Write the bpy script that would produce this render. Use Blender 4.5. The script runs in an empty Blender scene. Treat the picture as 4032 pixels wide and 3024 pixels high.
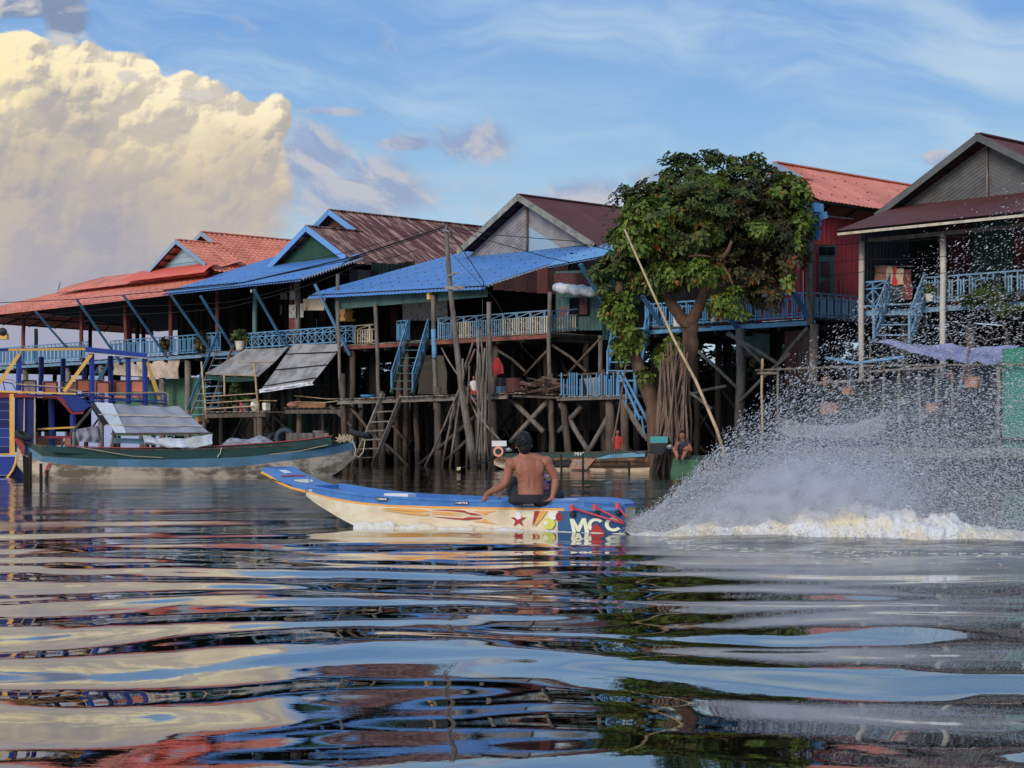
import bpy, math, random
import numpy as np
from mathutils import Vector, Matrix
R = random.Random(7)
SC = bpy.context.scene
COL = SC.collection
V = Vector

# ------------------------------------------------------------------ camera
F = 7000.0; HC = 1.15; HY = 1720.0          # focal length and horizon in photo pixels, eye height in metres
cam = bpy.data.cameras.new('camera'); camo = bpy.data.objects.new('camera', cam); COL.objects.link(camo)
cam.sensor_width = 36; cam.lens = 36 * F / 4032; cam.shift_y = (HY - 1512) / 4032
cam.clip_start = 0.1; cam.clip_end = 20000
camo.location = (0, 0, HC); camo.rotation_euler = (math.radians(90), 0, 0)
SC.camera = camo

# ------------------------------------------------------------------ exposure, sun, sky
SC.view_settings.view_transform = 'Standard'; SC.view_settings.look = 'None'
SC.view_settings.exposure = 0.0; SC.view_settings.gamma = 1.0; SC.view_settings.use_curve_mapping = False
SUN_EL, SUN_AZ = math.radians(26), math.radians(-150)      # azimuth from +Y, clockwise; behind the camera and to the left
sund = bpy.data.lights.new('sun', 'SUN'); sund.energy = 2.0; sund.angle = math.radians(22); sund.color = (1.0, 0.86, 0.70)
sun = bpy.data.objects.new('sun', sund); COL.objects.link(sun)
sdir = V((math.sin(SUN_AZ) * math.cos(SUN_EL), math.cos(SUN_AZ) * math.cos(SUN_EL), math.sin(SUN_EL)))
sun.rotation_euler = sdir.to_track_quat('Z', 'Y').to_euler(); sun.location = (0, -20, 30)

SC.cycles.volume_bounces = 4; SC.cycles.max_bounces = 10
def lin(c):
    return tuple(((x / 255.) / 12.92 if x <= 10 else (((x / 255.) + .055) / 1.055) ** 2.4) for x in c)

class NT:
    """small helper for building node graphs"""
    def __init__(s, t): s.t = t; s.n = t.nodes; s.l = t.links
    def put(s, sock, val):
        if val is None: return
        if isinstance(val, bpy.types.NodeSocket): s.l.new(val, sock)
        else:
            if hasattr(sock.default_value, '__len__') and not hasattr(val, '__len__'): val = [val] * len(sock.default_value)
            if hasattr(val, '__len__') and len(sock.default_value) == 4 and len(val) == 3: val = tuple(val) + (1,)
            sock.default_value = val
    def m(s, op, a, b=None, c=None, clamp=False):
        n = s.n.new('ShaderNodeMath'); n.operation = op; n.use_clamp = clamp
        for i, x in enumerate((a, b, c)): s.put(n.inputs[i], x)
        return n.outputs[0]
    def add(s, *a):
        r = a[0]
        for x in a[1:]: r = s.m('ADD', r, x)
        return r
    def mul(s, *a):
        r = a[0]
        for x in a[1:]: r = s.m('MULTIPLY', r, x)
        return r
    def sub(s, a, b): return s.m('SUBTRACT', a, b)
    def mr(s, v, a, b, c=0., d=1., smooth=False):
        n = s.n.new('ShaderNodeMapRange'); n.interpolation_type = 'SMOOTHSTEP' if smooth else 'LINEAR'
        for i, x in enumerate((v, a, b, c, d)): s.put(n.inputs[i], x)
        return n.outputs[0]
    def mix(s, f, a, b, mode='MIX'):
        n = s.n.new('ShaderNodeMix'); n.data_type = 'RGBA'; n.blend_type = mode
        s.put(n.inputs[0], f); s.put(n.inputs[6], a); s.put(n.inputs[7], b); return n.outputs[2]
    def xyz(s, x, y, z):
        n = s.n.new('ShaderNodeCombineXYZ')
        for i, q in enumerate((x, y, z)): s.put(n.inputs[i], q)
        return n.outputs[0]
    def noise(s, vec, scale, det=4, rough=.55, dist=0, col=False):
        n = s.n.new('ShaderNodeTexNoise'); s.put(n.inputs['Vector'], vec); n.inputs['Scale'].default_value = scale
        n.inputs['Detail'].default_value = det; n.inputs['Roughness'].default_value = rough; n.inputs['Distortion'].default_value = dist
        return n.outputs['Color' if col else 'Fac']
    def vor(s, vec, scale, smooth=.35):
        n = s.n.new('ShaderNodeTexVoronoi'); n.feature = 'SMOOTH_F1'; s.put(n.inputs['Vector'], vec)
        n.inputs['Scale'].default_value = scale; n.inputs['Smoothness'].default_value = smooth; return n.outputs['Distance']
    def ramp(s, f, pts):
        n = s.n.new('ShaderNodeValToRGB'); s.put(n.inputs[0], f); e = n.color_ramp.elements
        while len(e) < len(pts): e.new(.5)
        for i, (p, c) in enumerate(pts): e[i].position = p; e[i].color = tuple(c) + (1,) if len(c) == 3 else c
        return n.outputs[0]
    def vm(s, op, a, b=None):
        n = s.n.new('ShaderNodeVectorMath'); n.operation = op; s.put(n.inputs[0], a); s.put(n.inputs[1], b); return n.outputs[0]

def make_world():
    w = bpy.data.worlds.new('World'); SC.world = w; w.use_nodes = True
    t = w.node_tree; t.nodes.clear(); g = NT(t)
    STR = 0.1
    out = g.n.new('ShaderNodeOutputWorld'); bg = g.n.new('ShaderNodeBackground'); bg.inputs[1].default_value = STR
    g.l.new(bg.outputs[0], out.inputs[0])
    sky = g.n.new('ShaderNodeTexSky'); sky.sky_type = 'NISHITA'; sky.sun_disc = False
    sky.sun_elevation = SUN_EL; sky.sun_rotation = SUN_AZ; sky.altitude = 10; sky.air_density = 1.0; sky.dust_density = 1.2
    tc = g.n.new('ShaderNodeTexCoord'); sep = g.n.new('ShaderNodeSeparateXYZ'); g.l.new(tc.outputs['Generated'], sep.inputs[0])
    dx, dy, dz = sep.outputs
    az = g.m('ARCTAN2', dx, dy)
    el = g.m('ARCSINE', g.m('MINIMUM', g.m('MAXIMUM', dz, -1.), 1.))
    X = g.add(g.mul(az, 7.), 2.016)                      # thousands of photo pixels
    E = g.mul(g.m('ABSOLUTE', el), 7.)
    p = g.xyz(X, E, 0.)
    C = lambda r, gg, b: tuple(x / STR for x in lin((r, gg, b)))
    # clear sky
    grad = g.ramp(g.mul(E, 1 / 11.), [(0, lin((166, 182, 214))), (.035, lin((176, 206, 226))), (.07, lin((168, 205, 229))), (.105, lin((143, 187, 229))),
                                     (.145, lin((118, 166, 224))), (.19, lin((150, 190, 232))), (.27, lin((182, 208, 236))), (.38, lin((160, 194, 230))), (.55, lin((104, 150, 210))), (1, lin((70, 118, 190)))])
    grad = g.vm('SCALE', grad); t.nodes[-1].inputs['Scale'].default_value = 1 / STR
    col = g.mix(.88, sky.outputs[0], grad)
    # thin high cirrus, everywhere
    wv = g.noise(p, 1.1, 3, .5, col=True)
    pw = g.vm('ADD', p, g.vm('MULTIPLY', g.vm('SUBTRACT', wv, (.5, .5, .5)), (1.0, .5, 0)))
    sp = g.n.new('ShaderNodeSeparateXYZ'); g.l.new(pw, sp.inputs[0])
    slx = g.add(g.mul(sp.outputs[0], .62), g.mul(sp.outputs[1], .35)); sly = g.add(g.mul(sp.outputs[1], 2.7), g.mul(sp.outputs[0], .33))
    ci = g.noise(g.xyz(slx, sly, 3.1), 1.25, 7, .56)
    big = g.noise(p, .75, 2, .5)
    cm = g.mul(g.mr(ci, .40, .68, 0, 1, True), g.mr(big, .34, .56, .3, 1.))
    col = g.mix(g.mul(cm, .85), col, C(196, 217, 233))
    # low hazy band turning pale
    hz = g.noise(g.xyz(g.mul(X, .5), g.mul(E, 2.4), 9.), 1.3, 5, .55)
    col = g.mix(g.mul(g.mr(hz, .45, .7, 0, .55, True), g.mr(E, .5, 1.6, 1, 0)), col, C(186, 212, 226))
    # broken mauve clouds right of the cumulus
    def gauss(cx, ce, rx, re):
        a = g.mul(g.sub(X, cx), 1 / rx); b = g.mul(g.sub(E, ce), 1 / re)
        return g.m('EXPONENT', g.mul(g.add(g.mul(a, a), g.mul(b, b)), -1.))
    def gmax(l):
        r = l[0]
        for x in l[1:]: r = g.m('MAXIMUM', r, x)
        return r
    def fr(off):
        q = g.vm('ADD', pw, off); s2 = g.n.new('ShaderNodeSeparateXYZ'); g.l.new(q, s2.inputs[0])
        return g.noise(g.xyz(s2.outputs[0], g.add(g.mul(s2.outputs[1], 1.7), g.mul(s2.outputs[0], .25)), 1.7), 3.1, 8, .56, .3)
    f0 = fr((0, 0, 0)); f1 = fr((-.03, .05, 0))
    zone = gmax([g.mul(gauss(1.40, .95, .46, .17), 1.12), g.mul(gauss(1.24, 1.06, .18, .16), 1.25), g.mul(gauss(1.86, 1.14, .17, .09), 1.25), g.mul(gauss(1.60, 1.14, .14, .035), 1.05),
                 g.mul(gauss(2.32, .93, .22, .10), 1.15), g.mul(gauss(2.56, .98, .10, .10), 1.2), g.mul(gauss(3.66, 1.06, .07, .035), 1.2), g.mul(gauss(1.35, 1.26, .22, .025), .8)])
    zone = g.m('MAXIMUM', zone, g.mul(g.mr(g.m('ABSOLUTE', g.sub(X, 2.)), 3.2, 6., 0, 1), gauss(0., .9, 400., .55), .9))
    mm = g.mr(g.add(f0, g.mul(zone, .44)), .64, .92, 0, 1, True)
    rel = g.mr(g.add(g.sub(f0, f1), 0.), -.05, .06, 0, 1)
    mc = g.mix(rel, C(150, 162, 194), C(196, 192, 198))
    col = g.mix(g.mul(mm, .78), col, mc)
    # the big cumulus on the left
    ell = [(.05, .95, .95, .52), (.55, 1.38, .17, .135), (.86, 1.10, .30, .27), (1.05, 1.22, .15, .13), (.33, 1.30, .40, .22), (.62, .86, .58, .42), (.72, 1.25, .26, .18),
           (-.6, 1.15, .8, .5), (.10, 1.36, .26, .18), (.95, .78, .25, .2), (-1.6, .8, 1.0, .55), (.35, .42, .82, .55), (.92, .95, .27, .3)]
    fld = None
    wp = g.noise(p, 5.0, 5, .55, col=True)
    pc = g.vm('ADD', p, g.vm('MULTIPLY', g.vm('SUBTRACT', wp, (.5, .5, .5)), (.10, .10, 0)))
    for cx, ce, rx, re in ell:
        a = g.mul(g.sub(X, cx), 1 / rx); b = g.mul(g.sub(E, ce), 1 / re)
        q = g.mul(g.sub(1., g.m('SQRT', g.add(g.mul(a, a), g.mul(b, b)))), min(rx, re))
        fld = q if fld is None else g.m('SMOOTH_MAX', fld, q, .05)
    def oct_(sc, dl, sm):
        v0 = g.vor(pc, sc, sm); v1 = g.vor(g.vm('ADD', pc, (-.62 * dl, .78 * dl, 0)), sc, sm)
        return v0, g.mul(g.sub(v1, v0), 1 / (sc * dl))
    o1, o2, o3 = oct_(3.2, .05, .4), oct_(7.5, .02, .3), oct_(17., .010, .25)
    nf = g.noise(pc, 30., 5, .6); nf1 = g.noise(g.vm('ADD', pc, (-.006, .008, 0)), 30., 5, .6)
    b0 = g.add(g.mul(o1[0], -.20), g.mul(o2[0], -.10), g.mul(o3[0], -.042), g.mul(nf, .03))
    rl = g.add(g.mul(o1[1], .42), g.mul(o2[1], .34), g.mul(o3[1], .22), g.mul(g.sub(nf, nf1), .7))
    edge = g.add(fld, g.mul(g.add(b0, .14), .55))
    al = g.mr(edge, .0, g.mr(E, .75, 1.12, .16, .016), 0, 1, True)
    low = g.mr(E, .0, .22, 0, 1, True)
    rgt = g.mr(g.add(X, g.mul(g.sub(E, 1.), -.9)), .95, 1.35, 1, 0, True)
    al = g.m('MAXIMUM', al, g.mul(g.mr(g.add(fld, .05), -.02, .2, 0, 1, True), g.mr(E, .3, .95, .9, 0)))
    relc = g.mr(rl, -.28, .34, 0, 1, True)
    soft = g.noise(pw, 2.2, 6, .55)
    top = g.mr(g.add(E, g.mul(X, .12), g.mul(g.sub(soft, .5), .5)), 1.02, 1.5, 0, 1, True)
    near = g.mr(edge, .02, .22, 1, 0)
    litc = g.mix(top, C(228, 208, 170), C(255, 242, 210))
    shd = g.mix(top, C(166, 164, 170), C(164, 160, 166))
    k = g.mix(top, g.mul(relc, .6), relc) if False else relc
    relw = g.add(g.mul(relc, g.mr(top, 0, 1, .30, .85)), g.mul(g.sub(soft, .5), g.mr(top, 0, 1, 2.4, 1.0)), g.mr(top, 0, 1, .30, .20), g.mul(near, top, .15))
    cc = g.mix(g.m('MINIMUM', g.m('MAXIMUM', relw, 0.), 1.), shd, litc)
    glow = gauss(-.02, 1.36, .45, .2)
    cc = g.mix(g.mul(glow, .5, relw), cc, C(255, 236, 176))
    cc = g.mix(g.mr(E, .3, 1.25, .9, 0, True), cc, C(166, 166, 182))
    col = g.mix(g.mul(al, low), col, cc)
    # grey veils in front of the cumulus and in the top left corner
    g0 = fr((3.3, 1.1, 0)); zz2 = gmax([g.mul(gauss(.08, 1.63, .33, .08), 1.3), g.mul(gauss(.30, 1.56, .12, .10), 1.2), g.mul(gauss(.0, 1.52, .07, .05), 1.1), g.mul(gauss(.53, 1.375, .06, .035), 1.0), g.mul(gauss(.8, 1.31, .10, .04), .95)])
    gm = g.mr(g.add(g0, g.mul(zz2, .42)), .70, .86, 0, 1, True)
    g1 = fr((3.27, 1.15, 0))
    col = g.mix(g.mul(gm, .85), col, g.mix(g.mr(g.sub(g0, g1), -.05, .05), C(134, 145, 172), C(214, 208, 200)))
    # blue-grey haze at the foot of the cloud
    col = g.mix(g.mul(g.mr(E, 0, .62, .9, 0, True), g.mr(X, .6, 2.4, 1, .1, True)), col, C(152, 162, 200))
    g.l.new(col, bg.inputs[0])
    w.cycles.sampling_method = 'MANUAL'; w.cycles.sample_map_resolution = 512
make_world()

# ------------------------------------------------------------------ geometry helpers
CU, SU = .688, .726         # the row of houses runs along u, its depth along v
u3, v3, z3 = V((CU, -SU, 0)), V((SU, CU, 0)), V((0, 0, 1))
def W(s, d, z): return V((CU * s + SU * d, 70 - SU * s + CU * d, z))
def sx(px, d):
    k = (px - 2016) / F; return (k * (70 + CU * d) - SU * d) / (CU + SU * k)
def dx_(px, s):
    k = (px - 2016) / F; return (k * (70 - SU * s) - CU * s) / (SU - CU * k)
def zz(py, s, d): return HC + (HY - py) / F * (70 - SU * s + CU * d)
def PF(px, py, d): s = sx(px, d); return W(s, d, zz(py, s, d))           # on a plane parallel to the facades
def PS(px, py, s): d = dx_(px, s); return W(s, d, zz(py, s, d))          # on a plane square to them
def PY(px, py, Y): return V(((px - 2016) / F * Y, Y, HC + (HY - py) / F * Y))
def YW(py): return HC * F / (py - HY)                                    # distance of a water line
def lerp(a, b, t): return a + (b - a) * t

ORG = {}
class MB:
    def __init__(s): s.v = []; s.f = []; s.mi = []; s.cur = 0
    def add(s, vs, fs):
        o = len(s.v); s.v.extend([V(x) for x in vs]); s.f.extend([tuple(i + o for i in f) for f in fs]); s.mi.extend([s.cur] * len(fs)); return s
    def hexa(s, p):     # 8 points: bottom 4, top 4
        return s.add(p, [(0, 3, 2, 1), (4, 5, 6, 7), (0, 1, 5, 4), (1, 2, 6, 5), (2, 3, 7, 6), (3, 0, 4, 7)])
    def box(s, c, a, b, cc):     # centre, three half vectors
        c, a, b, cc = V(c), V(a), V(b), V(cc)
        return s.hexa([c - a - b - cc, c + a - b - cc, c + a + b - cc, c - a + b - cc, c - a - b + cc, c + a - b + cc, c + a + b + cc, c - a + b + cc])
    def bar(s, p0, p1, w, h, up=None):
        p0, p1 = V(p0), V(p1); d = (p1 - p0)
        if d.length < 1e-6: return s
        dn = d.normalized(); up = V(up) if up is not None else (z3 if abs(dn.z) < .9 else v3)
        a = dn.cross(up).normalized(); b = a.cross(dn).normalized()
        return s.box((p0 + p1) / 2, d / 2, a * w / 2, b * h / 2)
    def tube(s, pts, r, n=7, cap=True):
        pts = [V(p) for p in pts]; rr = r if hasattr(r, '__len__') else [r] * len(pts)
        o = len(s.v); t0 = (pts[1] - pts[0]).normalized(); a = t0.cross(z3 if abs(t0.z) < .9 else V((1, 0, 0))).normalized()
        for i, p in enumerate(pts):
            t = (pts[min(i + 1, len(pts) - 1)] - pts[max(i - 1, 0)]).normalized()
            a = (a - t * a.dot(t)).normalized(); b = t.cross(a)
            for k in range(n):
                th = 2 * math.pi * k / n; s.v.append(p + (a * math.cos(th) + b * math.sin(th)) * rr[i])
        for i in range(len(pts) - 1):
            for k in range(n):
                s.f.append((o + i * n + k, o + i * n + (k + 1) % n, o + (i + 1) * n + (k + 1) % n, o + (i + 1) * n + k)); s.mi.append(s.cur)
        if cap:
            s.f.append(tuple(o + k for k in reversed(range(n)))); s.mi.append(s.cur)
            e = o + (len(pts) - 1) * n; s.f.append(tuple(e + k for k in range(n))); s.mi.append(s.cur)
        return s
    def prism(s, poly, ext):
        poly = [V(p) for p in poly]; n = len(poly); e = V(ext)
        return s.add(poly + [p + e for p in poly], [tuple(range(n))[::-1], tuple(range(n, 2 * n))] + [(i, (i + 1) % n, (i + 1) % n + n, i + n) for i in range(n)])
    def ell(s, c, r, n=10, m=6, rot=None):
        c = V(c); vs = []; fs = []
        for j in range(1, m):
            ph = math.pi * j / m
            for i in range(n):
                th = 2 * math.pi * i / n; q = V((r[0] * math.sin(ph) * math.cos(th), r[1] * math.sin(ph) * math.sin(th), r[2] * math.cos(ph)))
                vs.append(c + (rot @ q if rot is not None else q))
        tp = V((0, 0, r[2])); top = len(vs); vs.append(c + (rot @ tp if rot is not None else tp)); vs.append(c - (rot @ tp if rot is not None else tp))
        for j in range(m - 2):
            for i in range(n): fs.append((j * n + i, (j + 1) * n + i, (j + 1) * n + (i + 1) % n, j * n + (i + 1) % n))
        for i in range(n): fs.append((top, i, (i + 1) % n)); fs.append((top + 1, (m - 2) * n + (i + 1) % n, (m - 2) * n + i))
        return s.add(vs, fs)
    def grid(s, P, close=False):
        n, m = len(P), len(P[0]); vs = [q for row in P for q in row]
        return s.add(vs, [(i * m + j, i * m + j + 1, (i + 1) * m + j + 1, (i + 1) * m + j) for i in range(n - 1) for j in range(m - 1)])
    def build(s, name, mat, parent=None, label=None, cat=None, group=None, kind=None, smooth=False, origin=None):
        me = bpy.data.meshes.new(name)
        xs = [p.x for p in s.v]; ys = [p.y for p in s.v]; zs = [p.z for p in s.v]
        o0 = V(origin) if origin is not None else V(((min(xs) + max(xs)) / 2, (min(ys) + max(ys)) / 2, min(zs)))
        me.from_pydata([tuple(p - o0) for p in s.v], [], s.f)
        mats = mat if isinstance(mat, (list, tuple)) else [mat]
        for q in mats: me.materials.append(MT(q))
        if len(mats) > 1: me.polygons.foreach_set('material_index', s.mi)
        if smooth: me.polygons.foreach_set('use_smooth', [True] * len(s.f))
        me.update()
        return link(name, me, o0, parent, label, cat, group, kind)
def link(name, me, o0, parent=None, label=None, cat=None, group=None, kind=None, rot=None, scale=None):
    o = bpy.data.objects.new(name, me); COL.objects.link(o); ORG[o.name] = V(o0)
    if parent is not None: o.parent = parent; o.location = V(o0) - ORG[parent.name]
    else: o.location = o0
    if rot is not None: o.rotation_euler = rot
    if scale is not None: o.scale = scale
    if label: o['label'] = label
    if cat: o['category'] = cat
    if group: o['group'] = group
    if kind: o['kind'] = kind
    return o
def thing(name, label, cat, loc, group=None):
    return link(name, None, V(loc), None, label, cat, group)

# ------------------------------------------------------------------ materials
MATS = {}; SPEC = {}
def defm(name, rgb, rough=.75, var=.25, scale=2.0, stretch=(1, 1, 1), dirt=None, dirt_amt=.5, dirt_scale=1.2, bump=0., rnd=.18, metal=0., spec=.35, fine=0.15):
    SPEC[name] = dict(rgb=rgb, rough=rough, var=var, scale=scale, stretch=stretch, dirt=dirt, da=dirt_amt, ds=dirt_scale, bump=bump, rnd=rnd, metal=metal, spec=spec, fine=fine)
def MT(name):
    if not isinstance(name, str): return name
    if name in MATS: return MATS[name]
    q = SPEC[name]; m = bpy.data.materials.new(name); m.use_nodes = True; g = NT(m.node_tree)
    b = g.n['Principled BSDF']; tc = g.n.new('ShaderNodeTexCoord'); oi = g.n.new('ShaderNodeObjectInfo')
    geo = g.n.new('ShaderNodeNewGeometry')
    p = g.vm('MULTIPLY', geo.outputs['Position'], q['stretch'])
    base = lin(q['rgb']); lum_ = .3 * base[0] + .59 * base[1] + .11 * base[2]; base = tuple(min(.82, lerp(x, lum_, .14) * 1.22 + .004) for x in base)
    n1 = g.noise(p, q['scale'], 5, .6)
    n2 = g.noise(p, q['scale'] * 9, 3, .6)
    val = g.add(1 - q['var'] - q['fine'], g.mul(n1, q['var'] * 2), g.mul(n2, q['fine'] * 2), g.mul(g.sub(oi.outputs['Random'], .5), q['rnd'] * 2))
    c = g.vm('SCALE', base); g.n[-1].inputs[0].default_value = base; g.put(g.n[-1].inputs['Scale'], val)
    if q['dirt']:
        d = g.noise(g.vm('MULTIPLY', geo.outputs['Position'], tuple(0.6 + .4 * x for x in q['stretch'])), q['ds'], 7, .65)
        c = g.mix(g.mul(g.mr(d, .42, .62, 0, 1, True), q['da']), c, lin(q['dirt']))
    if name.startswith(('wood', 'stick', 'bamboo', 'cement', 'plank')):
        sz = g.n.new('ShaderNodeSeparateXYZ'); g.l.new(geo.outputs['Position'], sz.inputs[0])
        wl = g.noise(g.vm('MULTIPLY', geo.outputs['Position'], (3., 3., .6)), 2., 3, .6)
        c = g.mix(g.mr(g.sub(sz.outputs[2], g.mul(wl, .9)), -.25, .35, .85, 0, True), c, lin((34, 30, 24)))
        c = g.mix(g.mul(g.mr(sz.outputs[2], 1.2, 1.6, .35, 0, True), g.mr(wl, .4, .6)), c, lin((66, 62, 48)))
    g.l.new(c, b.inputs['Base Color']); b.inputs['Roughness'].default_value = q['rough']; b.inputs['Metallic'].default_value = q['metal']
    b.inputs['Specular IOR Level'].default_value = q['spec']
    if q['bump']:
        bp = g.n.new('ShaderNodeBump'); bp.inputs['Strength'].default_value = q['bump']; bp.inputs['Distance'].default_value = .02
        g.l.new(n2, bp.inputs['Height']); g.l.new(bp.outputs[0], b.inputs['Normal'])
    MATS[name] = m; return m
# ------------------------------------------------------------------ palette
D = defm
D('wood_grey', (118, 110, 102), .85, .35, 2.5, (6, 6, .7), (70, 60, 52), .6, 1.5)
D('wood_brown', (92, 80, 70), .85, .35, 2.5, (6, 6, .7), (60, 48, 38), .6, 1.5)
D('wood_dark', (34, 30, 28), .9, .35, 2.5, (6, 6, .7), (30, 26, 24), .6, 1.5)
D('wood_orange', (165, 112, 70), .75, .3, 2.0, (1, 1, 6), (90, 60, 44), .5, 2)
D('plank_grey', (140, 130, 120), .85, .35, 2.0, (1, 1, 5), (74, 66, 60), .6, 1.5)
D('plank_red', (138, 74, 62), .8, .3, 2.0, (1, 1, 5), (80, 60, 52), .5, 1.5)
D('bamboo', (176, 150, 112), .6, .25, 2.5, (5, 5, 1), (110, 90, 66), .5, 2)
D('blue_paint', (78, 140, 184), .6, .18, 2.5, (1, 1, 1), (96, 110, 116), .35, 2.5)
D('blue_paint_faded', (96, 142, 176), .7, .2, 2.5, (1, 1, 1), (120, 122, 120), .5, 2.5)
D('blue_brace', (52, 110, 150), .6, .2, 2.5, (1, 1, 1), (60, 84, 100), .4, 2)
D('cream_paint', (190, 180, 158), .7, .2, 2.5, (1, 1, 1), (120, 110, 96), .5, 2.5)
D('post_red', (116, 48, 44), .7, .25, 2.0, (3, 3, 1), (70, 40, 36), .5, 2)
D('post_teal', (84, 124, 120), .7, .25, 2.0, (3, 3, 1), (60, 76, 74), .5, 2)
D('roof_orange', (214, 116, 88), .5, .14, 1.0, (1, 1, 1), (182, 104, 80), .6, .7, rnd=.10, fine=.05)
D('roof_tile', (212, 124, 96), .6, .14, 1.0, (1, 1, 1), (178, 100, 76), .5, .9, rnd=.06, fine=.08)
D('roof_red', (212, 86, 62), .45, .1, 1.0, (1, 1, 1), rnd=.05, fine=.05)
D('roof_blue', (66, 124, 190), .45, .1, 1.0, (1, 1, 1), (92, 134, 178), .4, .8, rnd=.08, fine=.04)
D('roof_blue_pale', (84, 148, 204), .5, .15, 1.5, (1, 1, 1), (120, 160, 184), .4, 1.5, rnd=.05, fine=.05)
D('roof_maroon', (94, 50, 48), .7, .12, 1.0, (1, 1, 1), (80, 46, 44), .5, 1.0, rnd=.10, fine=.12)
D('barge_blue', (84, 140, 196), .6, .15, 2.5)
D('barge_pale', (126, 152, 178), .6, .15, 2.5)
D('barge_grey', (138, 138, 128), .85, .3, 2.5, (1, 1, 1), (90, 92, 84), .6, 3)
D('wall_green', (34, 76, 58), .6, .2, 1.2, (1, 1, 1), (30, 56, 46), .5, 1.2, rnd=.06)
D('wall_green_low', (56, 104, 74), .65, .2, 1.2, (1, 1, 1), (64, 82, 60), .5, 1.2, rnd=.1)
D('wall_teal', (56, 92, 88), .65, .25, 1.2, (1, 1, 1), (50, 66, 60), .6, 1.8, rnd=.1)
D('wall_tin', (134, 132, 134), .6, .2, 1.5, (1, 1, 2), (104, 98, 96), .5, 1.6, rnd=.06)
D('wall_tin_dark', (90, 92, 94), .6, .2, 1.5, (1, 1, 2), (76, 74, 72), .5, 1.6, rnd=.06)
D('wall_slate', (58, 66, 78), .65, .2, 1.2, rnd=.06)
D('wall_red', (156, 28, 34), .5, .15, 1.2, (1, 1, 1), (116, 30, 34), .4, 1.2, rnd=.06)
D('wall_brown', (86, 46, 42), .8, .25, 1.5, (2, 2, .6), (60, 40, 36), .5, 1.5)
D('wall_brown_light', (124, 62, 54), .8, .25, 1.5, (2, 2, .6))
D('wall_pale_blue', (128, 158, 176), .7, .1, 1.5)
D('shade_black', (18, 17, 19), .95, .3, 2.0, spec=.1)  # near black: shade of deep rooms and recesses put into the colour
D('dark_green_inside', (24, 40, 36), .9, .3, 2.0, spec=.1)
D('tarp_grey', (146, 146, 148), .75, .18, 1.6, (1, 1, 1), (96, 92, 88), .6, 1.3, bump=.3)
D('tarp_boat', (138, 140, 150), .6, .1, 1.6, (1, 1, 1), (120, 120, 128), .4, 1.3)
D('tarp_white', (196, 202, 210), .6, .12, 1.6, (1, 1, 1), (140, 140, 140), .6, 2.0)
D('tarp_purple', (132, 138, 178), .6, .12, 1.2, (1, 1, 1), (92, 98, 146), .5, 2.0)
D('tarp_tan', (184, 166, 148), .8, .15, 1.5, (1, 1, 1), (130, 110, 96), .6, 1.2, bump=.3)
D('net_green', (24, 66, 60), .9, .3, 4)
D('mesh_brown', (84, 76, 64), .9, .3, 3, (1, 1, 3))
D('net_white', (150, 150, 160), .9, .35, 9, (1, 1, 2), (96, 90, 92), .7, 7, bump=.8)
D('boat_green', (26, 66, 60), .6, .25, 1.5, (.6, .6, 2), (44, 52, 46), .5, 1.5)
D('boat_blue', (82, 132, 164), .55, .2, 1.5, (.6, .6, 2), (74, 110, 124), .6, 1.3)
D('boat_bottom', (184, 166, 142), .8, .3, 1.6, (.6, .6, 3), (74, 62, 54), .8, 1.6)
D('boat_red', (176, 64, 60), .6, .2, 2)
D('tour_blue', (22, 34, 96), .5, .15, 1.5, (.6, .6, 3), (34, 40, 84), .5, 1.5)
D('tour_blue_bright', (30, 56, 140), .5, .15, 1.5)
D('yellow_paint', (224, 164, 44), .55, .15, 2, (1, 1, 1), (190, 130, 60), .3, 2)
D('tour_red', (140, 40, 52), .55, .15, 2)
D('seat_orange', (214, 122, 92), .6, .15, 2, rnd=.25)
D('seat_pink', (196, 150, 132), .6, .15, 2)
D('metal_grey', (140, 140, 144), .4, .15, 2, metal=.6)
D('metal_dark', (50, 50, 54), .5, .2, 2, metal=.4)
D('rubber', (36, 36, 40), .7, .2, 4)
D('rubber_blue', (44, 58, 72), .6, .2, 4)
D('rope', (186, 166, 134), .9, .3, 9)
D('wire_black', (14, 15, 20), .7, .1, 4)
D('skin', (150, 90, 64), .55, .08, 6, (1, 1, 1), (136, 78, 56), .4, 5, rnd=.0, fine=.03, spec=.4)
D('hair', (12, 12, 15), .6, .3, 40, spec=.3, fine=.3)
D('shorts', (38, 38, 44), .9, .25, 12, bump=.6)
D('floral', (170, 90, 120), .8, .2, 5)
D('white_cloth', (206, 202, 204), .85, .12, 4)
D('red_cloth', (190, 48, 46), .85, .2, 4)
D('blue_cloth', (24, 52, 110), .85, .2, 4)
D('plaid_cloth', (52, 52, 66), .85, .4, 14)
D('cream_cloth', (206, 184, 150), .85, .2, 4)
D('gold', (214, 160, 60), .4, .2, 6, metal=.25)
D('hull_cream', (226, 206, 178), .4, .10, 2, (.5, .5, 3), (208, 176, 140), .5, 2.2, rnd=0, fine=.05)
D('hull_blue', (56, 120, 190), .4, .08, 2, (1, 1, 1), (34, 88, 156), .5, 2, rnd=0, fine=.03)
D('hull_blue_dark', (28, 84, 136), .4, .1, 2, (1, 1, 1), (24, 64, 104), .5, 2, rnd=0, fine=.03)
D('hull_dark', (40, 34, 32), .4, .2, 2, rnd=0)
D('paint_red', (164, 26, 34), .5, .06, 2, rnd=0)
D('paint_gold', (222, 152, 34), .5, .06, 2, rnd=0)
D('paint_cream', (236, 214, 180), .5, .06, 2, rnd=0)
D('paint_white', (226, 228, 230), .5, .05, 2, rnd=0)
D('paint_black', (16, 18, 24), .5, .05, 2, rnd=0)
D('paint_lime', (196, 196, 54), .5, .06, 2, rnd=0)
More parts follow.
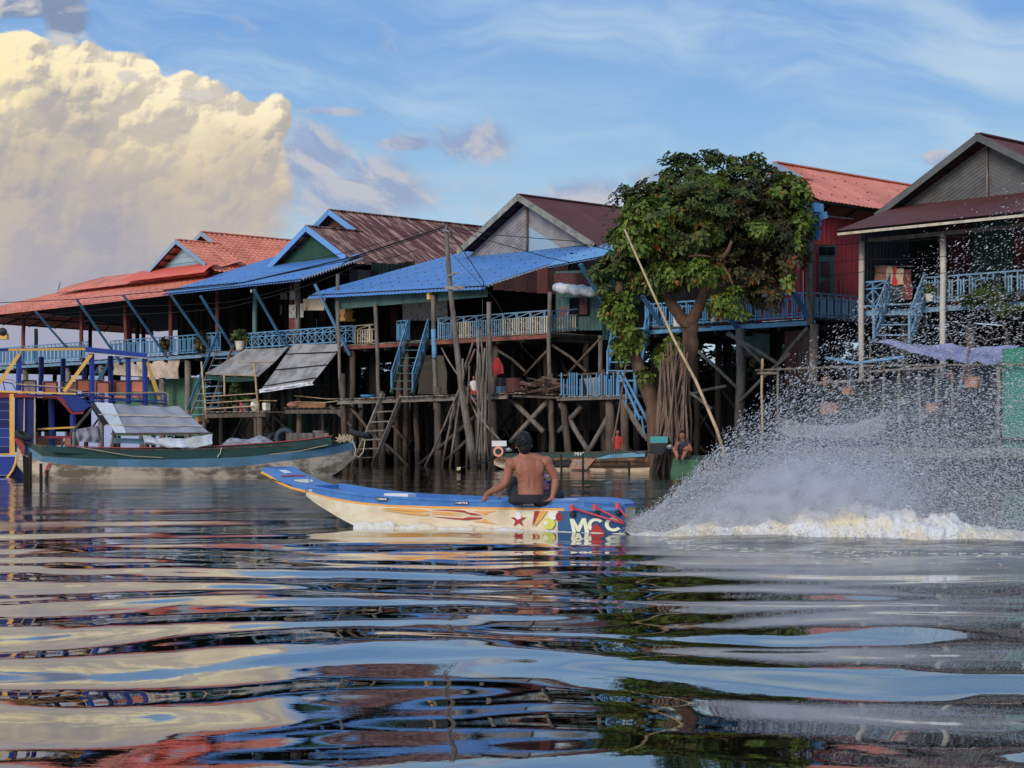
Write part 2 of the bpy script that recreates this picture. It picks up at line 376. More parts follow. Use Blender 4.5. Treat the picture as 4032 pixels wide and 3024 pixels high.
D('red_rod', (190, 52, 66), .45, .1, 2, rnd=0)
D('teal_engine', (40, 140, 140), .45, .15, 3)
D('engine_pink', (214, 140, 120), .5, .15, 3)
D('engine_white', (222, 220, 214), .45, .1, 3)
D('bark', (104, 78, 62), .9, .35, 2.5, (3, 3, 1), (66, 50, 42), .6, 2.0, bump=1)
D('stick', (112, 88, 74), .85, .3, 3, (4, 4, .8), (70, 54, 46), .6, 2, rnd=.3)
D('cement', (176, 170, 160), .85, .2, 3)
D('pot_grey', (86, 88, 92), .8, .2, 4)
D('terracotta', (150, 104, 84), .8, .2, 4)
D('pot_white', (206, 200, 186), .7, .2, 3, (1, 1, 1), (150, 140, 120), .5, 3)
D('plastic_blue', (46, 130, 190), .4, .1, 2)
D('plastic_red', (200, 50, 40), .4, .1, 2)
D('firewood', (92, 70, 58), .9, .35, 4, (1, 1, 1), (50, 38, 32), .6, 4, rnd=.5)
D('green_wall_cloth', (28, 110, 92), .8, .15, 2)
D('posters', (150, 146, 140), .8, .3, 5, (1, 1, 1), (90, 80, 84), .7, 5)

def leaf_mat(name, c1, c2, trans=.25, sc=1.6):
    m = bpy.data.materials.new(name); m.use_nodes = True; g = NT(m.node_tree); b = g.n['Principled BSDF']
    geo = g.n.new('ShaderNodeNewGeometry')
    n = g.noise(geo.outputs['Position'], sc, 3, .6)
    r = geo.outputs['Random Per Island']
    f = g.mr(g.add(g.mul(n, .8), g.mul(r, .5)), .35, .95)
    c = g.ramp(f, [(0, lin(c1)), (.8, lin(c2)), (.93, lin((c2[0] + 24, c2[1] + 14, c2[2]))), (.985, lin((150, 84, 48)))])
    g.l.new(c, b.inputs['Base Color']); b.inputs['Roughness'].default_value = .5; b.inputs['Specular IOR Level'].default_value = .3
    tr = g.n.new('ShaderNodeBsdfTranslucent'); g.l.new(c, tr.inputs[0]); mx = g.n.new('ShaderNodeMixShader'); mx.inputs[0].default_value = trans
    g.l.new(b.outputs[0], mx.inputs[1]); g.l.new(tr.outputs[0], mx.inputs[2]); g.l.new(mx.outputs[0], g.n['Material Output'].inputs[0])
    MATS[name] = m
leaf_mat('leaf', (46, 60, 38), (98, 116, 58))
leaf_mat('leaf_bright', (78, 102, 42), (122, 142, 62))
leaf_mat('leaf_dry', (52, 54, 40), (92, 90, 60))
leaf_mat('leaf_dark', (16, 24, 16), (36, 48, 28), .1)

def floral():
    m = bpy.data.materials.new('floral'); m.use_nodes = True; g = NT(m.node_tree); b = g.n['Principled BSDF']; geo = g.n.new('ShaderNodeNewGeometry')
    v = g.n.new('ShaderNodeTexVoronoi'); g.l.new(geo.outputs['Position'], v.inputs['Vector']); v.inputs['Scale'].default_value = 26
    sp = g.n.new('ShaderNodeSeparateXYZ'); g.l.new(v.outputs['Color'], sp.inputs[0])
    c = g.ramp(sp.outputs[0], [(0, lin((190, 60, 70))), (.25, lin((216, 210, 220))), (.45, lin((90, 110, 180))), (.6, lin((220, 190, 80))), (.75, lin((200, 130, 160))), (.9, lin((60, 70, 110)))]); g.n[-1].color_ramp.interpolation = 'CONSTANT'
    g.l.new(c, b.inputs['Base Color']); b.inputs['Roughness'].default_value = .8; MATS['floral'] = m
floral()
def rust_roof():
    m = bpy.data.materials.new('roof_rusty'); m.use_nodes = True; g = NT(m.node_tree); b = g.n['Principled BSDF']
    geo = g.n.new('ShaderNodeNewGeometry'); sp = g.n.new('ShaderNodeSeparateXYZ'); g.l.new(geo.outputs['Position'], sp.inputs[0])
    dd = g.add(g.mul(sp.outputs[0], SU), g.mul(sp.outputs[1], CU)); ss = g.add(g.mul(sp.outputs[0], CU), g.mul(sp.outputs[1], -SU))
    st = g.noise(g.xyz(g.mul(dd, 2.6), g.mul(ss, .28), 0.), 1.0, 4, .65)
    st2 = g.noise(g.xyz(g.mul(dd, 9.), g.mul(ss, .8), 4.), 1.0, 4, .6)
    pt = g.noise(geo.outputs['Position'], .5, 4, .6)
    f = g.mr(g.add(st, g.mul(g.sub(st2, .5), .9), g.mul(g.sub(pt, .5), .3)), .48, .63, 0, 1, True)
    c = g.mix(f, lin((92, 44, 38)), lin((176, 142, 124)))
    c = g.mix(g.mr(g.noise(geo.outputs['Position'], 3., 5, .6), .5, .72, 0, .6), c, lin((112, 68, 52)))
    g.l.new(c, b.inputs['Base Color']); b.inputs['Roughness'].default_value = .7; MATS['roof_rusty'] = m
rust_roof()

# ------------------------------------------------------------------ water
WR = random.Random(11); WAVES = []
for i in range(40):
    lam = .40 * (4.2 / .40) ** (i / 39.) * WR.uniform(.9, 1.1)
    th = WR.gauss(0, .42 if lam > .9 else .6) + (math.pi if WR.random() < .35 else 0)
    k = 2 * math.pi / lam
    slope = .0138 if lam > 1.25 else .0046
    WAVES.append((k * math.sin(th), k * math.cos(th), slope / k, WR.uniform(0, 6.28), lam))
def boat_line(x):     # the speedboat's track, as Y for a given x
    return 21.9 - .42 * (x - .2)
def wave(x, y, dy):
    z = np.zeros_like(x); wx = x + .5 * np.sin(.7 * y + 1) + .4 * np.sin(.31 * x + .5 * y); wy = y + .35 * np.sin(.42 * y + .25 * x) + .30 * np.sin(.62 * x + .3 + .8 * np.sin(.5 * y)) + .16 * np.sin(1.7 * x + .6 * y)
    for j, (kx, ky, a, ph, lam) in enumerate(WAVES):
        att = np.clip((lam / dy - 2.2) / 2.5, 0, 1)
        env = .55 + .75 * np.sin(.23 * kx * x + .11 * ky * y + ph * 3 + .4 * np.sin(x * .3 + j)) ** 2
        z += a * env * att * np.sin(kx * wx + ky * wy + ph)
    return z
def water_z(x, y):
    return float(wave(np.array([x]), np.array([y]), np.array([.1]))[0])
def make_water():
    rows = [2.7]
    while rows[-1] < 5400:
        rows.append(rows[-1] + max(1.75, rows[-1] * .0032) if rows[-1] > 12 else rows[-1] * 1.12)
    cols = [-14000, -9000, -6000, -4000, -2600, -1800] + list(np.arange(-1200, 5233, 10.)) + [5800, 6600, 8000, 10000, 13000, 18000]
    r = np.array(rows); c = np.array(cols)
    Y = HC * F / r; dyy = np.abs(np.gradient(Y))
    YY = np.repeat(Y[:, None], len(c), 1); XX = (c[None, :] - 2016) / F * YY; DY = np.repeat(dyy[:, None], len(c), 1)
    edge = np.clip((np.repeat(c[None, :], len(r), 0) + 1200) / 300, 0, 1) * np.clip((5230 - np.repeat(c[None, :], len(r), 0)) / 300, 0, 1)
    calm = 1 - .55 * np.clip((YY - 11) / 12, 0, 1)
    Z = wave(XX, YY, DY) * edge * calm
    # wake ridge and trough behind the speedboat, raised bow wave beside it
    yl = 21.9 - .42 * (XX - .2); dd = (YY - yl)
    beh = np.clip((XX - 1.0) / 2.0, 0, 1)
    Z += beh * (.05 * np.exp(-(dd + .9) ** 2 / .25) + .04 * np.exp(-(dd + 2.0) ** 2 / .5) + .05 * np.exp(-(dd - .8) ** 2 / .3))
    rs = np.random.RandomState(3); churn = beh * (np.exp(-np.clip(-dd, 0, 9) ** 2 / 5.0) * (dd < 0) + np.exp(-dd ** 2 / .8) * (dd >= 0)) * (.45 + .55 * np.sin(XX * .9 + 2 * np.sin(YY * 1.3)) ** 2)
    for j in range(26):
        lam = .32 * (1.0 / .32) ** rs.rand(); th = rs.rand() * 6.28; k = 6.283 / lam
        Z += churn * (.050 / k) * np.clip((lam / DY - 2.2) / 2.5, 0, 1) * np.sin(k * (math.sin(th) * .5 * XX + math.cos(th) * YY) + rs.rand() * 6.28 + 1.2 * np.sin(XX * 1.7 + j) + 1.1 * np.sin(YY * 2.1 + j * 2))
    n, m = XX.shape
    verts = np.stack([XX, YY, Z], -1).reshape(-1, 3).astype(np.float32)
    i = np.arange(n - 1)[:, None] * m + np.arange(m - 1)[None, :]
    q = np.stack([i, i + m, i + m + 1, i + 1], -1).reshape(-1, 4).astype(np.int32)
    # closing sheet on the camera's side
    nv = len(verts); yb = float(Y[-1])
    me = bpy.data.meshes.new('water')
    me.vertices.add(nv); me.vertices.foreach_set('co', verts.ravel())
    me.loops.add(q.size); me.loops.foreach_set('vertex_index', q.ravel())
    me.polygons.add(len(q)); me.polygons.foreach_set('loop_start', np.arange(len(q), dtype=np.int32) * 4)
    me.polygons.foreach_set('use_smooth', np.ones(len(q), dtype=bool)); me.update(calc_edges=True)
    m_ = bpy.data.materials.new('river_water'); m_.use_nodes = True; g = NT(m_.node_tree); b = g.n['Principled BSDF']
    b.inputs['Base Color'].default_value = (.0055, .0048, .0035, 1); b.inputs['Roughness'].default_value = .015; b.inputs['IOR'].default_value = 1.5
    geo = g.n.new('ShaderNodeNewGeometry'); P = geo.outputs['Position']; sp = g.n.new('ShaderNodeSeparateXYZ'); g.l.new(P, sp.inputs[0])
    x, y, z = sp.outputs
    far = g.mr(y, 17., 34., 0, 1, True)
    # churned water around the wake
    dl = g.add(y, g.mul(g.sub(x, .2), .42), -21.9)
    wk = g.mul(g.mr(x, .9, 2.6, 0, 1, True), g.mr(dl, -6.0, -.6, 0, 1, True), g.mr(dl, 1.5, 5., 1, 0))
    patch = g.mr(g.noise(g.xyz(g.mul(x, .14), g.mul(y, .4), 0.), 1., 3), .4, .6, .35, 1.)
    h1 = g.noise(g.xyz(g.mul(x, .75), g.mul(y, 2.0), 0.), 1.35, 3, .5)
    h2 = g.noise(g.xyz(g.mul(x, 1.2), g.mul(y, 2.2), 5.), 4.5, 4, .55)
    h3 = g.noise(g.xyz(g.mul(x, 1.5), g.mul(y, 2.2), 8.), 9., 5, .65)
    H = g.add(g.mul(h1, g.mul(far, .006)), g.mul(h2, g.add(.00022, g.mul(far, patch, .0036), g.mul(wk, .03))), g.mul(h3, g.add(g.mul(far, .0012), g.mul(wk, .014))))
    bp = g.n.new('ShaderNodeBump'); bp.inputs['Strength'].default_value = 1; bp.inputs['Distance'].default_value = 1.
    g.l.new(H, bp.inputs['Height']); g.l.new(bp.outputs[0], b.inputs['Normal'])
    g.put(b.inputs['Roughness'], g.mr(wk, 0, 1, .012, .04))
    gl = g.n.new('ShaderNodeBsdfGlossy'); gl.inputs['Color'].default_value = (.97, .97, .97, 1); g.put(gl.inputs['Roughness'], g.mr(wk, 0, 1, .006, .03)); g.l.new(bp.outputs[0], gl.inputs['Normal'])
    fz = g.n.new('ShaderNodeFresnel'); fz.inputs[0].default_value = 1.33; g.l.new(bp.outputs[0], fz.inputs['Normal']); mx = g.n.new('ShaderNodeMixShader'); g.put(mx.inputs[0], g.m('POWER', fz.outputs[0], .60))
    b.inputs['Specular IOR Level'].default_value = 0.; g.l.new(b.outputs[0], mx.inputs[1]); g.l.new(gl.outputs[0], mx.inputs[2]); g.l.new(mx.outputs[0], g.n['Material Output'].inputs[0])
    me.materials.append(m_); MATS['river_water'] = m_
    link('water', me, (0, 0, 0), kind='structure')
    b2 = MB(); b2.add([(-400, yb, 0), (400, yb, 0), (400, -300, 0), (-400, -300, 0)], [(0, 3, 2, 1)]); b2.build('water', 'river_water', kind='structure', origin=(0, 0, 0))
make_water()
# ------------------------------------------------------------------ building parts
def bil(q, a, b):
    el_, er, tl, tr = q
    return (el_ * (1 - a) + er * a) * (1 - b) + (tl * (1 - a) + tr * a) * b
def sheets(parent, quad, mat, name='roof_sheet', rib=.22, amp=.022, width=.9, curl=0., tile=False, up=None, saw=0., trim=None):
    """corrugated sheets, each an object; quad = (lower left, lower right, upper left, upper right), ribs run upwards"""
    quad = [V(q) for q in quad]
    L = (quad[1] - quad[0]).length; H = ((quad[2] - quad[0]).length + (quad[3] - quad[1]).length) / 2
    nrm = (quad[1] - quad[0]).cross(quad[2] - quad[0]).normalized()
    if up is not None and nrm.dot(V(up)) < 0: nrm = -nrm
    n = max(1, round(L / width)); out = []
    for i in range(n):
        a0, a1 = i / n, min(1., (i + 1) / n + .02 * (i < n - 1)); w = (a1 - a0) * L
        nr = max(2, round(w / rib)); pr = 4; A = [a0 + (a1 - a0) * j / (nr * pr) for j in range(nr * pr + 1)]
        off = .006 * (i % 2)
        if tile:
            nt = max(2, round(H / .36)); B = []
            for k in range(nt): B += [(k / nt, .035), ((k + .9) / nt, 0.), ((k + .999) / nt, .0)]
        elif curl:
            c = .75 / H; B = [(0, -curl), (c * .22, -curl * .52), (c * .45, -curl * .24), (c * .7, -curl * .07), (c, 0), (1, 0)]
        else: B = [(0, 0), (.5, R.uniform(-.012, .012)), (1, 0)]
        P = []
        for b, dz in B:
            row = []
            for j, a in enumerate(A):
                ph = (j % pr) / pr
                zc = (0, 1, 1, 0)[j % pr] * amp if not tile else amp * 1.3 * math.sin(2 * math.pi * ph)
                p = bil(quad, a, b) + nrm * (zc + off + (dz if tile else 0))
                if curl: p += z3 * dz
                row.append(p)
            P.append(row)
        m = MB(); m.grid(P); out.append(m.build(name, mat, parent))
    return out
def frame(parent, quad, mat='wood_dark', n=5, name='roof_frame', drop=.07):
    m = MB(); quad = [V(q) for q in quad]
    for k in range(n):
        b = (k + .15) / n; m.bar(bil(quad, 0, b) - z3 * drop, bil(quad, 1, b) - z3 * drop, .05, .07)
    L = (quad[1] - quad[0]).length; r = max(2, int(L / 1.6))
    for k in range(r + 1):
        a = .01 + .98 * k / r; m.bar(bil(quad, a, 0.04) - z3 * (drop + .07), bil(quad, a, 1) - z3 * (drop + .07), .05, .08)
    return m.build(name, mat, parent)
def roof(parent, quad, mat, **k):
    fr = frame(parent, quad, name='roof', n=k.pop('n', 5)); sheets(fr, quad, mat, up=z3, **k)
    if mat in ('roof_blue', 'roof_orange', 'roof_blue_pale') and not k.get('tile'):
        quad = [V(q) for q in quad]; L = (quad[1] - quad[0]).length; H = (quad[2] - quad[0]).length; m = MB(); nn = (quad[1] - quad[0]).cross(quad[2] - quad[0]).normalized(); nn = nn if nn.z > 0 else -nn
        e = (quad[1] - quad[0]).normalized()
        for r in range(max(1, int(H / 1.1))):
            for c in range(int(L / .66)):
                if R.random() < .8: p = bil(quad, (c + .5 + R.uniform(-.1, .1)) * .66 / L, min(.97, (r + .75) * 1.1 / H)) + nn * .03; m.box(p, e * .02, e.cross(nn) * .022, nn * .012)
        if m.v: m.build('roof_nails', 'metal_dark', fr, kind='stuff')
    return fr
def chevron(parent, apex, left, right, n, ribs, mats, th=.03, name='gable_sheet'):
    """gable infill of sheets laid parallel to the rafters"""
    apex, left, right = V(apex), V(left), V(right); zb = (left.z + right.z) / 2
    for side, foot in ((-1, left), (1, right)):
        base = V((apex.x, apex.y, foot.z)); dirx = (foot - base); Lx = dirx.length; dirx.normalize(); Hh = apex.z - foot.z; mm = Hh / Lx
        for i in range(n):
            m = MB()
            for r in range(ribs):
                k0 = (i + r / ribs) / n * Hh; k1 = (i + (r + 1) / ribs) / n * Hh
                o = v3 * (-.018 if r % 2 else 0.)
                a = base + z3 * (Hh - k0) + o; b = base + dirx * ((Hh - k0) / mm) + o; c = base + dirx * (max(Hh - k1, 0.001) / mm) + o; d = base + z3 * max(Hh - k1, .001) + o
                if side > 0: m.prism([a, b, c, d], v3 * th)
                else: m.prism([a, d, c, b], v3 * th)
            m.build(name, mats[(i + (0 if side < 0 else n)) % len(mats)] if len(mats) > 1 else mats[0], parent)
def gable_boards(parent, apex, left, right, n, mat, name='gable_board'):
    apex, left, right = V(apex), V(left), V(right)
    for i in range(n):
        t0, t1 = i / n, min((i + 1) / n, .995)
        a, b = left.lerp(apex, t0), right.lerp(apex, t0); c, d = right.lerp(apex, t1), left.lerp(apex, t1)
        m = MB(); m.prism([a - v3 * .03, b - v3 * .03, c, d], v3 * .03); m.build(name, mat, parent)
def barge(parent, foot, apex, mat, h=.22, name='barge_board'):
    m = MB(); m.bar(foot, apex, .04, h, up=z3); return m.build(name, mat, parent)
def pole(parent, pts, r, mat, name='post', n=7, **k):
    pts = [V(p) for p in pts]
    if len(pts) == 2:
        q = []; L = (pts[1] - pts[0]).length; j = min(.05, L * .008)
        for i in range(5):
            t = i / 4; q.append(pts[0].lerp(pts[1], t) + V((R.uniform(-j, j), R.uniform(-j, j), 0)) * (0 < i < 4))
        if hasattr(r, '__len__'): r = [lerp(r[0], r[1], i / 4) for i in range(5)]
        pts = q
    m = MB(); m.tube(pts, r, n); return m.build(name, mat, parent, smooth=True, **k)
def beam(parent, a, b, w, h, mat, name='beam', up=None):
    m = MB(); m.bar(a, b, w, h, up); return m.build(name, mat, parent)
UNIT = {}
def unit(mat, w=.045, t=.03):
    k = (mat, w, t)
    if k not in UNIT:
        me = bpy.data.meshes.new('baluster'); b = MB(); b.box((0, 0, .5), (w / 2, 0, 0), (0, t / 2, 0), (0, 0, .5))
        me.from_pydata([tuple(p) for p in b.v], [], b.f); me.materials.append(MT(mat)); UNIT[k] = me
    return UNIT[k]
def stick_between(parent, a, b, mat, name='baluster', w=.045, t=.03):
    a, b = V(a), V(b); d = b - a
    q = d.to_track_quat('Z', 'Y'); flat = math.atan2(-SU, CU)
    o = link(name, unit(mat, w, t), a, parent, scale=(1, 1, d.length))
    o.rotation_euler = (q.to_matrix() @ Matrix.Rotation(0, 3, 'Z')).to_euler() if abs(d.normalized().z) < .98 else (0, 0, flat)
    return o
def railing(parent, p0, p1, h, style, mats, step=.36, gap=0.):
    p0, p1 = V(p0), V(p1); L = (p1 - p0).length; e = (p1 - p0) / L
    m = MB(); m.bar(p0 + z3 * h, p1 + z3 * h, .07, .05); m.bar(p0 + z3 * .08, p1 + z3 * .08, .05, .05)
    if style in ('x', 'c'): m.bar(p0 + z3 * h * .74, p1 + z3 * h * .74, .04, .04)
    if style == 'bars': m.bar(p0 + z3 * h * .8, p1 + z3 * h * .8, .04, .04); m.bar(p0 + z3 * h * .22, p1 + z3 * h * .22, .04, .04)
    r = m.build('railing', mats[0], parent); n = max(1, round(L / step)); w = L / n
    for i in range(n + 1):
        q = p0 + e * (w * i)
        if style == 'x':
            stick_between(r, q, q + z3 * h, mats[0], w=.06, t=.05)
            if i < n:
                q1 = q + e * w
                stick_between(r, q + z3 * .1, q1 + z3 * h * .72, mats[1], w=.03); stick_between(r, q1 + z3 * .1 + v3 * .03, q + z3 * h * .72 + v3 * .03, mats[1], w=.03)
                stick_between(r, q + z3 * h * .76, q1 + z3 * h * .98, mats[1], w=.025)
        elif style == 'bars':
            for k, (dx, hb, ht) in enumerate(((0, .02, 1.0), (.09, .15, .86), (.18, .15, .86))):
                if i == n and k: break
                qq = q + e * dx * w / .36
                mt = mats[0] if k == 0 else mats[1]
                stick_between(r, qq + z3 * h * hb - v3 * .04, qq + z3 * h * (ht + R.uniform(-.02, .03)) - v3 * .04, mt, w=.05)
        elif style == 'c':
            if i % 3 == 0: stick_between(r, q, q + z3 * h, mats[0], w=.09, t=.06)
            if i % 3 == 0 and i + 3 <= n:
                q1 = q + e * w * 3; stick_between(r, q + z3 * .1, q1 + z3 * h * .72, mats[0], w=.03); stick_between(r, q1 + z3 * .1, q + z3 * h * .72, mats[0], w=.03)
                stick_between(r, q + z3 * h * .76, q1 + z3 * h * .98, mats[0], w=.03)
            for dd in (.28, .72):
                if i < n: qq = q + e * w * dd - v3 * .06; stick_between(r, qq - z3 * .02, qq + z3 * h * .74, mats[1 + (i * 7 // max(1, n)) % (len(mats) - 1)] if len(mats) > 2 else mats[1], w=.045)
    return r
def deck(parent, s0, s1, d0, d1, z, mat='plank_grey', edge='plank_grey', joists=True, bw=.28):
    """floor boards running inwards, on joists, with an edge beam"""
    n = max(2, round((s1 - s0) / bw)); w = (s1 - s0) / n
    mb = MB(); mb.box(V((0, 0, -.02)) + v3 * (d1 - d0) / 2, u3 * (w / 2 - .008), v3 * (d1 - d0) / 2, z3 * .02)
    me = bpy.data.meshes.new('floor_board'); me.from_pydata([tuple(p) for p in mb.v], [], mb.f); me.materials.append(MT(mat))
    for i in range(n):
        link('floor_board', me, W(s0 + w * (i + .5), d0 + R.uniform(-.04, .03), z + R.uniform(-.006, .006)), parent)
    beam(parent, W(s0 - .05, d0 + .06, z - .13), W(s1 + .05, d0 + .06, z - .13), .07, .16, edge, 'edge_beam')
    if joists:
        k = s0 + .4
        while k < s1:
            beam(parent, W(k, d0 - .05, z - .28), W(k, d1, z - .28), .09, .12, 'wood_dark', 'joist'); k += 1.4
def stilts(parent, ss, ds, ztop, r=.12, mats=('wood_grey', 'wood_brown', 'wood_dark'), brace=True):
    for j, d in enumerate(ds):
        for i, s in enumerate(ss):
            js, jd = R.uniform(-.15, .15), R.uniform(-.15, .15)
            pole(parent, [W(s + js, d + jd, -1.0), W(s + js * .3, d + jd * .3, ztop)], r * R.uniform(.8, 1.15), mats[min(j, len(mats) - 1)], 'stilt')
            if brace and i + 1 < len(ss):
                a, b = (s, ss[i + 1]) if R.random() < .5 else (ss[i + 1], s)
                zb = R.choice((0.1, .2, 1.4)); pole(parent, [W(a, d + .14, zb), W(b, d + .14, min(ztop - .3, zb + R.uniform(2.2, 3.2)))], .055, mats[min(j + 1, len(mats) - 1)], 'cross_brace', n=5)
                if R.random() < .5: pole(parent, [W(b, d - .14, zb), W(a, d - .14, min(ztop - .3, zb + R.uniform(2.2, 3.2)))], .05, mats[min(j + 1, len(mats) - 1)], 'cross_brace', n=5)
def brace_blue(parent, x0, y0, x1, y1, mat='blue_brace', w=.13):
    """strut from the deck edge (x1,y1 at d=0) out to the eave (x0,y0), square to the facade"""
    s = sx(x1, 0.0); a = PS(x0, y0, s); b = PS(x1, y1, s)
    m = MB(); m.bar(a, b, w * .55, w, up=u3); return m.build('strut', mat, parent)
def gable_roof(parent, sr, zr, d0, d1, slope, ze_l, ze_r, mat, bm, bh=.2, left=True, ridge=True, over=0., **k):
    """both slopes of a gable roof whose ridge runs inwards"""
    sl = sr - (zr - ze_l) / slope; se = sr + (zr - ze_r) / slope
    roof(parent, (W(se, d0, ze_r), W(se, d1, ze_r), W(sr, d0, zr), W(sr, d1, zr)), mat, **k)
    if left: roof(parent, (W(sl, d1, ze_l), W(sl, d0, ze_l), W(sr, d1, zr), W(sr, d0, zr)), mat, **k)
    if ridge:
        m = MB(); m.bar(W(sr, d0 - .03, zr + .05), W(sr, d1, zr + .05), .22, .05); m.build('ridge_cap', k.get('ridge_mat', mat), parent)
def barges(parent, sr, zr, d, slope, zl, zrr, mat, h=.2):
    a = W(sr, d, zr - h * .3)
    barge(parent, W(sr - (zr - zl) / slope, d, zl - h * .3), a, mat, h); barge(parent, W(sr + (zr - zrr) / slope, d - .004, zrr - h * .3), a + v3 * -.004, mat, h)
def ladder(parent_or_none, l0, l1, r0, r1, n, mat, rung_mat=None, w=.05, h=.1, name_side='side_rail', rd=.1):
    l0, l1, r0, r1 = map(V, (l0, l1, r0, r1)); p = parent_or_none
    beam(p, l0, l1, w, h, mat, name_side); beam(p, r0, r1, w, h, mat, name_side)
    for i in range(n):
        t = (i + .5) / n; a, b = l0.lerp(l1, t), r0.lerp(r1, t); m = MB(); m.bar(a, b, rd, .035); m.build('step', rung_mat or mat, p)
def wall_quad(parent, p0, p1, h, mat, name='wall_sheet', rib=.2, width=.9, amp=.018):
    p0, p1 = V(p0), V(p1); return sheets(parent, (p0, p1, p0 + z3 * h, p1 + z3 * h), mat, name, rib, amp, width)
def wall_boards(parent, p0, p1, h, mat, name='wall_board', w=.24, mats=None):
    p0, p1 = V(p0), V(p1); L = (p1 - p0).length; n = max(1, round(L / w)); e = (p1 - p0) / L; nn = e.cross(z3)
    for i in range(n):
        m = MB(); c = p0 + e * (L * (i + .5) / n) + z3 * h / 2 + nn * R.uniform(-.01, .01); m.box(c, e * (L / n / 2 - .006), nn * .012, z3 * h / 2); m.build(name, R.choice(mats) if mats else mat, parent)
def slab(parent, quad, th, mat, name):
    q = [V(x) for x in quad]; n = (q[1] - q[0]).cross(q[3] - q[0]).normalized() * th; m = MB(); m.prism(q, n); return m.build(name, mat, parent)
def cloth(quad, mat, name, parent=None, nx=14, ny=8, amp=.03, hang=0., seed=0, **k):
    """a sheet with folds; quad lower left, lower right, upper left, upper right"""
    rr = random.Random(seed); ph = [rr.uniform(0, 6.28) for _ in range(6)]; quad = [V(q) for q in quad]
    n = (quad[1] - quad[0]).cross(quad[2] - quad[0]).normalized(); P = []
    for j in range(ny + 1):
        row = []
        for i in range(nx + 1):
            a, b = i / nx, j / ny
            w = amp * (math.sin(a * 17 + ph[0] + 2 * math.sin(b * 3 + ph[1])) + .6 * math.sin(a * 31 + ph[2] + b * 4) + .5 * math.sin(b * 9 + ph[3] + a * 3))
            row.append(bil(quad, a, b) + n * w - z3 * hang * (4 * a * (1 - a)) - z3 * hang * .8 * (4 * b * (1 - b)))
        P.append(row)
    m = MB(); m.grid(P)
    P2 = [[q - n * .006 for q in row] for row in P]; m.grid(P2)
    return m.build(name, mat, parent, smooth=True, **k)
# ------------------------------------------------------------------ the houses
FL = 5.2
# ---- house A: orange roofed open hall, far left
hA = thing('stilt_house', 'open hall on stilts with orange tile roof and pale blue gable at the far left', 'house', W(-30, 0, 0))
eA0, eA1 = W(-46, -1.6, 7.9), W(-21.8, -1.6, 8.0)
roof(hA, (eA0, eA1, W(-40.0, 2.6, 9.35), W(-21.6, 2.6, 9.35)), 'roof_orange', curl=.10, amp=.02)
roof(hA, (W(-46, 12.5, 7.6), W(-46, -1.6, 7.9), W(-40.0, 8.5, 9.35), W(-40.0, 2.6, 9.35)), 'roof_orange')
sheets(hA, (W(-38.2, 1.3, 9.30), W(-23.4, 1.3, 9.30), W(-37.4, 3.8, 10.1), W(-23.4, 3.8, 10.1)), 'roof_orange', curl=.16, up=z3)
sheets(hA, (W(-30.6, .95, 9.42), W(-23.0, .95, 9.42), W(-30.6, 2.0, 9.84), W(-23.0, 2.0, 9.84)), 'roof_red', curl=.2, up=z3)
beam(hA, W(-40, 2.4, 9.2), W(-38.0, 1.5, 9.75), .04, .16, 'barge_pale', 'barge_board')
sA, zA = -26.45, 11.13
gable_roof(hA, sA, zA, 1.6, 4.2, .52, 9.7, 9.3, 'roof_tile', 'barge_pale', tile=True, rib=.3, amp=.03, width=1.3)
gable_roof(hA, sA - 1.35, zA + .70, 4.0, 19.5, .52, 9.1, 9.2, 'roof_tile', 'barge_pale', tile=True, rib=.3, amp=.03, width=1.3)
barges(hA, sA, zA, 1.55, .52, 9.78, 9.75, 'barge_pale', .2)
barges(hA, sA - 1.35, zA + .70, 3.95, .52, 10.9, 10.9, 'barge_pale', .2)
gable_boards(hA, W(sA, 2.15, zA - .25), W(sA - 2.35, 2.15, 9.75), W(sA + 2.25, 2.15, 9.75), 4, 'wall_pale_blue')
gable_boards(hA, W(sA - 1.35, 4.5, zA + .5), W(sA - 3.4, 4.5, zA - .5), W(sA + .7, 4.5, zA - .5), 2, 'wall_brown')
deck(hA, -45, -21.9, .0, 12.0, FL - .02, mat='wood_dark', edge='blue_paint_faded')
# ceiling side at the back, back posts
for px, d, m_ in ((92, .1, 'post_red'), (322, .1, 'post_red'), (495, .1, 'post_red'), (672, .1, 'post_red'), (858, .1, 'post_red'), (142, 7, 'wood_dark'), (356, 7, 'wood_dark'), (512, 6, 'post_red'), (541, 4.5, 'wood_dark'), (566, 7, 'wood_dark'), (755, 7, 'wood_dark')):
    s = sx(px, d); pole(hA, [W(s, d, FL), W(s, d, 7.95)], .11 if d < 1 else .12, m_)
railing(hA, W(-45.5, .05, FL - .02), W(sx(345, 0.05), .05, FL - .02), .98, 'bars', ('blue_paint', 'blue_paint'), .42)
railing(hA, W(sx(438, 0.05), .05, FL - .02), W(sx(780, 0.05), .05, FL - .02), .92, 'bars', ('blue_paint', 'blue_paint'), .42)
for q in ((139, 1226, 266, 1372), (300, 1176, 474, 1426), (484, 1160, 658, 1407), (666, 1153, 827, 1380), (790, 1165, 918, 1373)):
    brace_blue(hA, *q)
for px in (100, 268, 400, 560, 640, 740): # thick stilts in front
    s = sx(px, .3); pole(hA, [W(s, .3, -1), W(s, .3, FL - .3)], .16, 'wood_grey', 'stilt')
stilts(hA, [-43, -39.5, -36, -32.6, -29.2, -25.8, -22.6], [4, 8], FL - .3, .13, ('wood_dark', 'wood_dark', 'wood_dark'))
wall_quad(hA, W(sx(450, 1.2), 1.2, 1.2), W(sx(812, 1.2), 1.2, 1.2), 2.9, 'wall_green_low')
wall_boards(hA, W(sx(700, 5.5), 5.5, FL), W(-21.6, 5.5, FL), 2.9, 'shade_black', mats=('shade_black', 'wood_dark'))
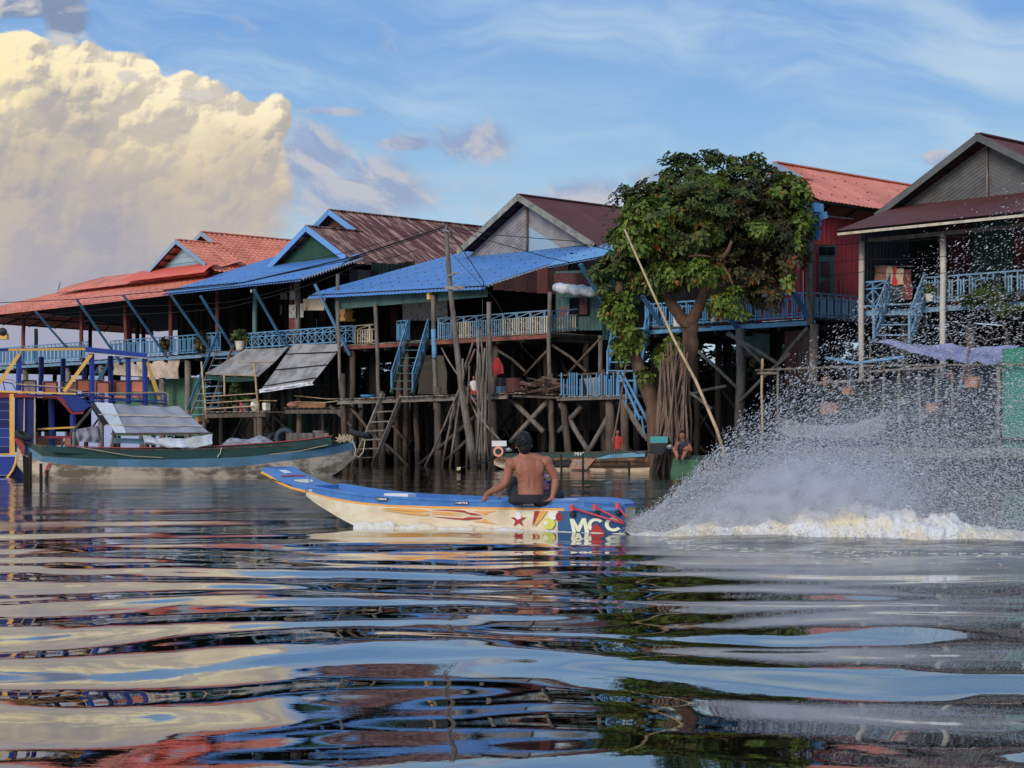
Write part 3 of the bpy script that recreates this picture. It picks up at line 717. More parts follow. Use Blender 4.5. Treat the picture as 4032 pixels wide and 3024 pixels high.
cloth((PF(440, 1475, .1), PF(705, 1492, .1), PF(450, 1418, .1), PF(705, 1400, .1)), 'tarp_tan', 'tarpaulin', label='pale tan sheet hung under the blue balcony above the green tin wall', cat='tarpaulin', amp=.05, seed=4)
# ---- house B: green gable under a rusty roof
hB = thing('stilt_house', 'stilt house with green gable, rusty striped tin roof and blue porch roof', 'house', W(-17, 0, 0))
sB, zB = -15.71, 10.92
gable_roof(hB, sB, zB, 1.75, 5.05, .55, 9.15, 8.95, 'roof_rusty', 'barge_blue', width=1.0, amp=.02)
gable_roof(hB, sB - 2.44, zB + 1.25, 4.95, 22, .55, 9.0, 8.95, 'roof_rusty', 'barge_blue', width=1.0, amp=.02)
barges(hB, sB, zB, 1.7, .55, 9.28, 9.3, 'barge_blue', .26)
barges(hB, sB - 2.44, zB + 1.25, 4.9, .55, 10.9, 11.05, 'barge_blue', .26)
chevron(hB, W(sB, 2.2, zB - .22), W(sB - 2.75, 2.2, 9.3), W(sB + 2.75, 2.2, 9.3), 3, 6, ('wall_green',))
gable_boards(hB, W(sB - 2.44, 5.4, zB + 1.05), W(sB - 4.1, 5.4, zB - .05), W(sB - .6, 5.4, zB - .05), 2, 'wall_brown')
LB = lambda d: 8.04 + .335 * (d + 1.6)
roof(hB, (W(-22.75, -1.6, LB(-1.6)), W(-11.75, -1.6, LB(-1.6)), W(-22.75, 1.2, LB(1.2)), W(-11.75, 1.2, LB(1.2))), 'roof_blue', curl=.12)
sheets(hB, (W(-21.3, .55, LB(.55) + .10), W(-11.6, .55, LB(.55) + .10), W(-21.3, 2.6, LB(2.6) + .06), W(-12.6, 2.6, LB(2.6) + .06)), 'roof_blue', curl=.1, up=z3)
sheets(hB, (W(-22.75, 1.2, LB(1.2) + .02), W(-19.0, 1.2, LB(1.2) + .02), W(-22.75, 6.5, LB(6.5)), W(-19.0, 6.5, LB(6.5))), 'roof_blue', up=z3)
def edge_trim(parent, a, b, mat='tarp_white', n=14, h=.12):
    a, b = V(a), V(b); m = MB(); e = (b - a) / n
    m.bar(a - z3 * .02, b - z3 * .02, .03, .04)
    for i in range(n):
        p = a + e * i; m.prism([p, p + e, p + e * .5 - z3 * h], e.cross(z3).normalized() * .02)
    m.build('edge_trim', mat, parent)
edge_trim(hB, W(-11.72, -1.5, LB(-1.5)), W(-11.72, 1.9, LB(1.9)), n=22)
edge_trim(hB, W(-22.78, -1.2, LB(-1.2)), W(-22.78, 1.6, LB(1.6)), n=12, h=.16)
deck(hB, -21.8, -11.0, 0, 9, FL + .02, edge='blue_paint_faded')
rB0, rB1 = sx(965, 0.02), sx(1392, 0.02)
railing(hB, W(rB0, .02, FL + .04), W(rB1, .02, FL + .04), .74, 'x', ('blue_paint', 'blue_paint_faded'), .56)
railing(hB, W(sx(800, 0.02), .02, FL + .02), W(sx(870, 0.02), .02, FL + .02), .9, 'bars', ('blue_paint', 'blue_paint'), .4)
railing(hB, W(sx(1400, 0.3), .3, FL + .02), W(sx(1475, 0.3), .3, FL + .02), .78, 'c', ('cream_paint', 'cream_paint'), .36)
brace_blue(hB, 1000, 1140, 1135, 1380); brace_blue(hB, 1240, 1120, 1377, 1398, 'blue_paint')
for px, d, m_, r in ((1005, .3, 'post_teal', .12), (860, 2, 'post_red', .1), (1172, .4, 'wood_grey', .15), (1150, .9, 'post_red', .1), (1330, -.9, 'wood_grey', .08)):
    s = sx(px, d); pole(hB, [W(s, d, FL), W(s, d, LB(d) - .1)], r, m_)
wall_boards(hB, W(-21.6, 4.6, FL), W(-11.3, 4.6, FL), 4.0, 'shade_black', mats=('shade_black', 'wood_dark', 'shade_black'))
wall_boards(hB, W(-11.3, .8, FL), W(-11.3, 4.6, FL), 3.4, 'wood_dark', mats=('shade_black', 'wood_dark'))
wall_boards(hB, W(-21.6, 1.5, FL), W(-21.6, 4.6, FL), 3.4, 'wood_dark', mats=('shade_black', 'wood_dark'))
wall_quad(hB, W(-11.5, 2.2, 8.3), W(-11.5, 12, 8.3), .7, 'dark_green_inside')
for x0, y0, x1, y1, d in ((1140, 1145, 1162, 1180, .2), (1138, 1200, 1164, 1252, .2), (1182, 1195, 1194, 1250, .25), (990, 1190, 1020, 1245, 4.5), (1075, 1200, 1110, 1240, 4.5), (1095, 1155, 1130, 1180, 4.5)):
    slab(hB, (PF(x0, y1, d), PF(x1, y1, d), PF(x1, y0, d), PF(x0, y0, d)), -.02, 'posters', 'poster')
slab(hB, (PF(1138, 1300, .3), PF(1163, 1298, .3), PF(1163, 1252, .3), PF(1138, 1253, .3)), -.02, 'post_red', 'board')
cloth((PF(1196, 1222, .6), PF(1278, 1222, .6), PF(1193, 1177, .6), PF(1280, 1173, .6)), 'cream_cloth', 'valance', label='yellowed scalloped cloth valance hanging under the blue porch roof', cat='curtain', amp=.025, seed=9)
stilts(hB, [-21, -18.4, -15.8, -13.2, -11.1], [.6, 3.5, 7], FL - .3, .13, ('wood_dark', 'wood_dark', 'wood_dark'))
wall_boards(hB, W(sx(835, 4.2), 4.2, -.4), W(sx(1400, 4.2), 4.2, -.4), 5.4, 'shade_black', mats=('shade_black', 'wood_dark', 'dark_green_inside'), w=.5)
# ---- house C: grey gable, long bright blue porch roof
hC = thing('stilt_house', 'stilt house with weathered grey gable, maroon roof and long bright blue porch roof', 'house', W(-5, 0, 0))
C0, C1 = W(-11.29, -1.6, 7.30), W(.1, -1.6, 7.02); C2, C3 = W(-11.29, 8.0, 9.95), W(.1, 5.6, 9.16)
roof(hC, (C0, C1, C2, C3), 'roof_blue', curl=.17, n=8)
edge_trim(hC, W(.13, -1.5, 7.03), W(.13, 5.4, 9.08), n=34, h=.11)
sC, zC = -4.97, 11.62
gable_roof(hC, sC, zC, 5.1, 24, .54, 9.55, 9.0, 'roof_maroon', 'barge_grey', width=1.0, rib=.12, amp=.012)
barges(hC, sC, zC, 5.05, .54, 9.5, 9.15, 'barge_grey', .26)
chevron(hC, W(sC, 5.7, zC - .2), W(sC - 4.0, 5.7, 9.25), W(sC + 4.0, 5.7, 9.25), 2, 12, ('wall_tin', 'wall_tin', 'wall_tin', 'wall_pale_blue'))
pole(hC, [W(sC, 5.6, 9.2), W(sC, 5.6, zC - .3)], .05, 'wood_brown', 'king_post')
deck(hC, -11.0, sx(2165, 0), 0, 9, FL - .03, edge='plank_red')
rc = [W(sx(1560, .0), .02, FL), W(sx(1612, .0), .02, FL)]
railing(hC, W(sx(1728, 0.02), .02, FL - .02), W(sx(2163, 0.02), .02, FL - .02), .84, 'c', ('blue_paint_faded', 'blue_paint_faded', 'cream_paint', 'blue_paint_faded', 'blue_paint_faded', 'cream_paint', 'cream_paint', 'cream_paint', 'cream_paint'), .26)
sK = sx(2165, 0)
railing(hC, W(sK, .1, FL - .02), PS(2275, 1300, sK) * 1.0, .82, 'c', ('blue_paint_faded', 'cream_paint'), .3)
railing(hC, W(sx(1566, .05), .05, FL - .02), W(sx(1616, .05), .05, FL - .02), .86, 'bars', ('blue_paint', 'blue_paint'), .3)
railing(hC, W(sx(1618, 2), 2, FL - .02), W(sx(1700, 2), 2, FL - .02), .75, 'bars', ('wood_dark', 'wood_dark'), .3)
# porch posts, lower parts stouter
def twopost(parent, x0, y0, x1, y1, x2, d, r0=.07, r1=.13, m0='wood_grey', m1='wood_brown'):
    a = PF(x0, y0, d); b = PF(x1, y1, d); s2 = sx(x2, d); c = W(s2, d, -1.0)
    pole(parent, [b - z3 * .7 - v3 * .08, a], r0, m0); pole(parent, [c, b + z3 * .2], [r1 * 1.1, r1], m1, 'stilt')
twopost(hC, 1330, 1185, 1348, 1490, 1368, -1.3); twopost(hC, 1478, 1195, 1500, 1560, 1508, -1.3, .085, .15)
twopost(hC, 1706, 1160, 1722, 1545, 1728, -1.3, .095, .15); twopost(hC, 1925, 1190, 1938, 1505, 1950, -1.3, .09, .13)
pole(hC, [PF(1712, 1410, -1.42), PF(1707, 1297, -1.42)], .105, 'blue_paint', 'painted_band')
twopost(hC, 2165, 1150, 2166, 1490, 2178, -.15, .08, .12); twopost(hC, 2364, 1322, 2370, 1475, 2385, 1.6, .09, .12)
for px, d in ((1388, .2), (1395, 2), (1570, 1.2), (1600, .6), (1610, 2.5), (1953, .6), (2150, 1.5), (2130, 3)):
    s = sx(px, d); pole(hC, [W(s + R.uniform(-.1, .1), d, -1), W(s, d, FL - .3)], .13, R.choice(('wood_dark', 'wood_brown')), 'stilt')
# brown boarding under the roof's right end
for i in range(7):
    a, b = lerp(-1.2, 2.9, i / 7), lerp(-1.2, 2.9, (i + 1) / 7)
    zt = lambda d: 7.03 + .297 * (d + 1.6) - .08
    m = MB(); m.prism([W(.25, a, 6.85), W(.25, b - .01, 6.88), W(.25, b - .01, zt(b)), W(.25, a, zt(a))], u3 * -.03); m.build('side_board', 'wall_brown_light' if i == 4 else 'wall_brown', hC)
wall_quad(hC, W(sx(1318, -1.1), -1.1, 6.62), W(sx(1920, -1.1), -1.1, 6.62), .5, 'wall_teal')
dC = 3.2
wall_boards(hC, W(-11.0, dC, FL), W(sx(1575, dC), dC, FL), 2.9, 'wood_dark', mats=('wood_dark', 'dark_green_inside', 'wood_dark'))
wall_boards(hC, W(sx(1575, dC), dC + .4, FL), W(1.8, dC + .4, FL), 3.4, 'shade_black')
wall_boards(hC, W(.25, 3.0, FL), W(.25, 6.5, FL), 3.4, 'shade_black')
def panel(parent, x0, y0, x1, y1, d, mat, name, th=.03): return slab(parent, (PF(x0, y1, d), PF(x1, y1, d), PF(x1, y0, d), PF(x0, y0, d)), -th, mat, name)
panel(hC, 1402, 1188, 1426, 1264, dC - .1, 'wall_teal', 'shutter'); panel(hC, 1490, 1186, 1524, 1266, dC - .1, 'wall_teal', 'shutter')
panel(hC, 1484, 1186, 1491, 1266, dC - .14, 'blue_paint_faded', 'shutter_frame'); panel(hC, 1526, 1190, 1562, 1330, dC - .08, 'wall_brown', 'door')
panel(hC, 1428, 1192, 1482, 1264, dC - .06, 'shade_black', 'window')
for i in range(7): stick_between(hC, PF(1432 + i * 7.5, 1262, dC - .12), PF(1432 + i * 7.5, 1196, dC - .12), 'metal_grey', 'window_bar', .025, .02)
panel(hC, 1378, 1180, 1396, 1212, .2, 'wall_pale_blue', 'meter_box', .12)
panel(hC, 1395, 1270, 1560, 1330, dC - .05, 'wall_brown', 'low_wall')
for (x0, x1, sd) in ((1585, 1698, 1), (1712, 1762, 2)):
    cloth((PF(x0, 1262, 1.6), PF(x1, 1262, 1.6), PF(x0, 1152, 1.6), PF(x1, 1146, 1.6)), 'posters', 'curtain', label='large pale printed cloth hung behind the stair head' if sd == 1 else 'narrow pale cloth hung just right of the large printed one', cat='curtain', amp=.02, seed=sd)
# right hand side walls and window of house C
pq = W(.25, 3.0, FL)
wall_quad(hC, PF(2188, 1302, 1.6), PF(2370, 1300, 1.6), 2.35, 'wall_teal')
panel(hC, 2212, 1172, 2316, 1242, 1.5, 'shade_black', 'window'); panel(hC, 2208, 1174, 2242, 1210, 1.4, 'wall_teal', 'window_shutter'); panel(hC, 2208, 1210, 2242, 1246, 1.4, 'wall_brown_light', 'window_shutter')
panel(hC, 2282, 1170, 2312, 1238, 1.4, 'wall_brown', 'window_shutter')
panel(hC, 2182, 1075, 2330, 1122, 1.2, 'wall_brown', 'side_board')
wall_quad(hC, W(sx(2372, 1.6), 1.6, 4.9), W(sx(2372, 1.6), 4.4, 4.9), 3.0, 'wall_teal')
m = MB(); P0 = PF(2186, 1133, .6); P1 = PF(2345, 1150, .6); m.tube([P0.lerp(P1, i / 9) + z3 * .04 * math.sin(i * 2.3) for i in range(10)], [.16, .2, .22, .19, .2, .22, .2, .2, .21, .17], 10); m.build('rolled_tarpaulin', 'tarp_white', label='rolled up white tarpaulin hanging above the dark window', cat='tarpaulin', smooth=True)
stilts(hC, [-9.5, -7.0, -4.6, -2.2, .2, 1.9], [2.2, 5], FL - .3, .12, ('wood_dark', 'wood_dark', 'wood_dark'))
for a, b in (((1500, 1640), (1600, 1740)), ((2165, 1370), (2065, 1478)), ((2175, 1360), (2310, 1465)), ((2362, 1335), (2238, 1470)), ((1960, 1380), (2070, 1465))):
    pole(hC, [PF(a[0], a[1], .2), PF((a[0] + b[0]) / 2 + 4, (a[1] + b[1]) / 2 - 6, .2), PF(b[0], b[1], .2)], .055, 'wood_brown', 'cross_brace')
wall_boards(hC, W(-10.9, 1.6, 2.9), W(sx(1495, 1.6), 1.6, 2.9), 2.2, 'wood_dark', mats=('wood_dark',), w=.35)
wall_boards(hC, W(sx(1690, 5.5), 5.5, 1.4), W(sx(2450, 5.5), 5.5, 1.4), 3.6, 'shade_black', mats=('shade_black', 'wood_dark'), w=.6)
wall_boards(hC, W(-11.0, 8.8, FL), W(2.2, 8.8, FL), 3.6, 'shade_black', mats=('shade_black',), w=.8)
# ---- pale blue side roof between house C and the tree, and the red house E
hE = thing('stilt_house', 'red corrugated house with bright orange roof behind the leafy tree', 'house', W(9, 0, 0))
roof(hE, (PF(2156, 1046, -1.5), PF(2440, 992, -1.5), PF(2215, 1010, .4), PF(2480, 950, .4)), 'roof_blue_pale', curl=.1)
sE, zE = 10.75, 11.02
gable_roof(hE, sE + 1.5, zE - .78, .8, 3.05, .52, 8.9, 9.15, 'roof_orange', 'barge_pale', width=1.0)
gable_roof(hE, sE, zE, 2.9, 22, .52, 8.9, 9.15, 'roof_orange', 'barge_pale', width=1.0)
barges(hE, sE, zE, 2.85, .52, 9.9, 10.2, 'barge_pale', .22); barges(hE, sE + 1.5, zE - .78, .75, .52, 9.3, 9.6, 'barge_pale', .22)
gable_boards(hE, W(sE, 3.3, zE - .2), W(sE - 2, 3.3, zE - 1.2), W(sE + 2, 3.3, zE - 1.2), 3, 'wall_red')
sW = 13.3
wall_quad(hE, W(sW, 1.2, FL + .75), W(sW, 9, FL + .75), 2.9, 'wall_red', rib=.26, amp=.03)
wall_quad(hE, W(sW, 1.2, FL), W(sW, 9, FL), .74, 'wall_slate', rib=.26, amp=.02)
wall_boards(hE, W(2.6, 2.5, FL), W(sx(3000, 2.5), 2.5, FL), 3.2, 'shade_black', w=.6)  # front wall left of the red sheets, its shade painted as near-black boards
wall_quad(hE, W(sx(2985, 1.2), 1.2, FL), W(sW, 1.2, FL), 3.7, 'wall_red', rib=.26, amp=.03)
beam(hE, PS(3222, 848, sW + .05), PS(3360, 862, sW + .05), .03, .05, 'tarp_white', 'trim')
def spanel(parent, x0, y0, x1, y1, s, mat, name, th=.03): return slab(parent, (PS(x0, y1, s), PS(x1, y1, s), PS(x1, y0, s), PS(x0, y0, s)), -th, mat, name)
spanel(hE, 3224, 1010, 3284, 1185, sW + .06, 'wall_teal', 'door'); spanel(hE, 3238, 1030, 3268, 1090, sW + .1, 'wall_brown', 'door_panel'); spanel(hE, 3238, 1105, 3268, 1165, sW + .1, 'wall_brown', 'door_panel')
for x0 in (3228, 3260): spanel(hE, x0, 972, x0 + 27, 1004, sW + .07, 'shade_black', 'window_pane')
spanel(hE, 3222, 966, 3292, 1009, sW + .04, 'wall_teal', 'window_frame')
roof(hE, (PF(3040, 880, -1.3), PF(3222, 842, -1.3), PF(3040, 850, .2), PF(3222, 812, .2)), 'roof_blue_pale', curl=.1)
m = MB(); m.prism([PF(3165, 945, -.3), PF(3220, 945, -.3), PF(3220, 925, -.3), PF(3226, 925, -.3), PF(3226, 868, -.3), PF(3160, 868, -.3), PF(3160, 925, -.3), PF(3165, 925, -.3)], v3 * .1); m.build('post_capital', 'roof_blue', hE)
beam(hE, PF(3140, 888, -1.0), PF(3256, 846, -1.0), .06, .22, 'roof_blue_pale', 'fascia'); beam(hE, PF(3150, 834, -1.0), PF(3225, 818, -1.0), .5, .3, 'roof_blue_pale', 'fascia')
deck(hE, sx(2440, 0), sx(3200, 0), 0, 9, FL - .1, edge='blue_paint', mat='wood_dark')
railing(hE, W(sx(2545, 0.02), .02, FL - .08), W(sx(3197, 0.02), .02, FL - .08), .86, 'bars', ('blue_paint', 'blue_paint'), .4)
sQ = sx(3200, 0)
railing(hE, W(sQ, .1, FL - .08), W(sQ, 3.0, FL - .08), .84, 'bars', ('blue_paint_faded', 'blue_paint_faded'), .4)
pole(hE, [PF(3190, 1280, -.05), PF(3188, 940, -.05)], .13, 'wood_grey')
for q in ((2285, 1040, 2440, 1300), (2528, 1165, 2612, 1292), (2830, 1190, 2905, 1296), (3098, 1100, 3192, 1270)): brace_blue(hE, *q, mat='blue_brace', w=.16)
for px, r, d in ((2914, .17, -.1), (3206, .15, -.1), (2650, .12, 1.0), (2745, .12, 1.5), (2860, .14, 3.), (3050, .13, 3)):
    s = sx(px, d); pole(hE, [W(s, d, -1), W(s, d, FL - .3)], r, 'wood_grey' if d < 0 else 'wood_dark', 'stilt')
stilts(hE, [3.5, 6.0, 8.5, 11.0, 13.0], [2.4, 6], FL - .3, .12, ('wood_dark', 'wood_dark'))
for a, b in (((2863, 1315), (3060, 1430)), ((2700, 1340), (2905, 1530)), ((2905, 1590), (3110, 1390)), ((2690, 1530), (2800, 1610)), ((2700, 1560), (2860, 1520)), ((2870, 1310), (3010, 1440)), ((3180, 1290), (3040, 1460))):
    pole(hE, [PF(a[0], a[1], -.2), PF((a[0] + b[0]) / 2, (a[1] + b[1]) / 2 - 5, -.2), PF(b[0], b[1], -.2)], .06, 'wood_grey', 'cross_brace')
wall_boards(hE, W(sx(3090, .8), .8, 2.6), W(sx(3200, .8), .8, 2.6), 2.2, 'wood_brown', mats=('wood_brown', 'wall_brown'), w=.6)
wall_quad(hE, PF(2925, 1400, 2.0), PF(3030, 1402, 2.0), 1.0, 'wall_teal')
# ---- house F: grey gable at the right edge
hF = thing('stilt_house', 'grey gabled house with maroon porch roof and blue balcony at the right edge', 'house', W(22, 0, 0))
sF, zF = 19.6, 10.86
gable_roof(hF, sF, zF, 2.1, 20, .56, 8.55, 8.5, 'roof_maroon', 'barge_grey', width=1.0, rib=.1, amp=.012)
barges(hF, sF, zF, 2.05, .56, 8.66, 8.6, 'wall_tin_dark', .22)
chevron(hF, W(sF, 2.7, zF - .2), W(sF - 3.9, 2.7, 8.6), W(sF + 3.9, 2.7, 8.6), 2, 16, ('wall_tin_dark',))
pole(hF, [W(sF, 2.62, 8.7), W(sF, 2.62, zF - .3)], .04, 'wood_grey', 'king_post')
roof(hF, (W(16.7, -1.6, 7.72), W(31, -1.6, 7.72), W(16.0, 2.75, 8.95), W(31, 2.75, 8.95)), 'roof_maroon', rib=.1, amp=.012)
beam(hF, W(16.75, -1.55, 7.62), W(31, -1.55, 7.62), .04, .08, 'cream_paint', 'fascia'); beam(hF, W(17.0, -.2, 7.50), W(31, -.2, 7.50), .1, .13, 'wood_grey', 'beam')
for px, d in ((3394, -.2), (3712, -.2), (4060, -.2)):
    s = sx(px, d); pole(hF, [W(s, d, 3), W(s, d, 7.5)], .10, 'cement'); pole(hF, [W(s, d, -1), W(s, d, 3)], .13, 'cement', 'stilt')
dF = 3.0
wall_quad(hF, W(sx(3395, dF), dF, FL), W(sx(3578, dF), dF, FL), 3.0, 'wall_slate')
wall_quad(hF, W(sx(3578, dF), dF + .01, FL), W(sx(3662, dF), dF + .01, FL), 3.0, 'dark_green_inside')
wall_boards(hF, W(sx(3662, dF), dF + .4, FL), W(sx(3830, dF), dF + .4, FL), 3.0, 'wall_brown', mats=('shade_black', 'wall_brown'))
wall_quad(hF, W(sx(3830, dF), dF, FL), W(sx(3990, dF), dF, FL), 3.0, 'wall_green')
wall_quad(hF, W(sx(3990, dF), dF, FL), W(sx(4250, dF), dF, FL), 3.0, 'wall_brown')
panel(hF, 3994, 935, 4040, 1000, dF - .3, 'wall_brown_light', 'notice_board')
sG = sx(3395, 0)
wall_quad(hF, W(sG - .3, .3, FL), W(sG - .3, dF, FL), 3.0, 'wall_slate')
deck(hF, sG, 31, 0, 9, FL + .1, edge='blue_paint_faded', mat='wood_dark')
railing(hF, W(sx(3388, 0.02), .02, FL + .12), W(sx(3488, 0.02), .02, FL + .12), .86, 'x', ('blue_paint', 'blue_paint'), .5)
railing(hF, W(sx(3640, 0.02), .02, FL + .14), W(31, .02, FL + .14), .84, 'bars', ('blue_paint_faded', 'blue_paint_faded'), .42)
stilts(hF, [17.5, 20, 22.5, 25, 27.5], [1.0, 4.5], FL - .1, .13, ('wood_brown', 'wood_dark'))
wall_boards(hF, W(14, 6.5, -.4), W(31, 6.5, -.4), 5.4, 'shade_black', mats=('shade_black', 'wood_dark'), w=.7)
wall_boards(hE, W(2.4, 8.5, -.4), W(7.5, 8.5, 2.2), 2.4, 'shade_black', w=.6)

def ceiling(parent, s0, s1, d0, d1, z0, z1, mat='shade_black'):
    n = max(3, int((d1 - d0) / .8))
    for i in range(n):
        a, b = d0 + (d1 - d0) * i / n, d0 + (d1 - d0) * (i + 1) / n - .02; za, zb_ = lerp(z0, z1, i / n), lerp(z0, z1, (i + 1) / n)
        m = MB(); m.prism([W(s0, a, za), W(s1, a, za), W(s1, b, zb_), W(s0, b, zb_)], z3 * .03); m.build('ceiling_board', mat, parent)
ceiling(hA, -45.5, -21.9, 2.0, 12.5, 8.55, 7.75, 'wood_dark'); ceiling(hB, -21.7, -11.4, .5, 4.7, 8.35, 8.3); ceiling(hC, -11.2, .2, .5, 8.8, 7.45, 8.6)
wall_boards(hB, W(sx(700, 9), 9, FL), W(sx(1000, 9), 9, FL), 3.0, 'shade_black')
wall_boards(hF, W(sx(3560, 4), 4.0, FL), W(31, 4.0, FL), 3.2, 'shade_black', w=.8)
wall_boards(hE, W(sx(2560, 4.5), 4.5, 1.8), W(sx(2660, 4.5), 4.5, 1.8), 3.2, 'shade_black', w=.5)
# ------------------------------------------------------------------ vegetation
def leaves(parent, blobs, mat, name='crown', size=.2, per=7, seed=1, shell=.62, kind='stuff', flat=.5, clump=True):
    """rosettes of leaves through and over a set of ellipsoids: blobs = (centre, radii, rosettes)"""
    rs = np.random.RandomState(seed); P = []; Nn = []
    for c, r, n in blobs:
        d = rs.normal(size=(n, 3)); d /= np.linalg.norm(d, axis=1)[:, None]
        if n > 150 and clump:
            K = n // 14; cc = rs.normal(size=(K, 3)); cc /= np.linalg.norm(cc, axis=1)[:, None]; cc[:, 2] = np.where(cc[:, 2] < -.5, -cc[:, 2], cc[:, 2])
            idx = rs.randint(0, K, n); d = cc[idx] + rs.normal(size=(n, 3)) * (.25 / max(r)); d /= np.linalg.norm(d, axis=1)[:, None]; kr = (.60 + .50 * rs.rand(K))[idx] + rs.normal(size=n) * .05
        rad = shell + (1.06 - shell) * rs.rand(n) ** .7
        if n > 150 and clump: rad = kr
        lump = 1 + .13 * np.sin(d[:, 0] * 7 + c[0]) * np.sin(d[:, 2] * 6 + c[2]) + .10 * np.sin(d[:, 1] * 11 + d[:, 2] * 9)
        P.append(np.array(c) + d * np.array(r) * (rad * lump)[:, None]); Nn.append(d)
    P = np.concatenate(P); Nn = np.concatenate(Nn); Nn[:, 2] += .55; Nn += rs.normal(size=Nn.shape) * .25; Nn /= np.linalg.norm(Nn, axis=1)[:, None]
    k = len(P); ref = rs.normal(size=(k, 3)); A = np.cross(Nn, ref); A /= np.linalg.norm(A, axis=1)[:, None]; B = np.cross(Nn, A)
    vs = []; 
    for j in range(per):
        th = 2 * np.pi * j / per + rs.rand(k) * .7; L = size * (.7 + .6 * rs.rand(k)); w = L * .21
        dirv = A * np.cos(th)[:, None] + B * np.sin(th)[:, None]; lat = -A * np.sin(th)[:, None] + B * np.cos(th)[:, None]
        up = Nn * (flat * (.2 + .9 * rs.rand(k)))[:, None]; ax = dirv + up; ax /= np.linalg.norm(ax, axis=1)[:, None]
        b0 = P + ax * (L * .12)[:, None]; mid = P + ax * (L * .62)[:, None]; tip = P + ax * L[:, None] - Nn * (L * .18)[:, None]; tip[:, 2] -= L * .12
        vs.append(np.stack([b0, mid + lat * w[:, None], tip, mid - lat * w[:, None]], 1))
    vs = np.concatenate(vs).reshape(-1, 3); nf = len(vs) // 4
    o0 = np.array([vs[:, 0].mean(), vs[:, 1].mean(), vs[:, 2].min()]); vs = (vs - o0).astype(np.float32)
    me = bpy.data.meshes.new(name); me.vertices.add(len(vs)); me.vertices.foreach_set('co', vs.ravel())
    me.loops.add(nf * 4); me.loops.foreach_set('vertex_index', np.arange(nf * 4, dtype=np.int32)); me.polygons.add(nf); me.polygons.foreach_set('loop_start', np.arange(nf, dtype=np.int32) * 4)
    me.update(calc_edges=True); me.materials.append(MATS[mat] if mat in MATS else MT(mat))
    return link(name, me, tuple(float(q) for q in o0), parent, kind=kind)
TY = 57.0
def TP(px, py, dy=0.): return PY(px, py, TY + dy)
tree = thing('leafy_tree', 'big leafy tree with forked trunk growing out of the water before the red house', 'tree', TP(2600, 1850))
def limb(pts, r0, r1, name='branch', n=9):
    P = [TP(*p) for p in pts]; Q = []
    for i in range(len(P) - 1):
        for k in range(3): t = k / 3; Q.append(P[i].lerp(P[i + 1], t) + V((R.uniform(-.03, .03), R.uniform(-.03, .03), 0)))
    Q.append(P[-1]); rr = [lerp(r0, r1, i / (len(Q) - 1)) * R.uniform(.92, 1.1) for i in range(len(Q))]
    m = MB(); m.tube(Q, rr, n); return m.build(name, 'bark', tree, smooth=True)
limb([(2590, 1880), (2585, 1760), (2578, 1660), (2565, 1570), (2533, 1490), (2506, 1425), (2488, 1350), (2450, 1290), (2434, 1185), (2440, 1110)], .30, .13, 'trunk')
limb([(2640, 1860, .5), (2652, 1700, .5), (2672, 1560, .4), (2700, 1440, .3), (2722, 1350, .2), (2714, 1272, 0)], .32, .25, 'trunk')
limb([(2716, 1285, 0), (2668, 1235), (2628, 1170), (2600, 1080), (2590, 980)], .22, .10)
limb([(2714, 1280, 0), (2752, 1210), (2778, 1130), (2800, 1040), (2850, 940), (2870, 800)], .22, .08)
limb([(2830, 1045, -.6), (2860, 1000, -1.2), (2882, 950, -1.4)], .09, .05); limb([(2840, 1040, -.8), (2870, 1080, -1.4), (2885, 1120, -1.6)], .07, .03)
limb([(2600, 1090), (2540, 1010), (2500, 900)], .10, .05); limb([(2790, 1070), (2950, 980), (3050, 880)], .11, .05); limb([(2800, 1030), (2760, 880), (2750, 740)], .1, .04)
limb([(2505, 1430), (2478, 1400, -.2), (2455, 1370, -.3)], .07, .03); limb([(2780, 1120), (2900, 1130), (3000, 1130)], .08, .03); limb([(2714, 1010, -1.), (2760, 1005, -1.2), (2800, 1012, -1.3)], .04, .02)
pp = TY / F
def BL(px, py, rx, ry, n, dy=0., rd=None): return (tuple(TP(px, py, dy)), (rx * pp, (rd if rd else (rx + ry) / 2 * pp), ry * pp), n)
core = [BL(2760, 745, 175, 130, 250), BL(2935, 730, 120, 95, 155), BL(2600, 860, 150, 140, 400), BL(2520, 1010, 160, 130, 560), BL(2720, 930, 210, 170, 600), BL(2450, 1090, 105, 80, 280), BL(2630, 1110, 130, 90, 360)]
dry = [BL(2950, 900, 200, 170, 950), BL(3060, 830, 120, 110, 380), BL(2930, 1060, 170, 110, 640), BL(3070, 990, 100, 150, 420), BL(3020, 1160, 90, 70, 220), BL(2830, 820, 150, 120, 420)]
core.append(BL(2700, 900, 330, 210, 300)); leaves(tree, core, 'leaf', seed=2, size=.215); leaves(tree, dry, 'leaf_dry', seed=3, size=.20)
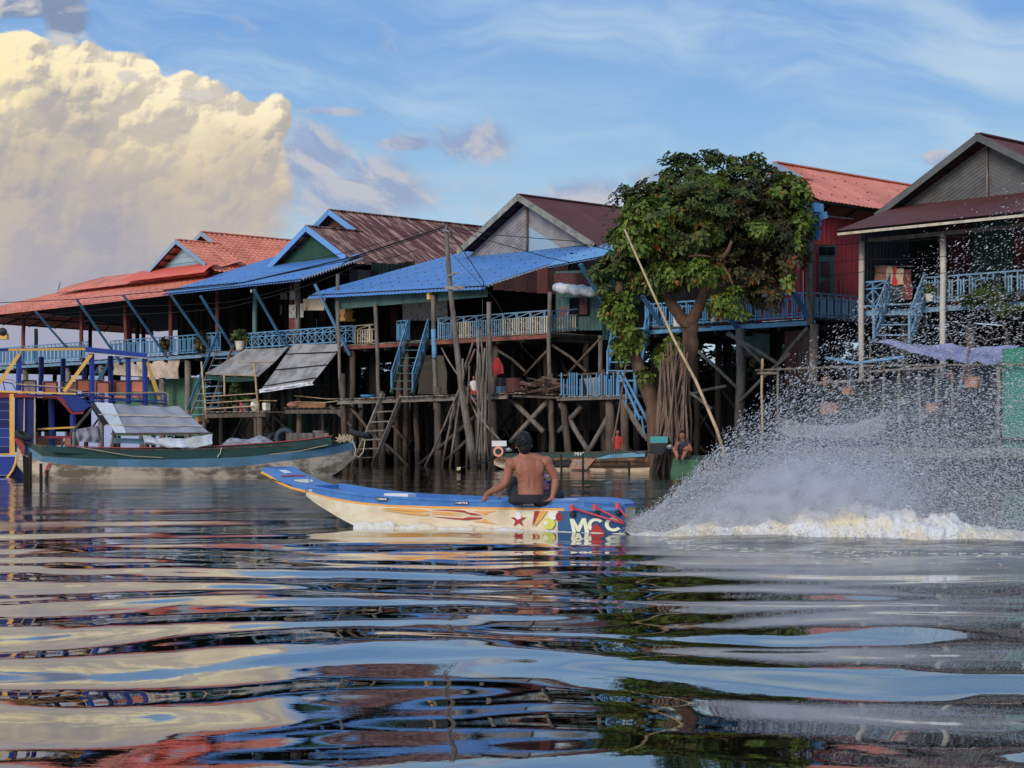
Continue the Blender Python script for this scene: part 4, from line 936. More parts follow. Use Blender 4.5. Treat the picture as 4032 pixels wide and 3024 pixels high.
bright = [BL(2560, 840, 120, 60, 90, -1.0, .5), BL(2480, 900, 60, 60, 40, -.9, .4), BL(2500, 960, 90, 40, 50, -1.2, .4), BL(2800, 720, 60, 25, 22, -1.2, .3), BL(3090, 755, 100, 70, 80, -.6, .6), BL(2990, 895, 45, 35, 22, -1.6, .3), BL(3150, 870, 45, 50, 22, -.8, .3),
          BL(2770, 1075, 70, 55, 60, -1.4, .4), BL(2860, 1180, 70, 50, 46, -1.2, .4), BL(2840, 1215, 50, 30, 22, -1.2, .3), BL(3140, 945, 22, 40, 12, -.7, .2), BL(3105, 1090, 26, 50, 16, -.7, .2), BL(2640, 1070, 60, 40, 30, -1.3, .3), BL(2440, 1200, 50, 55, 46, -.3, .4), BL(2446, 1275, 40, 40, 30, -.3, .3),
          BL(2510, 1345, 28, 45, 26, -.2, .25), BL(2442, 1375, 34, 38, 26, -.4, .25), BL(2540, 1480, 26, 30, 16, -.2, .2), BL(2605, 1408, 30, 38, 22, -.3, .2), BL(2655, 1385, 28, 38, 20, -.3, .2), BL(2900, 1240, 60, 25, 20, -1.0, .3), BL(2400, 1230, 34, 50, 26, -.4, .25), BL(2475, 1300, 24, 40, 18, -.6, .2), BL(2640, 1350, 24, 34, 16, -.6, .2), BL(2470, 1240, 34, 30, 20, -.5, .25)]
leaves(tree, bright, 'leaf_bright', seed=5, size=.25, shell=.3)
top = [BL(2640, 690, 40, 30, 16, 0, .3), BL(3040, 690, 35, 40, 18, 0, .3), BL(2880, 640, 40, 22, 16, 0, .3), BL(2540, 790, 40, 34, 20, 0, .3), BL(3180, 900, 24, 40, 14, 0, .3), BL(2380, 1130, 40, 40, 24, 0, .3), BL(2470, 770, 26, 40, 16, 0, .25), BL(2700, 640, 60, 30, 26, 0, .4), BL(2800, 625, 60, 22, 26, 0, .4), BL(2970, 650, 60, 45, 44, 0, .4), BL(2590, 740, 80, 40, 40, 0, .5), BL(2350, 1070, 30, 40, 20, 0, .3), BL(3160, 800, 40, 80, 40, 0, .3)]
leaves(tree, top, 'leaf', seed=8, size=.22, shell=.2)
# mangrove thicket behind the houses
def mangrove(s, d, w, h, i):
    t = thing('mangrove_tree', 'dark mangrove tree standing in the water behind the stilt houses', 'tree', W(s, d, 0), 'dark mangroves behind the houses')
    for k in range(4):
        a = R.uniform(-.5, .5); pole(t, [W(s + a, d, -.8), W(s + a * 2.5, d + R.uniform(-.5, .5), h * .75)], [.12, .05], 'wood_dark', 'trunk', n=5)
    c = W(s, d, h * .52); leaves(t, [(tuple(c), (w, w * .7, h * .5), 520), (tuple(c + u3 * w * .5 - z3 * h * .15), (w * .7, w * .6, h * .38), 300), (tuple(c - u3 * w * .5 - z3 * h * .2), (w * .7, w * .6, h * .34), 300)], 'leaf_dark', seed=20 + i, size=.5, per=5, shell=.2, clump=False)
i = 0
for d_, st, off in ((15.5, 3.4, 0), (20.5, 3.6, 1.7)):
    s_ = -44.0 + off - (d_ - 15.5) * 1.0
    while s_ < 12:
        mangrove(s_, d_ + R.uniform(-.8, .8), R.uniform(2.3, 2.9), R.uniform(5.0, 6.4), i); s_ += st; i += 1
def plant(name, label, base, h, r, mat='leaf', n=60, size=.14, pot=None, pot_h=.22, group=None, seed=0, cat='potted plant', stems=5):
    t = thing(name, label, cat, base, group); base = V(base); b0 = base + z3 * (pot_h if pot else 0)
    if pot:
        m = MB(); m.tube([base, base + z3 * pot_h * .9, base + z3 * pot_h], [pot_h * .42, pot_h * .58, pot_h * .62], 12); m.build('pot', pot, t, smooth=False)
    m = MB()
    for k in range(stems):
        a = R.uniform(0, 6.28); m.tube([b0, b0 + V((math.cos(a) * r * .3, math.sin(a) * r * .3, h * .5)), b0 + V((math.cos(a) * r * .6, math.sin(a) * r * .6, h * .9))], [.012, .01, .006], 4)
    m.build('stem', 'stick', t)
    leaves(t, [(tuple(b0 + z3 * h * .55), (r, r, h * .5), n)], mat, 'foliage', size, 5, seed, .15); return t
# ------------------------------------------------------------------ landings, stairs, poles and things around the houses
lp = thing('landing_stage', 'long grey plank landing on thick posts below the bright blue porch roof', 'landing', W(-6, -1, 0))
zL = 2.95
def lz(s): return lerp(2.72, 2.98, (s + 10.5) / 11)
s0, s1 = sx(1331, -1.5), sx(1996, -1.5)
beam(lp, PF(1331, 1583, -1.5), PF(1996, 1560, -1.5), .10, .20, 'plank_grey', 'edge_beam'); beam(lp, PF(1331, 1583, 1.5), PF(1996, 1560, 1.5), .10, .2, 'wood_dark', 'edge_beam')
n = 34
for i in range(n):
    s = lerp(s0, s1, (i + .5) / n); z = zz(lerp(1572, 1549, i / n), s, -1.5)
    m = MB(); m.box(W(s, .05 + R.uniform(-.06, .06), z + R.uniform(-.01, .01)), u3 * (.5 * (s1 - s0) / n * .86), v3 * 1.75, z3 * .02); m.build('plank', R.choice(('plank_grey', 'wood_brown', 'plank_grey')), lp)
for px in (1420, 1475, 1560, 1640, 1800, 1880):
    s = sx(px, .3); pole(lp, [W(s + .1, .3, -1), W(s, .3, 2.75)], .12, 'wood_brown', 'stilt')
for a, b, d in (((1520, 1750), (1610, 1838), -1.2), ((1375, 1600), (1450, 1690), -1.1), ((1440, 1680), (1540, 1790), -.6), ((1875, 1635), (1640, 1838), -1.4), ((1840, 1730), (1740, 1825), -1.0), ((1300, 1600), (1385, 1680), -1.2)):
    pole(lp, [PF(a[0], a[1], d), PF((a[0] + b[0]) / 2 + 3, (a[1] + b[1]) / 2, d), PF(b[0], b[1], d)], .07, 'wood_brown', 'cross_brace')
# firewood platform and blue fenced landing to the right
l2 = thing('landing_stage', 'lower landing with leaning blue slats and a firewood heap by the tree', 'landing', W(2, -1, 0))
beam(l2, PF(1940, 1560, -1.0), PF(1996, 1556, -1.0), .25, .16, 'plank_grey', 'beam')
for i in range(16):
    px = lerp(1985, 2250, i / 15); s = sx(px, -1.0); m = MB(); m.box(W(s, .2, zz(lerp(1545, 1556, i / 15), s, -1.0)), u3 * .085, v3 * 1.3, z3 * .02); m.build('plank', R.choice(('plank_grey', 'wood_dark')), l2)
beam(l2, PF(1990, 1558, -1.1), PF(2260, 1568, -1.1), .08, .08, 'wood_brown', 'beam')
beam(l2, PF(2196, 1572, -1.2), PF(2500, 1563, -1.2), .1, .12, 'wood_grey', 'beam'); beam(l2, PF(2196, 1572, .8), PF(2500, 1563, .8), .1, .3, 'wood_dark', 'beam')
for i in range(14):
    px = lerp(2205, 2490, i / 13); s = sx(px, -1.2); m = MB(); m.box(W(s, -.1, zz(lerp(1564, 1556, i / 13), s, -1.2)), u3 * .09, v3 * 1.2, z3 * .02); m.build('plank', 'plank_grey', l2)
for px, r, x2 in ((2218, .13, 2245), (2400, .17, 2408), (2172, .1, 2176), (2460, .15, 2462)):
    pole(l2, [PF(x2, 1890, -.9), PF(px, 1572, -.9)], [r * 1.1, r], 'wood_brown', 'stilt')
for a, b in (((2205, 1590), (2320, 1780)), ((2395, 1640), (2310, 1790)), ((2010, 1570), (2140, 1700)), ((2155, 1580), (2010, 1740)), ((2290, 1600), (2200, 1700)), ((2450, 1580), (2540, 1720))):
    pole(l2, [PF(a[0], a[1], -.7), PF(b[0], b[1], -.7)], .10, 'wood_grey', 'cross_brace')
fence = []
rl = beam(l2, PF(2200, 1478, -1.2), PF(2500, 1462, -1.2), .05, .06, 'wood_brown', 'top_rail')
xs = [2215, 2224, 2237, 2247, 2258, 2266, 2275, 2288, 2296, 2318, 2328, 2345, 2352, 2362, 2372, 2385, 2392, 2402, 2410, 2420, 2432]
for x in xs:
    hgt = R.choice((1468, 1478, 1492)); lean = R.choice((-10, -6, -8, -2))
    stick_between(l2, PF(x + lean * .5, R.choice((1556, 1562, 1566)), -1.28), PF(x - lean * .5, hgt, -1.28), 'blue_paint', 'slat', .05, .03)
for x in (2436, 2502): stick_between(l2, PF(x, 1560, -1.25), PF(x, 1462, -1.25), 'blue_paint', 'post', .12, .08)
for y in (1462, 1500): beam(l2, PF(2436, y, -1.25), PF(2502, y - 2, -1.25), .05, .06, 'blue_paint', 'rail')
slab(l2, (PF(2320, 1556, -.4), PF(2368, 1556, -.4), PF(2360, 1485, -.4), PF(2300, 1490, -.4)), .03, 'wall_tin', 'tin_sheet')
# firewood
fw = thing('firewood_pile', 'heap of grey brown split logs and branches on the middle landing', 'firewood', PF(2130, 1548, -1.0))
for i in range(46):
    a = R.uniform(0, math.pi); px = R.gauss(2130, 42); hh = max(0, 1 - abs(px - 2125) / 110); s = sx(px, -1 + R.uniform(-.5, .6)); d = -1 + R.uniform(-.5, .6); z = zz(1545, s, d) + R.uniform(.03, .05 + .62 * hh)
    c = W(s, d, z); e = (u3 * math.cos(a) + v3 * math.sin(a) * .7 + z3 * R.uniform(-.25, .25)) * R.uniform(.2, .6)
    m = MB(); m.tube([c - e, c + e * .2 + z3 * R.uniform(-.03, .03), c + e], [R.uniform(.03, .07), R.uniform(.04, .075), R.uniform(.02, .06)], 5); m.build('log', R.choice(('firewood', 'firewood', 'stick', 'wood_orange' if i % 9 == 0 else 'firewood')), fw)
m = MB(); c = PF(2024, 1546, -.9); m.tube([c, c + z3 * .56], [.32, .33], 16); m.build('metal_drum', 'wall_brown', label='rusty brown drum standing left of the firewood heap', cat='drum')
m = MB(); c = PF(1975, 1549, -.8); m.tube([c, c + z3 * .3, c + z3 * .6], [.26, .3, .2], 10); m.build('dark_sack', 'rubber', label='dark grey bundle beside the rusty drum on the landing', cat='sack')
m = MB(); c = PF(1972, 1549, -1.2); m.box(c + z3 * .14, u3 * .14, v3 * .12, z3 * .14); m.build('plastic_crate', 'boat_blue', label='small faded blue crate in front of the dark bundle', cat='crate')
cloth((PF(1925, 1480, -.6), PF(1985, 1470, -.6), PF(1950, 1415, -.6), PF(1962, 1408, -.6)), 'red_cloth', 'red_garment', label='bright red cloth hung beside the middle post above the drum', cat='cloth', amp=.05, seed=3)
# stairs
def stairs(label, x, y_, n, mat, step_mat, hand=True, d0=-.02, w=.07, h=.2, rail_mat=None, newel=True, group=None):
    """x,y: lists [(left top),(left bottom),(right top),(right bottom)] in photo pixels; runs out towards the viewer"""
    lt, lb, rt, rb = [PF(*q) for q in x]; t = thing('staircase', label, 'stairs', (lb + rb) / 2, group)
    beam(t, lt, lb, w, h, mat, 'stringer'); beam(t, rt, rb, w, h, mat, 'stringer')
    for i in range(n):
        k = (i + .4) / n; m = MB(); a, b = lt.lerp(lb, k), rt.lerp(rb, k); e = (a - b).normalized(); m.box((a + b) / 2, (a - b) / 2, z3.cross(e) * .12, z3 * .02); m.build('step', step_mat, t)
    if hand:
        for p, q in ((lt, lb), (rt, rb)):
            rm = rail_mat or mat
            beam(t, p + z3 * .85, q + z3 * .85, .05, .06, rm, 'handrail'); beam(t, p + z3 * .5, q + z3 * .5, .04, .05, rm, 'handrail')
            for k in (0.02, .3, .55, .98 if newel else .8): stick_between(t, p.lerp(q, k), p.lerp(q, k) + z3 * .88, rm, 'rail_post', .07, .06)
    return t
stairs('blue handrailed staircase with dark green steps leading down to the long landing', [(1608, 1338, -.1), (1541, 1549, -1.25), (1686, 1336, -.1), (1624, 1551, -1.25)], None, 7, 'wall_teal', 'wall_teal', rail_mat='blue_paint')
stairs('blue staircase behind the thin tree trunk beside the blue slatted landing', [(2430, 1282, 0.), (2392, 1480, -1.3), (2556, 1280, 0.), (2518, 1480, -1.3)], None, 6, 'blue_paint', 'blue_paint_faded', rail_mat='blue_paint')
tl = thing('ladder', 'steep blue railed ladder going from the slatted landing down to the water', 'ladder', PF(2560, 1700, -1.5))
for a, b, m_, h in (((2445, 1566, -1.3), (2548, 1730, -2.2), 'wood_grey', .16), ((2500, 1562, -.8), (2575, 1710, -1.7), 'wood_grey', .12), ((2442, 1480, -1.3), (2520, 1650, -2.2), 'blue_paint', .08), ((2450, 1468, -1.3), (2552, 1660, -2.2), 'blue_paint', .07)):
    beam(tl, PF(*a), PF(*b), .05, h, m_, 'side_rail')
for k in (.15, .35, .55, .75, .92): beam(tl, PF(lerp(2445, 2548, k), lerp(1566, 1730, k), lerp(-1.3, -2.2, k)), PF(lerp(2500, 2575, k), lerp(1562, 1712, k), lerp(-.8, -1.7, k)), .14, .035, 'wood_grey', 'step')
for k in (.2, .55, .9): stick_between(tl, PF(lerp(2445, 2548, k), lerp(1566, 1730, k), lerp(-1.3, -2.2, k)), PF(lerp(2445, 2535, k), lerp(1480, 1655, k), lerp(-1.3, -2.2, k)), 'blue_paint', 'rail_post', .06, .04)
wl = thing('ladder', 'weathered grey wooden ladder slanting from the long landing into the water', 'ladder', PF(1430, 1850, -2))
beam(wl, PF(1510, 1548, -1.55), PF(1386, 1845, -2.4), .06, .2, 'plank_grey', 'side_rail'); beam(wl, PF(1583, 1555, -1.55), PF(1462, 1850, -2.4), .06, .2, 'wood_grey', 'side_rail')
for y in (1622, 1662, 1697, 1732, 1768, 1803): 
    k = (y - 1548) / 297.; beam(wl, PF(lerp(1510, 1386, k) , y, lerp(-1.6, -2.45, k)), PF(lerp(1583, 1462, k) , y - 3, lerp(-1.6, -2.45, k)), .12, .05, 'wood_grey', 'step')
bl = thing('ladder', 'faded blue wide ladder left of the two grey awnings', 'ladder', PF(780, 1700, -1.4))
beam(bl, PF(862, 1300, 0), PF(737, 1612, -1.6), .05, .12, 'blue_brace', 'side_rail'); beam(bl, PF(920, 1355, 0), PF(812, 1650, -1.6), .05, .12, 'wood_grey', 'side_rail'); beam(bl, PF(848, 1400, 0), PF(752, 1630, -1.6), .05, .1, 'wood_grey', 'side_rail')
for i in range(9):
    k = .12 + i * .105; beam(bl, PF(lerp(866, 740, k), lerp(1380, 1645, k), lerp(0, -1.6, k)), PF(lerp(925, 850, k), lerp(1378, 1640, k), lerp(0, -1.6, k)), .14, .04, 'blue_paint_faded', 'step')
beam(bl, PF(861, 1505, -.6), PF(861, 1600, -.6), .05, .06, 'blue_paint', 'rail_post'); beam(bl, PF(790, 1648, -1.3), PF(800, 1665, -1.3), .6, .2, 'wood_orange', 'end_board')
al = thing('ladder', 'narrow blue stair hanging under the far left balcony', 'ladder', PF(400, 1500, 0))
beam(al, PF(445, 1405, .0), PF(385, 1500, -.8), .05, .14, 'blue_brace', 'side_rail'); beam(al, PF(412, 1420, .6), PF(350, 1500, -.3), .05, .10, 'blue_brace', 'side_rail')
for i in range(4): beam(al, PF(440 - i * 15, 1425 + i * 22, -.1), PF(400 - i * 14, 1425 + i * 22, .3), .12, .03, 'blue_brace', 'step')
sf = stairs('pale blue staircase of the right hand house, half hidden by spray', [(3502, 1185, 0), (3440, 1345, -1.7), (3640, 1180, 0), (3580, 1345, -1.7)], None, 4, 'blue_paint_faded', 'blue_paint_faded', h=.26)
# awnings
aw = thing('awning', 'small patched grey tarpaulin awning on thin bamboo poles, left of the larger one', 'awning', PF(900, 1470, -1.5), )
cloth((PF(809, 1470, -1.7), PF(1019, 1479, -1.7), PF(968, 1372, -.1), PF(1138, 1366, -.1)), 'tarp_grey', 'tarpaulin_sheet', aw, amp=.02, hang=.06, seed=11)
for a, b, r in (((793, 1424), (812, 1650), .045), ((883, 1470), (885, 1560), .05), ((1000, 1430), (1020, 1640), .05)): pole(aw, [PF(b[0], b[1], -1.65), PF(a[0], a[1], -1.65)], r, 'bamboo', 'pole')
pole(aw, [PF(809, 1472, -1.66), PF(1019, 1481, -1.66)], .03, 'bamboo', 'pole'); pole(aw, [PF(880, 1428, -.9), PF(1075, 1424, -.9)], .02, 'bamboo', 'pole')
cloth((PF(830, 1492, -1.62), PF(1000, 1498, -1.62), PF(812, 1474, -1.62), PF(1010, 1480, -1.62)), 'net_green', 'net', aw, amp=.02, hang=.1, seed=13)
a2 = thing('awning', 'larger steep grey tarpaulin awning with scalloped lower edge under the blue balcony', 'awning', PF(1150, 1530, -1.5))
cloth((PF(1022, 1543, -1.9), PF(1229, 1506, -1.9), PF(1156, 1353, -.05), PF(1355, 1352, -.05)), 'tarp_grey', 'tarpaulin_sheet', a2, amp=.012, hang=.03, seed=12, nx=20)
for k in (.0, .33, .66): 
    A = PF(1022, 1543, -1.92).lerp(PF(1156, 1353, -.07), k + .12); B = PF(1229, 1506, -1.92).lerp(PF(1355, 1352, -.07), k + .12); pole(a2, [A, B], .025, 'wood_dark', 'batten', n=5)
cloth((PF(1022, 1548, -1.9), PF(1228, 1516, -1.9), PF(1024, 1533, -1.9), PF(1232, 1498, -1.9)), 'tarp_white', 'scalloped_edge', a2, amp=.04, seed=15)
for a, b in (((1235, 1510), (1330, 1590)), ((1145, 1530), (1290, 1610))): pole(a2, [PF(a[0], a[1], -1.8), PF(b[0], b[1], -.6)], .012, 'wire_black', 'guy_rope', n=4)
# plant landing
l3 = thing('landing_stage', 'small plank landing with plant pots under the left awning', 'landing', PF(930, 1640, -1.4))
beam(l3, PF(818, 1638, -1.6), PF(1048, 1632, -1.6), .12, .19, 'wood_brown', 'beam')
for i in range(11): 
    px = lerp(822, 1045, i / 10); s = sx(px, -1.6); m = MB(); m.box(W(s, -.9, zz(1622, s, -1.6) + R.uniform(0, .012)), u3 * .13, v3 * .85, z3 * .02); m.build('plank', 'plank_grey', l3)
for y in (1563, 1588, 1612): pole(l3, [PF(800, y, -1.68), PF(1016, y - 14, -1.68)], .03, 'bamboo', 'rail')
for a, b, r in (((803, 1618), (806, 1690), .09), ((1005, 1630), (1010, 1760), .09), ((1025, 1615), (1030, 1880), .15)): pole(l3, [PF(b[0], b[1], -1.5), PF(a[0], a[1], -1.5)], r, 'wood_brown', 'stilt')
for a, b, r, d in (((1178, 1560), (1182, 1880), .13, -.6), ((1270, 1620), (1272, 1880), .08, .4), ((1140, 1700), (1080, 1640), .06, 0)): pole(l3, [PF(b[0], b[1], d), PF(a[0], a[1], d)], r, 'wood_brown', 'stilt')
l4 = thing('landing_stage', 'low plank shelf with bamboo rails between the awnings and the long landing', 'landing', PF(1230, 1620, -1))
beam(l4, PF(1125, 1621, -1.2), PF(1350, 1620, -1.2), .1, .17, 'wood_brown', 'beam')
for i in range(10): px = lerp(1130, 1345, i / 9); s = sx(px, -1.1); m = MB(); m.box(W(s, -.5, zz(1606, s, -1.2)), u3 * .12, v3 * .7, z3 * .02); m.build('plank', 'wood_brown', l4)
pole(l4, [PF(1158, 1558, -1.3), PF(1290, 1571, -1.3), PF(1350, 1570, -1.3)], .022, 'bamboo', 'rail'); pole(l4, [PF(1160, 1582, -1.3), PF(1280, 1585, -1.3), PF(1350, 1576, -1.3)], .02, 'bamboo', 'rail'); pole(l4, [PF(1000, 1577, -1.3), PF(1090, 1578, -1.3)], .02, 'bamboo', 'rail')
slab(l4, (PF(1175, 1604, -1.05), PF(1280, 1604, -1.05), PF(1280, 1586, -1.05), PF(1175, 1588, -1.05)), -.05, 'wood_orange', 'board')
m = MB(); c = PF(1185, 1604, -.9); m.ell(c + z3 * .12 - u3 * .5, (.34, .25, .16), 10, 6); m.build('sack', 'terracotta', label='tan sack lying on the low shelf beside the orange board', cat='sack', smooth=True)
# potted plants etc.
plant('potted_plant', 'tall bushy green plant in a grey pot under the left awning', PF(930, 1622, -1.45), 1.35, .32, 'leaf', 90, .16, 'pot_grey', .32, seed=41)
plant('potted_plant', 'low mossy green plant in a wide grey pot right of the tall one', PF(969, 1620, -1.45), .3, .26, 'leaf_bright', 70, .10, 'pot_grey', .36, seed=42)
plant('potted_plant', 'drooping dry plant at the left end of the plant landing', PF(888, 1622, -1.4), .55, .2, 'leaf_dry', 60, .14, 'pot_grey', .15, seed=43)
plant('potted_plant', 'spiky pot plant on the far left balcony rail', PF(650, 1395, -.1), .55, .16, 'leaf_dry', 24, .3, 'boat_blue', .22, seed=44)
plant('potted_plant', 'dark trailing plant at the head of the faded blue ladder', PF(795, 1385, -.15), .9, .35, 'leaf_dry', 60, .26, None, seed=45)
plant('potted_plant', 'broad leaved plant in a square pale pot at the balcony corner', PF(945, 1378, -.2), .4, .25, 'leaf', 12, .42, 'pot_white', .42, seed=46)
plant('potted_plant', 'green plant in a white bucket under the red house rail behind the tree', PF(2810, 1268, -.2), .45, .2, 'leaf', 40, .16, 'pot_white', .2, seed=47)
plant('potted_plant', 'small green plant in a pale pot at the right hand balcony rail', PF(3660, 1188, -.1), .3, .2, 'leaf', 30, .14, 'pot_white', .25, seed=48)
vine = thing('climbing_plant', 'leafy creeper spilling over the right hand blue balcony', 'plant', PF(3930, 1250, -.3))
leaves(vine, [(tuple(PF(3900, 1165, -.2)), (.9, .25, .5), 160), (tuple(PF(3980, 1210, -.3)), (.8, .3, .55), 180), (tuple(PF(3830, 1180, -.1)), (.6, .2, .25), 60)], 'leaf', 'foliage', .13, 5, 51, .1)
pole(vine, [PF(3990, 1480, -.2), PF(3960, 1300, -.2), PF(3920, 1190, -.2)], [.05, .03, .02], 'wood_brown', 'stem')
m = MB(); c = PF(2668 , 1286, -.4); m.tube([c, c + z3 * .36], [.15, .17], 12); m.build('white_bucket', 'pot_white', label='white bucket on the plank shelf beside the tree fork', cat='bucket')
sh = beam(None, PF(2580, 1288, -.5), PF(2790, 1288, -.5), .3, .04, 'wood_grey', 'plank_shelf'); sh['label'] = 'grey plank shelf beside the tree fork that carries a white bucket'; sh['category'] = 'shelf'
m = MB(); m.box(PF(954, 1612, -1.5) + z3 * .1, u3 * .07, v3 * .1, z3 * .22); m.build('red_box', 'plastic_red', label='small red box between the two grey pots', cat='box')
m = MB(); c = PF(1005, 1618, -1.4); m.ell(c + z3 * .25, (.22, .2, .3), 10, 7); m.build('white_sack', 'pot_white', label='stuffed white sack on the plant landing', cat='sack', smooth=True)
m = MB(); c = PF(1048, 1615, -1.3); m.box(c + z3 * .16, u3 * .14, v3 * .12, z3 * .17); m.build('white_carton', 'pot_white', label='pale carton with dark print right of the white sack', cat='box')
m = MB(); c = PF(1452, 1566, -1.0); m.tube([c, c + z3 * .05, c + z3 * .12], [.26, .34, .36], 16); m.build('wash_basin', 'plastic_blue', label='shallow blue wash basin on the long landing', cat='basin')
m = MB(); c = PF(1260, 1708, -.5); m.tube([c, c + z3 * .05, c + z3 * .14], [.22, .3, .33], 16); m.build('metal_basin', 'wall_tin', label='grey metal basin on a post above the moored boat', cat='basin')
m = MB(); c = PF(1265, 1708, -.5); m.tube([c - z3 * 1.9, c], .05, 6); m.build('basin_post', 'wood_brown', label='short post in the water that carries the grey metal basin', cat='post')
# spirit house
sp_ = thing('spirit_house', 'small golden spirit house with tiered spire on the balcony', 'shrine', PF(1362, 1268, .1))
sb = PF(1362, 1265, .1)
for nm, zc, w, h in (('base', .05, .30, .10), ('cabinet', .24, .2, .30), ('cornice', .42, .28, .06), ('roof_tier', .52, .20, .14), ('roof_tier', .66, .13, .12)):
    m = MB(); m.box(sb + z3 * zc, u3 * w, v3 * w, z3 * h / 2); m.build(nm, 'gold', sp_)
m = MB(); m.tube([sb + z3 * .7, sb + z3 * .85, sb + z3 * 1.15], [.09, .05, .008], 8); m.build('spire', 'gold', sp_)
for k in (-.15, .15):
    m = MB(); m.box(sb + z3 * .22 + u3 * k - v3 * .21, u3 * .04, v3 * .01, z3 * .08); m.build('opening', 'boat_red', sp_)
# brown mesh curtain and boards under house C
cloth((PF(1640, 1552, .3), PF(1758, 1552, .3), PF(1655, 1398, .3), PF(1752, 1400, .3)), 'mesh_brown', 'mesh_curtain', label='brown net curtain hanging under the porch right of the main stairs', cat='net', amp=.04, seed=21)
# lamp bulb
bb = thing('light_bulb', 'unlit white bulb hanging from the blue porch eave above the balcony', 'light bulb', PF(990, 1148, -1.3)); m = MB(); c = PF(990, 1145, -1.3); m.ell(c, (.06, .06, .09), 10, 7); m.build('bulb', 'paint_white', bb, smooth=True); m = MB(); m.tube([c + z3 * .07, c + z3 * .2], .025, 6); m.build('socket', 'metal_dark', bb)
# utility pole and cables
up_ = thing('utility_pole', 'crooked grey wooden power pole with small cross boards before the blue porch roof', 'pole', PF(1870, 1840, -2.2))
q = [(1870, 1890), (1868, 1820), (1845, 1690), (1822, 1560), (1808, 1450), (1800, 1380), (1785, 1240), (1773, 1140), (1764, 1020), (1758, 930), (1756, 896)]
m = MB(); m.tube([PF(a, b, -2.2) for a, b in q], [.19, .18, .16, .14, .12, .12, .105, .1, .095, .09, .085], 9); m.build('pole', 'wood_grey', up_, smooth=True)
beam(up_, PF(1752, 1133, -2.32), PF(1826, 1133, -2.32), .04, .13, 'plank_grey', 'cross_board'); beam(up_, PF(1763, 1087, -2.32), PF(1804, 1072, -2.32), .04, .07, 'plank_grey', 'cross_board')
for a in (1752, 1763): pole(up_, [PF(a, 905, -2.25), PF(a, 876, -2.25)], .025, 'metal_dark', 'insulator')
pole(up_, [PF(1742, 905, -2.4), PF(1770, 912, -2.3)], .035, 'metal_grey', 'clamp'); m = MB(); c = PF(1690, 1150, -1.35); m.tube([c, c - z3 * .3], [.12, .1], 10); m.build('lantern', 'gold', label='dull brass lantern hanging at the porch eave beside the power pole', cat='lantern')
def cable(label, pts, r=.02, sag=0., group=None):
    P = []
    pts = [PF(*p) for p in pts]
    for i in range(len(pts) - 1):
        for k in range(6):
            t = k / 6; P.append(pts[i].lerp(pts[i + 1], t) - z3 * sag * 4 * t * (1 - t))
    P.append(pts[-1]); m = MB(); m.tube(P, r, 5); m.build('power_cable', 'wire_black', label=label, cat='cable', group=group or 'power cables strung from the pole')
cable('thick bundled black cable from the pole top down across the blue roofs to the left', [(1752, 892, -2.2), (1390, 1012, -2.0), (960, 1112, -2.0), (645, 1142, -2.0)], .035)
cable('second black cable just below the thick bundle', [(1752, 900, -2.2), (1385, 1022, -2.0), (900, 1124, -2.0), (300, 1178, -2.0), (0, 1192, -2.0)], .02)
cable('thin upper cable crossing the rusty roof', [(1750, 886, -2.2), (1380, 990, -2.), (1190, 1030, -2.)], .012)
cable('low slack cable running left under the blue porch eave', [(1640, 985, -2.), (1400, 1046, -2.0), (1200, 1128, -2.0), (900, 1210, -2.0), (600, 1235, -2.), (0, 1250, -2.0)], .016, .03)
cable('grey cable dipping through the shaded orange roofed hall', [(1180, 1120, -1.9), (900, 1190, -1.9), (500, 1205, -1.9), (110, 1245, -1.9)], .012, .05)
cable('upper cable from the pole across the grey gable to the right', [(1762, 893, -2.2), (1950, 925, -2.), (2260, 950, -2.), (2420, 990, -2.)], .014)
cable('lower cable from the pole across the grey gable to the right', [(1762, 898, -2.2), (1900, 940, -2.), (2160, 1015, -2.), (2250, 1034, -2.)], .014)
cable('steep cable from the pole to the porch corner', [(1765, 905, -2.2), (1840, 1010, -2.), (1905, 1110, -1.7), (1898, 1150, -1.6)], .02)
cable('thin wire slanting past the porch post to the landing', [(1780, 1000, -2.2), (1950, 1180, -1.8), (2060, 1370, -1.5), (2120, 1430, -1.3)], .01)
for k, (y0, y1) in enumerate(((945, 935), (1012, 1010), (1062, 1075))): cable(('upper', 'middle', 'lowest')[k] + ' dark wire crossing the right hand porch', [(3200, y0 + 20, -1.), (3400, y0 + 8, -1.), (3720, y1, -1.), (4040, y1 - 40, -1.)], .012, .04, 'wires across the right hand porch')
# poles planted in the water
PL = [((1737, 1370), (1810, 1488), (1968, 1735)), ((1862, 1345), (1823, 1475), (1775, 1640)), ((1868, 1375), (1823, 1490), (1790, 1600)), ((1820, 1412), (1823, 1487), (1800, 1640), (1771, 1848)), ((1802, 1547), (1730, 1720), (1668, 1848)), ((1878, 1290), (1885, 1500), (1880, 1840)), ((1895, 1300), (1902, 1440), (1912, 1842)),
      ((1920, 1318), (1915, 1520), (1907, 1842)), ((1929, 1502), (1929, 1640), (1920, 1842)), ((1888, 1388), (1893, 1600), (1890, 1842)), ((1903, 1445), (1893, 1560), (1872, 1830)), ((1907, 1370), (1898, 1600), (1900, 1842)), ((1912, 1560), (1914, 1700), (1928, 1840)), ((1870, 1580), (1903, 1660), (1975, 1740)),
      ((1848, 1440), (1840, 1600), (1838, 1842)), ((1790, 1590), (1765, 1700), (1740, 1845)), ((1886, 1330), (1878, 1480), (1890, 1700), (1884, 1842)), ((1918, 1340), (1925, 1600), (1932, 1840)), ((1810, 1480), (1850, 1580), (1905, 1690))]
